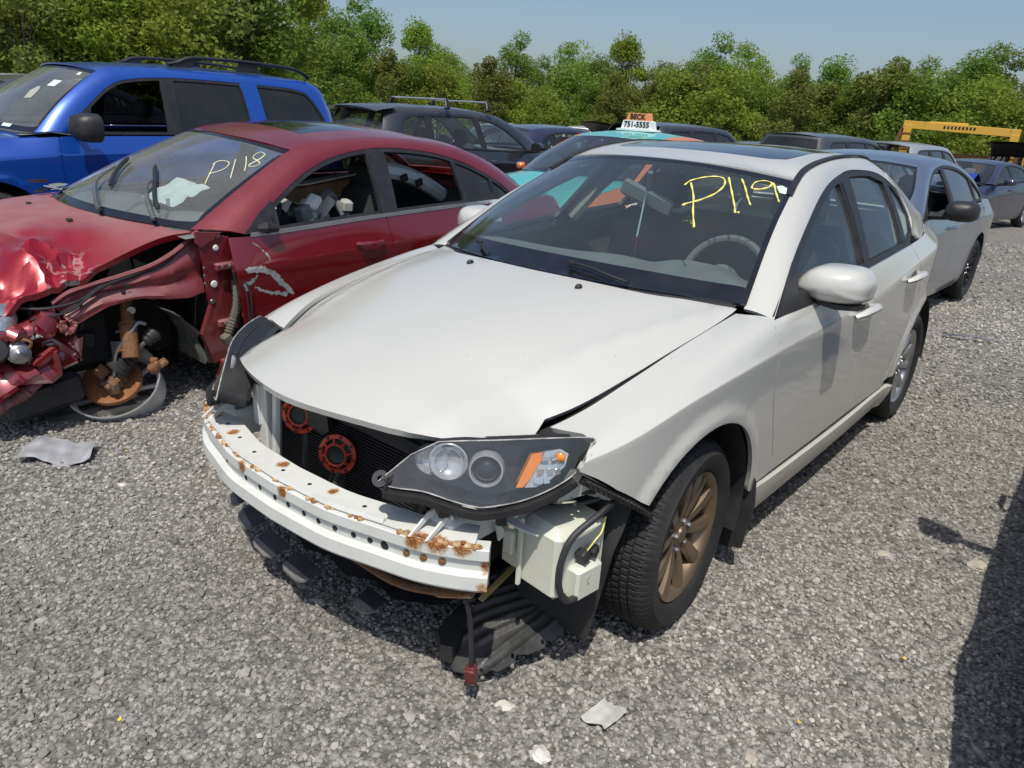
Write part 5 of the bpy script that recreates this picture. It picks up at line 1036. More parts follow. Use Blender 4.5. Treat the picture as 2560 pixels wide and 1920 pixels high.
for mir in (False, True): patch('c_pillar_skin', blue.G, [(-2.275,1.145),(-2.445,1.145),(-2.415,1.595),(-2.245,1.598)], M_blue, blue.root, mirror=mir, offs=.004, th=.01, inset=0)
def on_screen(g, pts, off=.004):
    P = g.WS.P(np.array([a for a, b in pts]), np.array([b for a, b in pts])); return [(x + off*.7, y, z + off*.7) for x, y, z in P]
for poly, m in (([(.63,.62),(.635,.74),(.74,.74),(.74,.60)], M_sticker), ([(.40,.52),(.42,.62),(.54,.60),(.60,.55),(.60,.50),(.52,.47)], M_beige), ([(.02,.60),(.02,.72),(.06,.72),(.06,.60)], M_sticker), ([(.88,.80),(.88,.86),(.93,.85),(.93,.80)], M_sticker)):
    mb = MB(); mb.add(on_screen(blue, poly), [tuple(range(len(poly)))]); mb.build('window_sticker', m, blue.ws, False)
MPV = sp_(SUV, wb=2.75, R=.31, tw=.765, W=.205, hw=.873, fo=.90, ro=.92, zs=.18, G=(.36,.25), kC=8, cowl=(-.1,-.32), bumpz=.5, b0=(.30,.03), b1=(.12,.03),
    top=[(.9,.72),(.5,.86),(.1,.95),(-.4,.985),(-.6,.985),(-1.5,1.0),(-2.6,1.03),(-3.67,1.05)], ins=[(.9,.03),(.4,.09),(-.2,.11),(-.6,.05),(-3.2,.06),(-3.67,.04)], crease=[(.9,.65),(0,.78),(-1.5,.86),(-3.67,.92)], hoodc=[(-.45,1.05),(0,1.02),(.5,.90),(.9,.74)],
    roofc=[(-.85,1.50),(-1.3,1.56),(-1.9,1.60),(-2.6,1.60),(-3.4,1.56)], doors=[[(-.62,.97),(-.60,.8),(-.60,.5),(-.60,.31)], [(-1.66,.99),(-1.68,.8),(-1.68,.5),(-1.66,.31)], [(-2.70,1.02),(-2.70,.8),(-2.52,.62),(-2.38,.44),(-2.33,.31)]], split=[(-1.67,-1.70,.11), (-2.72,-2.68,.12)],
    pairs=[((-.20,1.02),(-.66,1.0)),((-.62,1.27),(-.85,1.16)),((-1.10,1.475),(-1.15,1.35)),((-1.35,1.525),(-1.4,1.43)),((-1.8,1.56),(-1.8,1.48)),((-2.3,1.57),(-2.3,1.485)),((-2.8,1.56),(-2.8,1.47)),((-3.3,1.53),(-3.10,1.42)),((-3.46,1.28),(-3.20,1.25)),((-3.56,1.08),(-3.22,1.07))], tail=(.10,.08,2.9,3.95))
van = gcar('minivan', 'black minivan with silver roof bars standing behind the red sedan, rear end towards us', 'minivan', (-8.4, -6.9), math.radians(178.5), sp_(MPV, wglass=[M_cglass, M_cglass, M_cglass], rglass=M_cglass), M_black, .07)
mb = MB(); V = []
for y in np.linspace(-.6, .6, 9): V += [(-3.20, y, 1.575 - .03*(y/.6)**2), (-3.45, y, 1.56 - .05*(y/.6)**2), (-3.56, y, 1.535 - .05*(y/.6)**2), (-3.50, y, 1.505 - .05*(y/.6)**2)]
mb.grid(V, 9, 4); mb.build('roof_spoiler', M_black, van.root)
for i, x in enumerate((-1.45, -2.30)):
    mb = MB(); mb.tube([(x, -.60, 1.69), (x, .60, 1.69)], .02, 8, flat=.6); cb = mb.build('roof_bar', M_chrome, van.root)
    for sd in (1, -1): mb = MB(); mb.box((x, sd*.61, 1.635), (.10, .045, .16), rotm(sd*.25, 0, 0), .018, .6); mb.build('bar_foot', M_trim, cb)
mb = MB(); mb.tube([(-3.25, -.45, 1.58), (-3.45, -.47, 1.76)], [.005, .002], 5); mb.build('antenna', M_trim, van.root)
taxi = gcar('taxi_cab', 'teal and orange taxi with roof sign behind the white hatchback', 'taxi', (-4.42, -3.10), math.radians(1.5), sp_(SEDAN, tailm=M_orange, framem=M_orange, mirm=M_orange, trimm=M_int, msize=(.11,.08,.06), mpos=(-.70,.99)), M_teal, .07, lower=M_orange, doors_paint=M_orange, bumper=M_teal)
silver = gcar('sedan', 'pale silver blue sedan with black mirror and black wheels parked behind the white hatchback', 'car', (-4.50, -.58), math.radians(-2.3), sp_(SEDAN, mirm=M_trim, wglass=[M_sglass, M_tint, M_tint], open=(('L', 0),), wsm=M_glass, msize=(.24,.17,.12)), M_silver, .05, rim=M_blackrim, z=-.02, nsp=12)
side = gcar('sedan', 'black sedan at the right edge casting its shadow on the gravel', 'car', (-.15, 2.69), math.radians(.5), sp_(SEDAN, msize=(.17,.13,.10)), M_black, .12, inside=False)
# taxi roof sign, a thing of its own
ts = empty('taxi_sign', (-4.42, -3.10, 0), math.radians(1.5)); tag(ts, 'white and orange lit-up style roof sign reading BECK 751-5555 on the taxi', 'sign')
M_signw = plain('white_sign_plastic', (.80,.80,.78), .35, 0, .05); M_signo = plain('orange_sign_plastic', (.85,.30,.13), .35, 0, .05); M_ink = plain('black_sign_lettering', (.01,.01,.01), .5, 0, .1)
TX = -1.62; TZ = 1.452
def bar_shape(nm, pts, d0, d1, m): mb = MB(); mb.prism(pts, d0, d1, Matrix(((0,0,1,TX),(1,0,0,0),(0,1,0,TZ),(0,0,0,1)))); return mb.build(nm, m, ts, False)
bar_shape('sign_base', [(-.24,0),(.24,0),(.24,.012),(.21,.022),(-.21,.022),(-.24,.012)], -.11, .11, M_signw)
bar_shape('sign_body', [(-.205,.022),(.205,.022),(.185,.105),(.172,.116),(-.172,.116),(-.185,.105)], -.06, .06, M_signw)
bar_shape('sign_top', [(-.15,.116),(.15,.116),(.135,.188),(.122,.198),(-.122,.198),(-.135,.188)], -.05, .05, M_signo)
def letters(txt, size, loc, rot, mat, parent, name='lettering', ext=.002, bold=.0, sx=1.0):
    cu = bpy.data.curves.new(name, 'FONT'); cu.body = txt; cu.size = size; cu.align_x = 'CENTER'; cu.align_y = 'CENTER'; cu.extrude = ext; cu.offset = bold; cu.resolution_u = 3
    o = bpy.data.objects.new(name, cu); COL.objects.link(o); o.matrix_world = Matrix.Identity(4); me = bpy.data.meshes.new_from_object(o.evaluated_get(bpy.context.evaluated_depsgraph_get())) if False else None
    dg = bpy.context.evaluated_depsgraph_get(); me = bpy.data.meshes.new_from_object(o.evaluated_get(dg)); bpy.data.objects.remove(o); bpy.data.curves.remove(cu)
    ob = link(me, name, mat, parent); ob.matrix_local = Matrix.Translation(loc) @ rot.to_4x4() @ Matrix.Diagonal((sx, 1, 1, 1)); return ob
RF = Matrix(((0, 0, 1), (1, 0, 0), (0, 1, 0)))
letters('BECK', .082, (TX + .0525, 0, TZ + .155), RF, M_ink, ts, bold=.002, sx=1.0); letters('751-5555', .088, (TX + .0625, 0, TZ + .068), RF, M_ink, ts, bold=.002, sx=1.0)
# ---------------------------------------------------------------- red sedan wrecked at its left front corner
m, nt, b = nodes('red_paint_crash_torn'); M_redcrash = m
o = coord(nt); n1 = noise(nt, 3.2, 6, .6); sep = nt.nodes.new('ShaderNodeSeparateXYZ'); nt.links.new(o, sep.inputs[0])
geo = nt.nodes.new('ShaderNodeNewGeometry'); sn = nt.nodes.new('ShaderNodeSeparateXYZ'); nt.links.new(geo.outputs['Normal'], sn.inputs[0])
vv = nt.nodes.new('ShaderNodeTexVoronoi'); vv.feature = 'DISTANCE_TO_EDGE'; vv.inputs['Scale'].default_value = 5.5
wn = nt.nodes.new('ShaderNodeTexNoise'); wn.inputs['Scale'].default_value = 7; wn.inputs['Detail'].default_value = 5; nt.links.new(o, wn.inputs['Vector']); wm = nt.nodes.new('ShaderNodeVectorMath'); wm.operation = 'MULTIPLY_ADD'; nt.links.new(wn.outputs[1], wm.inputs[0]); wm.inputs[1].default_value = (.35, .35, .35); nt.links.new(o, wm.inputs[2]); nt.links.new(wm.outputs[0], vv.inputs['Vector'])
crk = ramp(nt, vv.outputs['Distance'], .042, .022); zone = mth(nt, 'MULTIPLY', ramp(nt, sep.outputs[0], .02, .20), ramp(nt, sep.outputs[1], .42, .60)); zone = mth(nt, 'MULTIPLY', zone, ramp(nt, noise(nt, 2.6, 3), .46, .54))
tear = mth(nt, 'MULTIPLY', crk, zone)
dustf = mth(nt, 'MULTIPLY', ramp(nt, sn.outputs[2], .80, .99), ramp(nt, n1, .35, .7, .55, 1)); dustf = mth(nt, 'MULTIPLY', dustf, mth(nt, 'SUBTRACT', .80, mth(nt, 'MULTIPLY', mth(nt, 'MULTIPLY', ramp(nt, sep.outputs[0], -.15, .15), ramp(nt, sep.outputs[1], .15, .45)), .70)))
cc = mixc(nt, dustf, (.30, .003, .013), (.33, .225, .235)); cc = mixc(nt, tear, cc, (.30, .30, .30))
nt.links.new(cc, b.inputs['Base Color']); b.inputs['Metallic'].default_value = .3; nt.links.new(ramp(nt, mth(nt, 'ADD', dustf, tear, True), 0, .6, .30, .8), b.inputs['Roughness']); nt.links.new(ramp(nt, mth(nt, 'ADD', dustf, tear, True), 0, .5, .8, .1), b.inputs['Coat Weight']); b.inputs['Coat Roughness'].default_value = .07
RS_ = sp_(SEDAN, pairs=[((-.37,.975,.70),(-.60,.955)),((-.71,1.165,.63),(-.82,1.10)),((-1.08,1.34,.545),(-1.10,1.245)),((-1.32,1.392),(-1.37,1.325)),((-1.7,1.415),(-1.7,1.36)),((-2.1,1.40),(-2.1,1.335)),((-2.48,1.345),(-2.42,1.26)),((-2.78,1.24),(-2.70,1.14)),((-3.04,1.10),(-2.88,1.03))],
    doors=[[(-.50,.94),(-.49,.8),(-.52,.55),(-.57,.31)], [(-1.55,.97),(-1.57,.8),(-1.57,.55),(-1.55,.31)], [(-2.45,1.0),(-2.44,.82),(-2.30,.62),(-2.16,.42),(-2.12,.31)]], split=[(-1.58,-1.63,.13), (-2.30,-2.28,.04), (-2.62,-2.60,.03)],
    wglass=[M_sglass, M_sglass, M_tint, M_tint], open=(('L', 0), ('L', 1)), wsm=M_dglass, mirror='none', seatm=M_seat,
    roofholes=([(-1.28,-.36),(-1.28,.36),(-1.85,.34),(-1.85,-.34)],))
red = gcar('wrecked_sedan', 'dark red sedan with crushed front left corner and missing fender, marked P118', 'car', (.501, -2.704), math.radians(1.06), RS_, M_red, .05, z=-.042, skip=('fenderL', 'hood', 'front', 'liner0'), wheels=(0, 1, 1, 1))
red.root.rotation_euler = (math.radians(-2.17), math.radians(.33), math.radians(1.06)); rr = red.root
patch('sunroof', red.R.P, [(-1.28,-.36),(-1.28,.36),(-1.85,.34),(-1.85,-.34)], M_frit, rr, offs=-.001, inset=.004)
def sstep(a): a = np.clip(a, 0, 1); return a*a*(3-2*a)
def crash(P, N):
    Q = P.copy()
    for i, (x, y, z) in enumerate(P):
        fx = float(sstep((x + .30)/.5)); d = float(sstep((y - .18)/.52)); z -= .085*d*fx
        mk = float(sstep((x - .0)/.28)*sstep((y - .12)/.30)); q = Vector((x*4.2, y*3.6, 1.7))
        r1 = 1 - abs(mnoise.noise(q))*2; r2 = 1 - abs(mnoise.noise(q*2.1 + Vector((3, 5, 1))))*2
        z += mk*(.060*(r1 - .55) + .034*(r2 - .5)); y -= mk*.035*mnoise.noise(q*1.4 + Vector((9, 2, 0))); x -= mk*.03*r1
        z += .05*math.exp(-((x-.30)/.10)**2 - ((y-.52)/.16)**2) + .03*math.exp(-((x-.05)/.12)**2 - ((y-.45)/.10)**2)
        if y > .60: z -= .05*mk*(.5 + mnoise.noise(q*3))
        Q[i] = (x, y, z)
    return Q
hp = [(a, b) for a, b in red.hoodpoly if a < .78] + [(.78, 0)]
hp = [(a, min(b, .70) if b > 0 else b) for a, b in red.hoodpoly]
hd_ = patch('crumpled_hood', red.H.P, hp, M_redcrash, rr, sp=(.022, .022), th=.03, inset=0, warp=crash)
hd_.data.set_sharp_from_angle(angle=math.radians(18))
for y in (.29, -.2): mb = MB(); mb.box((.03, y, float(red.H.P([.03], [y])[0][2]) + .0), (.022, .03, .02), None, .004); mb.build('washer_nozzle', M_trim, rr)
# inner apron, hinge pillar, wheel well
top = spline([(-.40,.70,.955),(-.30,.69,.872),(-.167,.685,.806),(0,.685,.768),(.12,.685,.748),(.231,.68,.722),(.30,.67,.68)], 6); bot = spline([(-.40,.72,.655),(-.30,.72,.642),(-.20,.72,.648),(-.071,.72,.672),(.05,.72,.662),(.12,.715,.640),(.22,.70,.590)], 6)
V = []; nn = 9
for a, b_ in zip(top, bot):
    for k in range(nn):
        t = k/(nn-1); q = a + (b_ - a)*t; q = q + [0, .018*math.sin(t*9 + a[0]*4)*(1-abs(2*t-1)**2) + .02*t + .006*mnoise.noise(Vector((a[0]*9, t*4, 0))), .006*mnoise.noise(Vector((a[0]*11, t*5, 3)))]; V.append(tuple(q))
mb = MB(); mb.grid(V, len(top), nn); V2 = [(x, y-.05, z+.01) for x, y, z in bot]; mb.grid([w for a, b_ in zip(bot, V2) for w in (tuple(a), b_)], len(bot), 2); mb.build('inner_wing_panel', M_redbare, rr)
mb = MB(); mb.tube([tuple(q + [0, .012, .012]) for q in top], .013, 6); mb.build('wing_top_rail', M_redbare, rr)
for a, b_ in ((-.02,.735), (.0,.71), (.2,.68)): mb = MB(); mb.lathe([(.012, 0), (0, .001)], frame((a, .722, b_), (0, 1, .1)), 10); mb.build('panel_hole', M_dark, rr)
mb = MB(); mb.prism([(-.36,.965),(-.52,.945),(-.52,.60),(-.58,.34),(-.40,.28),(-.34,.45),(-.40,.60),(-.39,.66),(-.38,.80)], -.02, .012, Matrix(((1,0,0,0),(0,0,1,.79),(0,1,0,0),(0,0,0,1)))); hp_ = mb.build('hinge_pillar', paint('dark_red_panel', (.16,.006,.014), .1, .5, .2, (.25,.18,.16), .5), rr, False)  # hinge pillar in a darker red than the doors
mb = MB(); mb.prism([(-.33,.985),(-.47,.97),(-.36,.905),(-.33,.93)], 0, .008, Matrix(((1,0,0,0),(0,0,1,.803),(0,1,0,0),(0,0,0,1)))); mb.build('wing_bracket', M_redbare, rr, False)
for (a, b_, r) in ((-.425,.945,.012), (-.455,.955,.012), (-.44,.895,.016), (-.42,.71,.019), (-.405,.62,.014), (-.37,.80,.007), (-.37,.76,.007), (-.37,.72,.007), (-.465,.50,.012)):
    mb = MB(); mb.lathe([(r, 0), (r*.8, .006), (0, .007)], frame((a, .803, b_), (0, 1, 0)), 10); mb.build('panel_plug', M_steel if r < .015 else M_beam, hp_)
for z_ in (.80, .50):
    mb = MB(); mb.box((-.475, .82, z_), (.11, .03, .04), None, .008); mb.tube([(-.515, .835, z_-.03), (-.515, .835, z_+.03)], .011, 8); h_ = mb.build('door_hinge', M_redbare, rr)
    for dx in (-.03, .01): mb = MB(); mb.lathe([(.012, 0), (.010, .008), (0, .009)], frame((-.465+dx, .835, z_), (0, 1, 0)), 6); mb.build('hinge_bolt', M_steel, h_)
mb = MB(); w = spline([(-.52,.85,.70),(-.50,.87,.60),(-.47,.87,.52),(-.445,.87,.46)], 8); mb.tube([tuple(q) for q in w], [.020 + .004*(i % 2) for i in range(len(w))], 8); mb.build('rubber_boot', plain('grey_olive_rubber', (.10,.095,.07), .7, 0, .3), rr)
mb = MB(); mb.box((-.435, .87, .43), (.05, .045, .06), rotm(0, .5, 0), .01); mb.build('boot_plug', plain('dusty_olive_plug', (.13,.12,.09), .7, 0, .3), rr)
for pts in (((-.50,.88,.78),(-.54,.90,.66),(-.55,.905,.52),(-.54,.90,.40)), ((-.50,.88,.79),(-.56,.90,.68),(-.565,.905,.55),(-.555,.90,.42)), ((-.49,.87,.78),(-.50,.89,.65),(-.49,.89,.55))):
    mb = MB(); mb.tube([tuple(q) for q in spline(pts, 7)], .0045, 5); mb.build('torn_door_wire', M_plast, rr)
# scraped primer on the door
def ribbon(name, a, b_, mat, g, parent, off=.0015):
    A = spline(a, 5); Bq = spline(b_, 5)[:len(A)]; P = [(x + random.uniform(-.006, .006), z + random.uniform(-.006, .006)) for x, z in A] + [(x + random.uniform(-.006, .006), z + random.uniform(-.006, .006)) for x, z in Bq[::-1]]
    patch(name, g.K.P, [g.K.sv(x, z) for x, z in P], mat, parent, sp=(.02, .08), offs=off, th=0, inset=0)
M_scrape = plain('grey_bare_primer', (.30,.31,.32), .7, 0, .3, 40)
ribbon('paint_scrape', [(-.544,.795),(-.61,.80),(-.671,.785),(-.728,.752),(-.765,.712),(-.84,.632)], [(-.56,.768),(-.60,.768),(-.65,.760),(-.701,.728),(-.745,.685),(-.829,.612)], M_scrape, red, rr)
ribbon('paint_scrape', [(-.595,.695),(-.656,.668),(-.725,.648),(-.79,.634)], [(-.598,.684),(-.656,.654),(-.725,.628),(-.79,.612)], M_scrape, red, rr)
ribbon('paint_scrape', [(-.613,.752),(-.575,.735),(-.529,.712),(-.545,.68)], [(-.60,.735),(-.585,.715),(-.565,.70),(-.555,.675)], M_scrape, red, rr)
ribbon('paint_scratch', [(-.621,.915),(-.66,.885),(-.69,.853),(-.704,.815)], [(-.618,.912),(-.656,.882),(-.684,.85),(-.694,.818)], M_scrape, red, rr)
# wheel well, liner, strut
mb = MB(); V = []
for a in np.linspace(-10, 190, 18): w_ = math.radians(a); V += [(-.02 + .36*math.cos(w_), .66, .33 + .33*math.sin(w_)), (-.02 + .36*math.cos(w_), .40, .33 + .33*math.sin(w_))]
mb.grid(V, 18, 2); mb.add([V[i] for i in range(1, 36, 2)], [tuple(range(18))]); mb.build('wheel_well', M_dark, rr)
mb = MB(); V = []
for i, a in enumerate(np.linspace(8, 75, 14)):
    w_ = math.radians(180 - a + 10)
    for k in range(6): t = k/5; V.append((-.0 + .34*math.cos(w_) - .02*t + .012*mnoise.noise(Vector((i*.4, k, 0))), .56 + .25*t*(.85 + .15*math.sin(i*1.3)), .24 + .40*math.sin(math.radians(a))*1.0 - .02*t))
mb.grid(V, 14, 6); mb.build('torn_wheel_liner', plain('dusty_grey_liner', (.085,.085,.075), .85, 0, .5, 18, .5, 40), rr)
st = MB(); st.tube([(-.06,.60,.66),(-.04,.645,.53)], .030, 14); st.tube([(-.04,.645,.53),(-.035,.655,.515)], .044, 14); st.tube([(-.035,.655,.52),(-.005,.72,.375)], .041, 16); st.tube([(-.015,.70,.40),(.045,.70,.42)], .010, 6); st.tube([(-.03,.66,.50),(.03,.66,.50)], .007, 6); s_ = st.build('strut', M_rust, rr)
mb = MB(); mb.lathe([(.05, 0), (.045, .01), (.02, .02)], frame((-.06,.60,.655), (-.1,-.2,.8)), 16); mb.build('strut_mount', M_dark, s_)
mb = MB(); mb.tube([(-.07,.63,.60),(-.055,.66,.595)], .02, 10); mb.build('strut_bolt', M_steel, s_)
# fallen wheel hub assembly lying on the gravel
ax = Vector((.40,.46,.79)).normalized(); C = Vector((.03,.58,.20))
def axw(name, prof, off, mat, parent, seg=40): mb = MB(); mb.lathe(prof, frame(tuple(C + ax*off), ax), seg); return mb.build(name, mat, parent)
M_rimw = plain('scuffed_pale_alloy', (.78,.79,.79), .45, .15, .2, 18)
rim = axw('bare_rim', [(.222,.04),(.226,.03),(.218,.02),(.205,.0),(.198,-.05),(.20,-.10),(.214,-.12),(.222,-.13),(.222,-.10),(.21,-.03),(.214,.015)], .02, M_rimw, rr, 56)
for i in range(10):
    a = 2*math.pi*i/10; F_ = frame(tuple(C - ax*.09), ax); mb = MB(); p0 = F_ @ Vector((.05*math.cos(a), .05*math.sin(a), .0)); p1 = F_ @ Vector((.205*math.cos(a), .205*math.sin(a), -.015)); mb.tube([p0, p0.lerp(p1, .5), p1], [.028, .018, .022], 6, flat=.6); mb.build('spoke', M_rimw, rim)
axw('hub_face', [(0,-.075),(.06,-.075),(.075,-.095)], 0, M_rimw, rim)
axw('rusted_disc', [(.062,.005),(.066,.012),(.138,.012),(.140,.006),(.140,-.010),(.138,-.014),(.07,-.014)], .035, M_disc, rr, 48)
kn = MB()
for i in range(16):
    q = C + ax*.06 + Vector((random.uniform(-.07,.05), random.uniform(-.05,.08), random.uniform(-.03,.05))); kn.box(tuple(q), (random.uniform(.03,.08), random.uniform(.03,.07), random.uniform(.03,.07)), rotm(random.uniform(0,3), random.uniform(0,3), 0), .008)
kn.build('steering_knuckle', M_ruststeel, rr)
mb = MB(); b0 = C + ax*.09 + Vector((-.02,.03,.03)); b1 = b0 + Vector((-.09,.02,.085)); b2 = b1 + Vector((-.07,.0,.05))
L_ = [b0 + (b1 - b0)*t for t in np.linspace(0, 1, 12)]; mb.tube(L_, [.062 - .034*i/11 + (.006 if i % 2 else 0) for i in range(12)], 16); mb.build('drive_boot', M_rubber, rr)
mb = MB(); mb.tube([b1, b2], .014, 10); mb.build('drive_shaft', M_steel, rr)
mb = MB(); L_ = [b2 + (b2 - b1).normalized()*t for t in np.linspace(-.02, .06, 8)]; mb.tube(L_, [.028, .036, .034, .042, .040, .046, .044, .03], 14); mb.build('inner_drive_joint', M_plast, rr)
mb = MB(); q = b2 + Vector((.0,.02,-.10))
for i in range(7): mb.box(tuple(q + Vector((random.uniform(-.06,.03), random.uniform(-.03,.03), random.uniform(-.05,.04)))), (.05,.04,.035), rotm(random.uniform(0,3), random.uniform(0,3), 0), .01)
mb.build('brake_caliper', M_rust, rr)
mb = MB(); mb.tube([tuple(q) for q in spline([b0 + Vector((.02,.02,-.02)), b0 + Vector((.0,.03,.10)), b1 + Vector((.03,.03,.10)), b1 + Vector((-.02,.02,.15)), b1 + Vector((-.06,.02,.14))], 6)], .010, 7); mb.build('sway_bar_link', M_steel, rr)
mb = MB(); A0 = Vector((.30,.575,.055)); A1 = Vector((-.06,.665,.095)); mb.sweep([(-.035,-.02),(.035,-.028),(.03,.014),(-.02,.022)], [tuple(A0 + (A1-A0)*t + Vector((0,0,.012*math.sin(t*3)))) for t in np.linspace(0, 1, 8)]); mb.lathe([(.038,-.025),(.04,0),(.036,.03),(0,.032)], Matrix.Translation(A1), 16); mb.prism([(.20,.52),(.33,.50),(.36,.60),(.24,.63)], .025, .085, Matrix.Identity(4)); mb.build('control_arm', plain('weathered_aluminium', (.17,.165,.145), .5, .3, .4, 16), rr)
# what is left of the nose
def crumple(name, path, r, mat, amp=.03, seg=9, flat=.6, seed=0):
    q = spline(path, 14); mb = MB(); seg = 14; mb.tube([tuple(a + [amp*mnoise.noise(Vector((i*.35, seed, k*3.1))) for k in range(3)]) for i, a in enumerate(q)], [r*(1 + .5*mnoise.noise(Vector((i*.45, seed+5, 0)))) for i in range(len(q))], seg, flat=flat); return mb.build(name, mat, rr, auto=28)
crumple('bent_front_rail', [(.30,.66,.62),(.36,.68,.60),(.42,.68,.58),(.55,.66,.57),(.70,.60,.55)], .055, M_red, .04, 8, .8, 1)
crumple('bent_inner_panel', [(.24,.64,.50),(.34,.66,.44),(.46,.66,.40),(.60,.64,.36),(.72,.58,.35)], .10, M_red, .03, 7, .35, 4)
crumple('bent_lower_rail', [(.22,.62,.56),(.34,.68,.40),(.46,.68,.30),(.58,.66,.24)], .028, M_redbare, .01, 7, .8, 7)
crumple('torn_metal_curl', [(.26,.72,.63),(.24,.735,.60),(.26,.74,.57),(.29,.735,.585),(.28,.73,.61)], .016, M_redbare, .015, 6, .5, 9)
crumple('torn_metal_edge', [(.30,.70,.62),(.33,.72,.585),(.40,.715,.565),(.50,.71,.555)], .014, M_scrape, .012, 6, .5, 12)
mb = MB(); mb.lathe([(.05,0),(.048,.012),(.038,.016),(.036,.026),(.026,.03),(.024,.04),(.010,.044),(0,.05)], frame((.475,.72,.505), (.25,.9,.25)), 24); mb.build('horn_disc', M_steel, rr)
mb = MB(); mb.lathe([(.06,-.03),(.062,0),(.05,.03),(.0,.035)], frame((.56,.70,.53), (.25,.9,.25)), 20); mb.build('washer_pump', M_plast, rr)
mb = MB(); mb.tube([tuple(q) for q in spline([(.44,.74,.52),(.43,.75,.55),(.45,.74,.565),(.47,.73,.56)], 5)], .007, 6); mb.build('horn_hook', M_rust, rr)
V = []; 
for i, a in enumerate(np.linspace(-1, 1, 7)):
    for k, c in enumerate(np.linspace(-1, 1, 6)): V.append((.50 + .06*a + .02*c*c, .665 + .03*(1-a*a) - .02*c, .668 + .055*c + .01*a))
mb = MB(); mb.grid(V, 7, 6); mb.build('smashed_headlight', M_ltclear, rr)
mb = MB()
for i in range(26): mb.box((random.uniform(.1,.65), random.uniform(.3,.62), random.uniform(.45,.72)), (random.uniform(.03,.12), random.uniform(.02,.1), random.uniform(.02,.08)), rotm(random.uniform(0,3), random.uniform(0,3), random.uniform(0,3)), .006)
ob = mb.build('engine_bay_wreckage', M_plast, rr); ob['kind'] = 'stuff'
mb = MB(); mb.box((.35, 0, .45), (.7, 1.1, .35), None, .05); mb.build('engine_block', M_dark, rr)
mb = MB(); mb.box((.36,.50,.22), (.34,.30,.16), rotm(.1,.15,0), .03); mb.build('hanging_undertray', M_plast, rr)
for pts in (((-.36,.70,.93),(-.2,.69,.80),(.05,.70,.765),(.2,.72,.70),(.35,.70,.68),(.5,.62,.70)), ((-.1,.70,.79),(.1,.72,.745),(.25,.73,.66),(.40,.70,.64))):
    mb = MB(); mb.tube([tuple(q) for q in spline(pts, 8)], .007, 6); mb.build('hanging_cable', M_trim, rr)
# door trim: chrome belt strip, mirror stub, black sail and pillar
xs = np.linspace(-.62, -2.86, 26); e = red.K.edge(4, xs); mb = MB(); mb.sweep([(-.006,-.004),(.012,-.004),(.012,.016),(-.006,.018)], [(a, b_, c+.0) for a, b_, c in e][::-1]); mb.build('chrome_belt_strip', M_chrome, rr)
patch('mirror_sail', red.G, [(-.585,.955),(-.70,1.045),(-.80,1.105),(-.81,1.05),(-.80,.965)], M_trim, rr, offs=.004, th=.02, inset=0)
mb = MB(); mb.tube([(-.66,.85,.985),(-.69,.88,.99),(-.75,.885,.985)], [.02,.03,.02], 8); mb.tube([(-.74,.86,1.05),(-.745,.872,.98)], .014, 7, flat=.5); mb.build('broken_mirror_stub', M_plast, rr)
patch('b_pillar_cover', red.G, [(-1.515,.985),(-1.645,.985),(-1.705,1.352),(-1.575,1.352)], M_trim, rr, offs=.004, th=.01, inset=0)
# marks and litter on the screen
def on_red(pts, off=.003):
    P = red.WS.P(np.array([a for a, b in pts]), np.array([b for a, b in pts])); return [(x + off*.6, y, z + off*.8) for x, y, z in P]
for stx in ([(.652,.627),(.561,.695),(.436,.776)], [(.642,.619),(.689,.619),(.707,.663),(.697,.715),(.649,.747),(.596,.743),(.539,.703)], [(.747,.723),(.649,.804),(.541,.88)], [(.805,.764),(.729,.84),(.644,.904)], [(.88,.872),(.89,.816),(.847,.804),(.807,.828),(.789,.888),(.764,.928),(.722,.924),(.707,.888),(.734,.872),(.812,.884),(.875,.876)]):
    mb = MB(); mb.tube(on_red([tuple(a) for a in spline(stx, 7)]), .0030, 5, flat=.6); mb.build('painted_mark', M_markpale, red.ws)
for blade, arm in (([(.484,-.238),(.371,-.086),(.213,.166)], [(.368,-.118),(.221,-.014),(.078,.275),(-.01,.447)]), ([(.479,.255),(.336,.479),(.103,.752)], [(.333,.479),(.266,.511),(.048,.772),(-.02,.836)])):
    mb = MB(); q = on_red([tuple(a) for a in spline(blade, 6)], .028); mb.tube(q, [.006] + [.012]*(len(q)-2) + [.006], 6); wb_ = mb.build('wiper_blade', M_trim, rr)
    mb = MB(); q = on_red([tuple(a) for a in spline(arm, 6)], .040); mb.tube(q, [.006]*7 + [.012]*(len(q)-7), 6); mb.build('wiper_arm', plain('grey_wiper_metal', (.09,.095,.10), .5, 0, .2), wb_)
pp = empty('paper_sheet', tuple(red.root.location)); pp.rotation_euler = red.root.rotation_euler; tag(pp, 'crumpled white plastic sheet lying on the dashboard of the red sedan', 'sheet')
V = []
for i in range(9):
    for k in range(9): V.append((-.52 - .028*i, -.10 + .045*k, 1.005 + .03*abs(mnoise.noise(Vector((i*.8, k*.7, 2)))) + .012*i))
mb = MB(); mb.grid(V, 9, 9); mb.build('sheet', plain('white_film', (.75,.85,.80), .4, 0, .1), pp)
dbp = empty('mirror_fragment', tuple(red.root.location)); dbp.rotation_euler = red.root.rotation_euler; tag(dbp, 'broken chrome mirror fragments lying on the red hood below the windscreen', 'debris')
for i in range(7):
    mb = MB(); w_ = [(.05*random.uniform(.6,1.4)*math.cos(a), .045*random.uniform(.6,1.4)*math.sin(a)) for a in np.linspace(0, 6.28, 7)[:-1]]; mb.prism(w_, 0, .004, Matrix.Translation((-.16 + random.uniform(-.09,.05), -.42 + random.uniform(-.12,.12), 1.005 + .008*i)) @ rotm(random.uniform(-.3,.3), random.uniform(-.3,.3), 0).to_4x4()); mb.build('shard', M_chrome if i % 3 else M_trim, dbp, False)
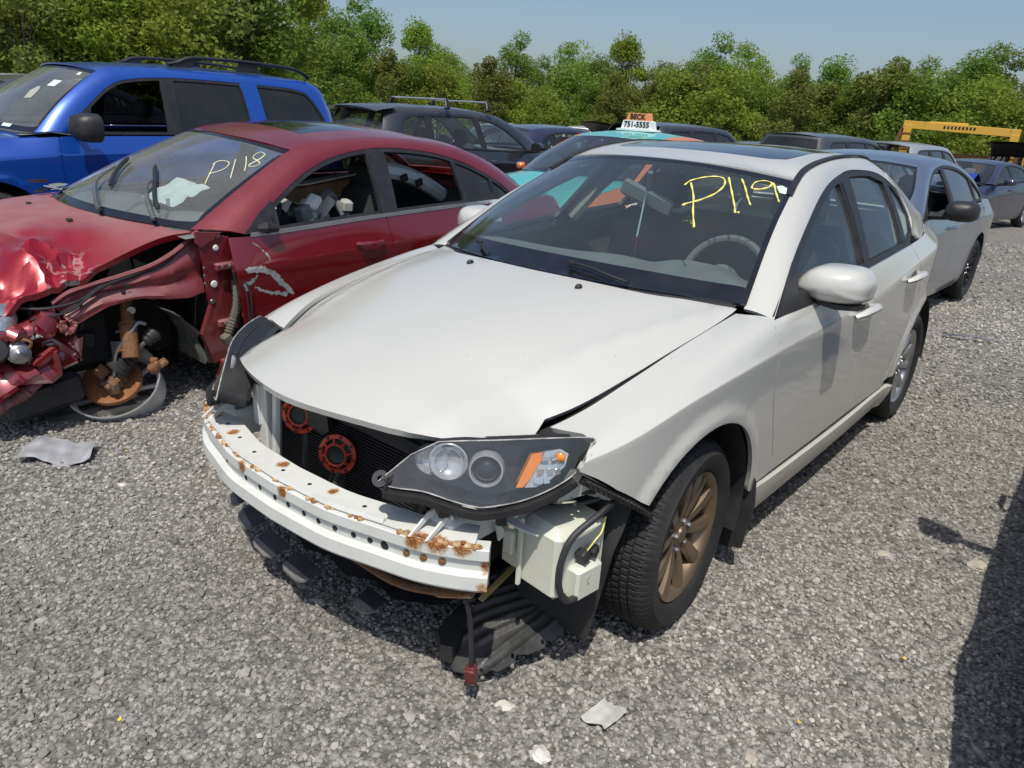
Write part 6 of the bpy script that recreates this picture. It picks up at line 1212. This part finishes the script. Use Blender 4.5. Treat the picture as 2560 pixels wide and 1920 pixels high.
def inside_thing(name, label, cat): t = empty(name, tuple(red.root.location)); t.rotation_euler = red.root.rotation_euler; tag(t, label, cat); return t
bx_ = inside_thing('cardboard_box', 'flattened brown cardboard box seen through the open front window of the red sedan', 'box'); M_card = plain('brown_cardboard', (.24,.14,.06), .85, 0, .2)
mb = MB(); mb.box((-1.62,.15,1.05), (.50,.30,.11), rotm(.12,.12,.05), .004); mb.build('carton', M_card, bx_); mb = MB(); mb.box((-1.60,.18,1.115), (.54,.34,.012), rotm(.2,.12,.05)); mb.build('carton_flap', plain('pale_cardboard', (.48,.42,.32), .85, 0, .15), bx_)
wp = inside_thing('bumper_cover', 'white curved bumper cover loaded in the back of the red sedan', 'car part'); V = []
for i, t in enumerate(np.linspace(0, 1, 16)):
    for k, c in enumerate(np.linspace(0, 1, 6)): V.append((-1.86 - .80*t, .42 + .08*math.sin(c*3), 1.26 - .33*t**1.7 - .11*c + .02*math.sin(c*6)))
mb = MB(); mb.grid(V, 16, 6); mb.build('cover_skin', plain('white_unpainted_plastic', (.72,.74,.74), .4, 0, .05), wp)
for x_ in (-2.0, -2.14): mb = MB(); mb.box((x_, .51, 1.155 - (abs(x_)-2)*.25), (.05,.02,.045), rotm(0,.3,0)); mb.build('cover_slot', M_dark, wp)
tb = inside_thing('interior_trim_pile', 'heap of pale broken trim pieces inside the front window of the red sedan', 'debris')
for i in range(13):
    mb = MB(); mb.box((-1.12 - .36*random.random(), .42 + .22*random.random(), .92 + .13*random.random()), (random.uniform(.05,.16), random.uniform(.04,.10), random.uniform(.03,.10)), rotm(random.uniform(0,3), random.uniform(0,3), random.uniform(0,3)), .015); mb.build('trim_piece', (M_beige, M_beam, M_int)[i % 3], tb)
mb = MB(); V = []
for i in range(10):
    for k in range(8): V.append((-1.02 - .04*i, .30 + .04*k, 1.0 + .05*math.sin(i*.8) + .05*mnoise.noise(Vector((i*.6, k*.6, 4)))))
mb.grid(V, 10, 8); mb.build('deflated_airbag', plain('pale_airbag_cloth', (.55,.53,.46), .8, 0, .1), rr)
# ---------------------------------------------------------------- placing far things along a bearing
def at(px, d, up=0.0):
    """ground point d metres out on the bearing of photograph column px"""
    dx = px - 1280.0; dy = 960 - (289 + (px - 1323)*.0637); c, s = math.cos(_roll), math.sin(_roll); q = _f*1868.17 + _r*(dx*c - dy*s) + _u*(dx*s + dy*c); h = math.hypot(q.x, q.y)
    x = 2.0108 + d*q.x/h; y = 1.6768 + d*q.y/h; return (x, y, float(gz(x, y)) + up)
def far(px, d, head, name, label, cat, S, paint, up=0.0, **kw):
    p = at(px, d); o = (S['wb'] + S['ro'] - S['fo'])/2; p = (p[0] + o*math.cos(math.radians(head)), p[1] + o*math.sin(math.radians(head)), p[2]); return gcar(name, label, cat, p[:2], math.radians(head), S, paint, .15, z=p[2] + up, inside=False, **kw)
M_wht2 = paint('plain_white_paint', (.75,.76,.77), 0, .35, .1); M_lgrey = paint('light_grey_paint', (.40,.42,.44), .3, .35, .15); M_maroon = paint('maroon_paint', (.12,.012,.015), .2, .35, .1)
def raised_gate(g, mat, zt, w=.62, ang=80):
    mb = MB(); V = []
    for i, t in enumerate(np.linspace(0, 1, 8)):
        for k, c in enumerate(np.linspace(-1, 1, 7)): V.append((-3.10 - .95*t, c*w*(1 - .15*t), zt + .42*t - .10*t*t - .03*c*c))
    mb.grid(V, 8, 7); V = [(x, y, z - .05) for x, y, z in V]; mb.grid(V, 8, 7); o = mb.build('raised_tailgate', mat, g.root)
    mb = MB(); mb.grid([(x, y*.75, z + .012) for x, y, z in [V[i*7 + k] for i in range(1, 6) for k in range(7)]], 5, 7); mb.build('tailgate_glass', M_tint, o)
    for s in (-1, 1): mb = MB(); mb.tube([(-3.05, s*.60, zt-.25), (-3.55, s*.58, zt+.16)], .014, 6); mb.build('gas_strut', M_trim, g.root)
far(1305, 20, 25, 'sedan', 'white sedan with open windows far behind the black minivan', 'car', SEDAN, M_wht2, -.05)
far(1240, 25, 10, 'hatchback', 'white hatchback roof just showing above the black minivan', 'car', HATCH, M_wht2)
far(1420, 16, 177, 'hatchback', 'dark navy hatchback seen from behind, left of the taxi sign', 'car', sp_(HATCH, tail=(.16,.10,2.9,3.7)), M_navy, .03)
far(1478, 34, 200, 'box_van', 'small white box van in front of the trees', 'van', sp_(SUV, hw=.85), M_wht2, -.1)
far(1530, 30, 190, 'pickup', 'small white pickup just left of the taxi sign', 'pickup', sp_(SUV, hw=.8), M_wht2, -.35)
g = far(1625, 25, 176, 'hatchback', 'black hatchback with its tailgate raised behind the taxi sign', 'car', HATCH, M_black, .0, skip=('rear_screen',)); raised_gate(g, M_trim, 1.42)
far(1735, 16.5, 172, 'suv', 'black suv with missing rear glass right of the taxi sign', 'suv', sp_(SUV, wglass=[M_tint]*3), M_black, -.02, skip=('rear_screen',))
far(1965, 14, 185, 'sedan', 'navy sedan roof seen just above the white hatchback roof', 'car', SEDAN, M_navy, -.02)
far(1925, 21, 180, 'hatchback', 'dark grey hatchback with a red brake light behind the navy roof', 'car', HATCH, M_dgrey, .02)
far(2098, 17.5, 172, 'suv', 'dark grey suv with rear wiper and dark rear glass', 'suv', sp_(SUV, wglass=[M_tint]*3, rglass=M_tint), M_dgrey, .0)
far(2165, 12.6, 180, 'sedan', 'dark grey sedan roof just behind the silver sedan', 'car', SEDAN, M_dgrey, -.02)
far(2288, 19.5, 174, 'suv', 'grey suv with its rear glass missing in front of the yellow frame', 'suv', sp_(SUV, wglass=[M_tint]*3), M_lgrey, -.03, skip=('rear_screen',))
bs = far(2448, 20.5, -12, 'wrecked_sedan', 'navy blue sedan with bright blue buckled hood at far right', 'car', sp_(SEDAN, wsm=M_cglass), M_navy, .0, skip=('hood',))
mb = MB(); V = []
for i, x in enumerate(np.linspace(-.30, .85, 9)):
    for k, y in enumerate(np.linspace(-.70, .70, 9)): V.append((x*.85, y, .98 + .22*math.exp(-((x-.15)/.22)**2) - .12*max(0, x) + .05*mnoise.noise(Vector((x*5, y*4, 1)))))
mb.grid(V, 9, 9); mb.build('buckled_hood', M_roycl, bs.root, auto=20)
g = far(2590, 26, 176, 'suv', 'dark suv with open tailgate at the far right edge', 'suv', sp_(SUV, tail=(.14,.12,2.4,3.9)), M_black, .0, skip=('rear_screen',)); raised_gate(g, M_trim, 1.64)
far(25, 12.5, 5, 'sedan', 'dark grey car roof at the left edge behind the blue suv', 'car', sp_(SEDAN), M_dgrey, .12)
far(-20, 17, 5, 'suv', 'white suv roof with black rails at the left edge behind the blue suv', 'suv', SUV, M_wht2, -.12)
# yellow steel machine frame
p0 = at(2392, 29, .26); mf = empty('gantry', p0, 3.35); tag(mf, 'yellow steel gantry frame of a scrapyard machine in front of the trees', 'machine')
M_yel = rusty('worn_yellow_paint', (.62,.36,.05), lo=.60, hi=.72, scale=3, rough=.5); M_brn = rusty('brown_rusted_plate', (.16,.075,.03), lo=.4, hi=.6, scale=3)
def mbox(nm, c, d, m, rot=None): mb = MB(); mb.box(c, d, rot, .01); return mb.build(nm, m, mf)
mbox('post', (0, 1.50, 1.0), (.28,.24,2.2), M_yel); mbox('post', (0, -1.52, .95), (.28,.24,2.05), M_yel); mbox('top_beam', (0, 0, 2.06), (.26,3.3,.24), M_yel, rotm(.03,0,0)); mbox('brace', (0, 1.80, 1.4), (.12,.10,1.4), M_brn, rotm(.25,0,0)); mbox('rusted_plate', (.3, -.2, .55), (.08,3.2,1.5), M_brn); mbox('cross_tube', (.1,.35,2.2), (.10,1.1,.07), M_yel)
for k in range(7): mbox('bolt_plate', (-.15, 1.50, .4 + k*.24), (.03,.30,.05), M_brn)
for k in range(7): mbox('bolt_plate', (-.15, -1.52, .3 + k*.24), (.03,.30,.05), M_brn)
for k in range(9): mbox('stencil_mark', (-.135, .45 - k*.105, 2.075), (.006, .06, .09), M_dark)
p1 = at(2535, 33, .1); cb = empty('machine_cab', p1, 3.3); tag(cb, 'small yellow machine cab with windows at far right', 'machine')
for nm, c, d, m_ in (('cab_roof', (0,0,1.55), (.9,.85,.08), M_yel), ('cab_post', (-.38,.38,1.2), (.07,.07,.7), M_yel), ('cab_post', (-.38,-.38,1.2), (.07,.07,.7), M_yel), ('cab_post', (-.38,0,1.2), (.05,.05,.7), M_yel), ('cab_body', (0,0,.55), (.85,.8,.75), M_yel), ('cab_glass', (-.36,0,1.2), (.02,.7,.6), M_tint)):
    mb = MB(); mb.box(c, d, None, .01); mb.build(nm, m_, cb)
# ---------------------------------------------------------------- trees
def leafmat(name, c1, c2):
    m, nt, b = nodes(name); out = nt.nodes['Material Output']; oi = nt.nodes.new('ShaderNodeObjectInfo'); n = noise(nt, .9, 4, .6); n2 = noise(nt, 6, 2)
    f = mth(nt, 'ADD', mth(nt, 'MULTIPLY', n, .75), mth(nt, 'MULTIPLY', n2, .35)); c = mixc(nt, ramp(nt, f, .35, .75), c1, c2)
    h = nt.nodes.new('ShaderNodeHueSaturation'); nt.links.new(c, h.inputs['Color']); nt.links.new(ramp(nt, oi.outputs['Random'], 0, 1, .485, .515), h.inputs['Hue']); nt.links.new(ramp(nt, oi.outputs['Random'], 0, 1, .8, 1.15), h.inputs['Value'])
    nt.links.new(h.outputs[0], b.inputs['Base Color']); b.inputs['Roughness'].default_value = .55; b.inputs['Specular IOR Level'].default_value = .25
    tr = nt.nodes.new('ShaderNodeBsdfTranslucent'); nt.links.new(h.outputs[0], tr.inputs[0]); mx = nt.nodes.new('ShaderNodeMixShader'); mx.inputs[0].default_value = .5; nt.links.new(b.outputs[0], mx.inputs[1]); nt.links.new(tr.outputs[0], mx.inputs[2]); nt.links.new(mx.outputs[0], out.inputs[0]); return m
LM = [leafmat('spring_green_leaves', (.165,.25,.032), (.37,.46,.07)), leafmat('mid_green_leaves', (.12,.205,.032), (.27,.37,.065)), leafmat('olive_leaves', (.145,.18,.04), (.29,.32,.08))]
M_bark = plain('grey_brown_bark', (.12,.10,.08), .9, 0, .3, 6, .5, 20)
def tree_proto(seed, H, rx, trunk_h, nleaf, lm, leaf=.11, lean=0.0, lumps=34):
    """tapered trunk, limbs to every clump, leaves as small bent quads gathered in clumps"""
    rs = np.random.default_rng(seed); tips = []
    for i in range(lumps):
        h = rs.beta(1.3, 1.15); w = rx*max(.30, math.sin(math.pi*min(1, .2 + .78*h**.95))**.7)*rs.uniform(.1, 1.0)**.55; a = rs.uniform(0, 6.283)
        tips.append((w*math.cos(a) + lean*h, w*math.sin(a), trunk_h + (H - trunk_h)*h))
    mb = MB(); tp = [(lean*t*t*.8 + .05*math.sin(t*5+seed), .06*math.sin(t*4+seed*2), H*.86*t) for t in np.linspace(0, 1, 9)]; mb.tube(tp, [.13*H/7*(1 - .88*t) for t in np.linspace(0, 1, 9)], 7)
    for (x, y, z) in tips:
        b0 = np.array(tp[int(np.clip((z*.62/H)*8/.86, 0, 7))]); e = np.array((x, y, z)); m_ = (b0 + e)/2 + [0, 0, -.12]; mb.tube([tuple(b0), tuple(m_), tuple(e)], [.035*H/7, .02*H/7, .006], 4, False)
    wood = mb
    per = nleaf//lumps; P = []
    for (x, y, z) in tips:
        s = rs.uniform(.5, 1.0)*rx/2.2; q = rs.normal(0, 1, (per, 3)); q /= np.linalg.norm(q, axis=1)[:, None]; q *= (rs.uniform(.25, 1, per)**.5)[:, None]*[s*1.15, s*1.15, s*.85]; P.append(q + [x, y, z])
    P = np.concatenate(P); n = len(P); u = rs.normal(0, 1, (n, 3)); u[:, 2] *= .6; u /= np.linalg.norm(u, axis=1)[:, None]; v = np.cross(u, rs.normal(0, 1, (n, 3))); v /= np.linalg.norm(v, axis=1)[:, None]; sz = leaf*rs.uniform(.6, 1.35, n)[:, None]
    V = np.stack([P - u*sz, P + v*sz*.55, P + u*sz, P - v*sz*.55], 1).reshape(-1, 3)
    me = bpy.data.meshes.new('crown'); me.vertices.add(4*n); me.vertices.foreach_set('co', V.astype(np.float32).ravel()); me.loops.add(4*n); me.loops.foreach_set('vertex_index', np.arange(4*n, dtype=np.int32)); me.polygons.add(n); me.polygons.foreach_set('loop_start', np.arange(0, 4*n, 4, dtype=np.int32)); me.update(); me.validate(); me.materials.append(lm)
    w = wood.build('trunk', M_bark); wm = w.data; bpy.data.objects.remove(w)
    return wm, me
PROTO = [tree_proto(1, 8.0, 2.3, .7, 14500, LM[0], .085, 0, 64), tree_proto(2, 9.0, 2.1, .9, 14500, LM[1], .085, .5, 64), tree_proto(3, 7.0, 2.5, .5, 14500, LM[2], .09, 0, 64), tree_proto(4, 8.5, 1.8, .8, 12500, LM[0], .085, -.4, 56), tree_proto(5, 7.5, 2.3, .5, 14500, LM[1], .085, 0, 64)]
BUSH = [tree_proto(11, 4.2, 2.0, .2, 7000, LM[0], .085, 0, 32), tree_proto(12, 4.6, 1.9, .2, 7000, LM[1], .085, 0, 32), tree_proto(13, 5.0, 1.8, .2, 7000, LM[2], .085, 0, 32)]
def plant(nm, pr, px, d, s, rz, label, cat, group):
    x, y, z = at(px, d); r = empty(nm, (x, y, z - .05), rz); r.scale = (s, s, s); tag(r, label, cat, group)
    for part, me in (('trunk', pr[0]), ('crown', pr[1])): o_ = bpy.data.objects.new(part, me); COL.objects.link(o_); o_.parent = r
TR = [(-150,29,0,1.15),(20,30,2,1.25),(150,27,0,1.12),(270,31,1,1.2),(390,29,2,1.15),(330,37,4,1.2),(560,30,1,1.28),(655,31,3,1.18),(80,38,1,1.3),(480,39,0,1.25),(760,46,3,1.17),(850,45,4,1.2),(905,47,1,1.12),(970,52,2,1.0),(1050,46,3,1.07),(1130,52,0,.98),(1200,56,4,.98),(1275,50,1,1.07),(1340,56,1,1.12),(1420,55,0,1.1),(1490,50,4,1.02),(1560,54,3,1.12),(1635,55,2,1.12),(1700,50,0,.95),(1770,47,1,1.02),(1840,46,0,1.12),(1905,48,4,.98),(1985,46,1,.98),(2060,46,4,1.05),(2130,47,3,.92),(2200,44,2,1.0),(2260,45,1,.97),(2330,43,0,.93),(2400,43,4,1.0),(2470,44,1,.87),(2540,42,3,.92),(2610,41,2,1.0),(2700,42,0,1.0),(700,55,0,1.1),(1100,62,4,1.15),(1860,58,2,1.15),(2150,56,0,1.05),(2420,54,1,1.05)]
kinds = ['spring green broadleaf tree', 'mid green leaning tree', 'olive green rounded tree', 'slim spring green tree', 'mid green bushy tree']
where = ['behind the blue suv', 'beyond the minivan', 'beyond the taxi sign', 'beyond the dark suvs', 'above the gantry', 'at the right end']
rs = np.random.default_rng(21)
ORD = ['first', 'second', 'third', 'fourth', 'fifth', 'sixth', 'seventh', 'eighth', 'ninth', 'tenth', 'eleventh', 'twelfth']
def ordn(i, n): return ('leftmost' if i == 0 else ORD[i] + ' from the left') if i < len(ORD) else str(i+1) + 'th from the left'
def place_name(px): return where[0] if px < 700 else where[1] if px < 1150 else where[2] if px < 1700 else where[3] if px < 2230 else where[4] if px < 2500 else where[5]
cnt = {}
for px, d, k, s in sorted(TR):
    w = place_name(px); i = cnt.get(w, 0); cnt[w] = i + 1; f = 1.0 if px < 700 else np.interp(px, [700, 1000, 1300, 1600, 1900, 2560], [.80, .66, .64, .70, .66, .70])
    plant('tree', PROTO[k], px, d, s*f*rs.uniform(.86, 1.14), rs.uniform(0, 6.28), kinds[k] + ' ' + w + ', ' + ordn(i, 0) + ' there', 'tree', 'trees along the edge of the yard')
cnt = {}
for i, px in enumerate(np.arange(-120, 2720, 64)):
    d = np.interp(px, [-120, 500, 760, 1300, 1800, 2700], [26, 27, 42, 47, 43, 38]) + rs.uniform(-2, 3); k = int(rs.integers(0, 3)); w = place_name(px); j = cnt.get(w, 0); cnt[w] = j + 1
    plant('shrub', BUSH[k], px, d, rs.uniform(.75, 1.05), rs.uniform(0, 6.28), ['spring green', 'mid green', 'olive green'][k] + ' low shrub ' + w + ', ' + ordn(j, 0) + ' there', 'shrub', 'shrubs at the foot of the trees')
# ---------------------------------------------------------------- litter on the ground
def lumpy(nm, label, cat, x, y, r, mat, flat=.45, seed=0, group=None):
    bm = bmesh.new(); bmesh.ops.create_icosphere(bm, subdivisions=3, radius=1)
    for v in bm.verts: k = 1 + .38*mnoise.noise(v.co*1.3 + Vector((seed, 0, 0))) + .16*mnoise.noise(v.co*4 + Vector((seed, 3, 0))); v.co = Vector((v.co.x*k*r, v.co.y*k*r*.75, max(-.2, v.co.z)*k*r*flat))
    me = bpy.data.meshes.new(nm); bm.to_mesh(me); bm.free(); me.polygons.foreach_set('use_smooth', np.ones(len(me.polygons), bool)); me.set_sharp_from_angle(angle=math.radians(25)); o_ = link(me, nm, mat); o_.location = (x, y, float(gz(x, y)) + r*flat*.25); o_.rotation_euler = (0, 0, seed*1.3); tag(o_, label, cat, group); return o_
M_pale = plain('pale_limestone', (.62,.60,.54), .9, 0, .15, 30, .6, 60); M_tan = plain('tan_stone', (.42,.38,.31), .9, 0, .2, 30, .6, 60); M_film = plain('crumpled_grey_film', (.50,.50,.47), .35, 0, .25, 20, .5, 30)
lumpy('limestone_rock', 'large pale limestone lump at the bottom edge below the splash shield', 'rock', .768, .846, .030, M_pale, .5, 1); lumpy('limestone_rock', 'flat pale cracked limestone piece just below the black splash shield', 'rock', .700, .672, .026, M_pale, .32, 4)
lumpy('tan_rock', 'tan flat stone on sunlit gravel right of the front wheel', 'rock', -.95, 1.235, .030, M_tan, .4, 6); lumpy('tan_rock', 'tan stone at the edge of the shadow on the right', 'rock', -1.14, 1.53, .045, M_tan, .3, 7); lumpy('pale_stone', 'small pale stone on gravel left of the bumper beam', 'rock', .867, -1.286, .020, M_pale, .4, 9); lumpy('tan_rock', 'low tan stone near the bottom edge right of centre', 'rock', .391, 1.255, .024, M_tan, .35, 10)
fl = [(.59,.865),(.575,.905),(.545,.930),(.515,.915),(.505,.88),(.535,.862)]; mb = MB(); V = []
for i in range(7):
    for k in range(7): u = i/6; w_ = k/6; x = .60 - .10*u + .01*math.sin(k); y = .855 + .075*w_ + .012*u; V.append((x, y, float(gz(x, y)) + .018 + .010*abs(mnoise.noise(Vector((i*.9, k*.9, 5))))))
mb.grid(V, 7, 7); o_ = mb.build('plastic_scrap', M_film, None, auto=20); tag(o_, 'crumpled grey plastic scrap lying on gravel near the bottom centre', 'litter')
M_foil = plain('crumpled_heat_shield_metal', (.66,.68,.71), .33, .55, .15, 14)
fo = empty('heat_shield'); tag(fo, 'bent silver metal heat shield plate lying on gravel at left', 'metal scrap'); A, B, C_, D_ = [np.array(q) for q in ((1.115,-1.755),(.950,-1.900),(.790,-1.705),(.885,-1.560))]; V = []
nu, nv = 28, 12
for i in range(nu):
    for k in range(nv):
        u, w_ = i/(nu-1), k/(nv-1); e0 = A + (D_ - A)*u; e1 = B + (C_ - B)*u; q = e0 + (e1 - e0)*(w_*.92 + .08*math.sin(u*7)*(1-w_)); z = .022 + .022*w_ + .018*math.sin(u*6.2 + .5)*(1 - w_*.4) + .010*mnoise.noise(Vector((u*7, w_*3, 2)))
        for (cu, cw, ru, rw) in ((.12,.6,.04,.25), (.35,.6,.07,.07), (.62,.55,.015,.3), (.75,.7,.09,.03), (.85,.5,.05,.12)): z += .008*math.exp(-((u-cu)/ru)**2 - ((w_-cw)/rw)**2)
        if u < .16: z += .05*(.16-u)
        V.append((q[0], q[1], z))
mb = MB(); mb.grid(V, nu, nv); mb.build('plate', M_foil, fo, auto=60)
for i, (x, y) in enumerate(((.728,-1.554), (1.441,-.006), (-.30,1.46), (.20,1.31))):
    mb = MB(); mb.prism([(.007*random.uniform(.5,1.2)*math.cos(a), .006*random.uniform(.5,1.2)*math.sin(a)) for a in np.linspace(0, 6.28, 7)[:-1]], 0, .002, Matrix.Translation((x, y, float(gz(x, y)) + .022)) @ rotm(.2, .2, i).to_4x4()); o_ = mb.build('yellow_petal', plain('yellow_petal', (.75,.55,.05), .6, 0, .1), None, False); tag(o_, ['small yellow petal on gravel right of the heat shield', 'small yellow petal at the bottom left gravel', 'small yellow petal by the shadow edge at right', 'small yellow petal near the bottom right gravel'][i], 'petal', 'yellow petals')
mb = MB(); mb.tube([(-5.06,.62,.03),(-5.12,.80,.045),(-5.20,.97,.03)], .018, 6, flat=.4); o_ = mb.build('trim_strip', M_steel); o_.location.z = float(gz(-5.1,.8)); tag(o_, 'silver trim strip lying on gravel right of the silver sedan', 'trim')
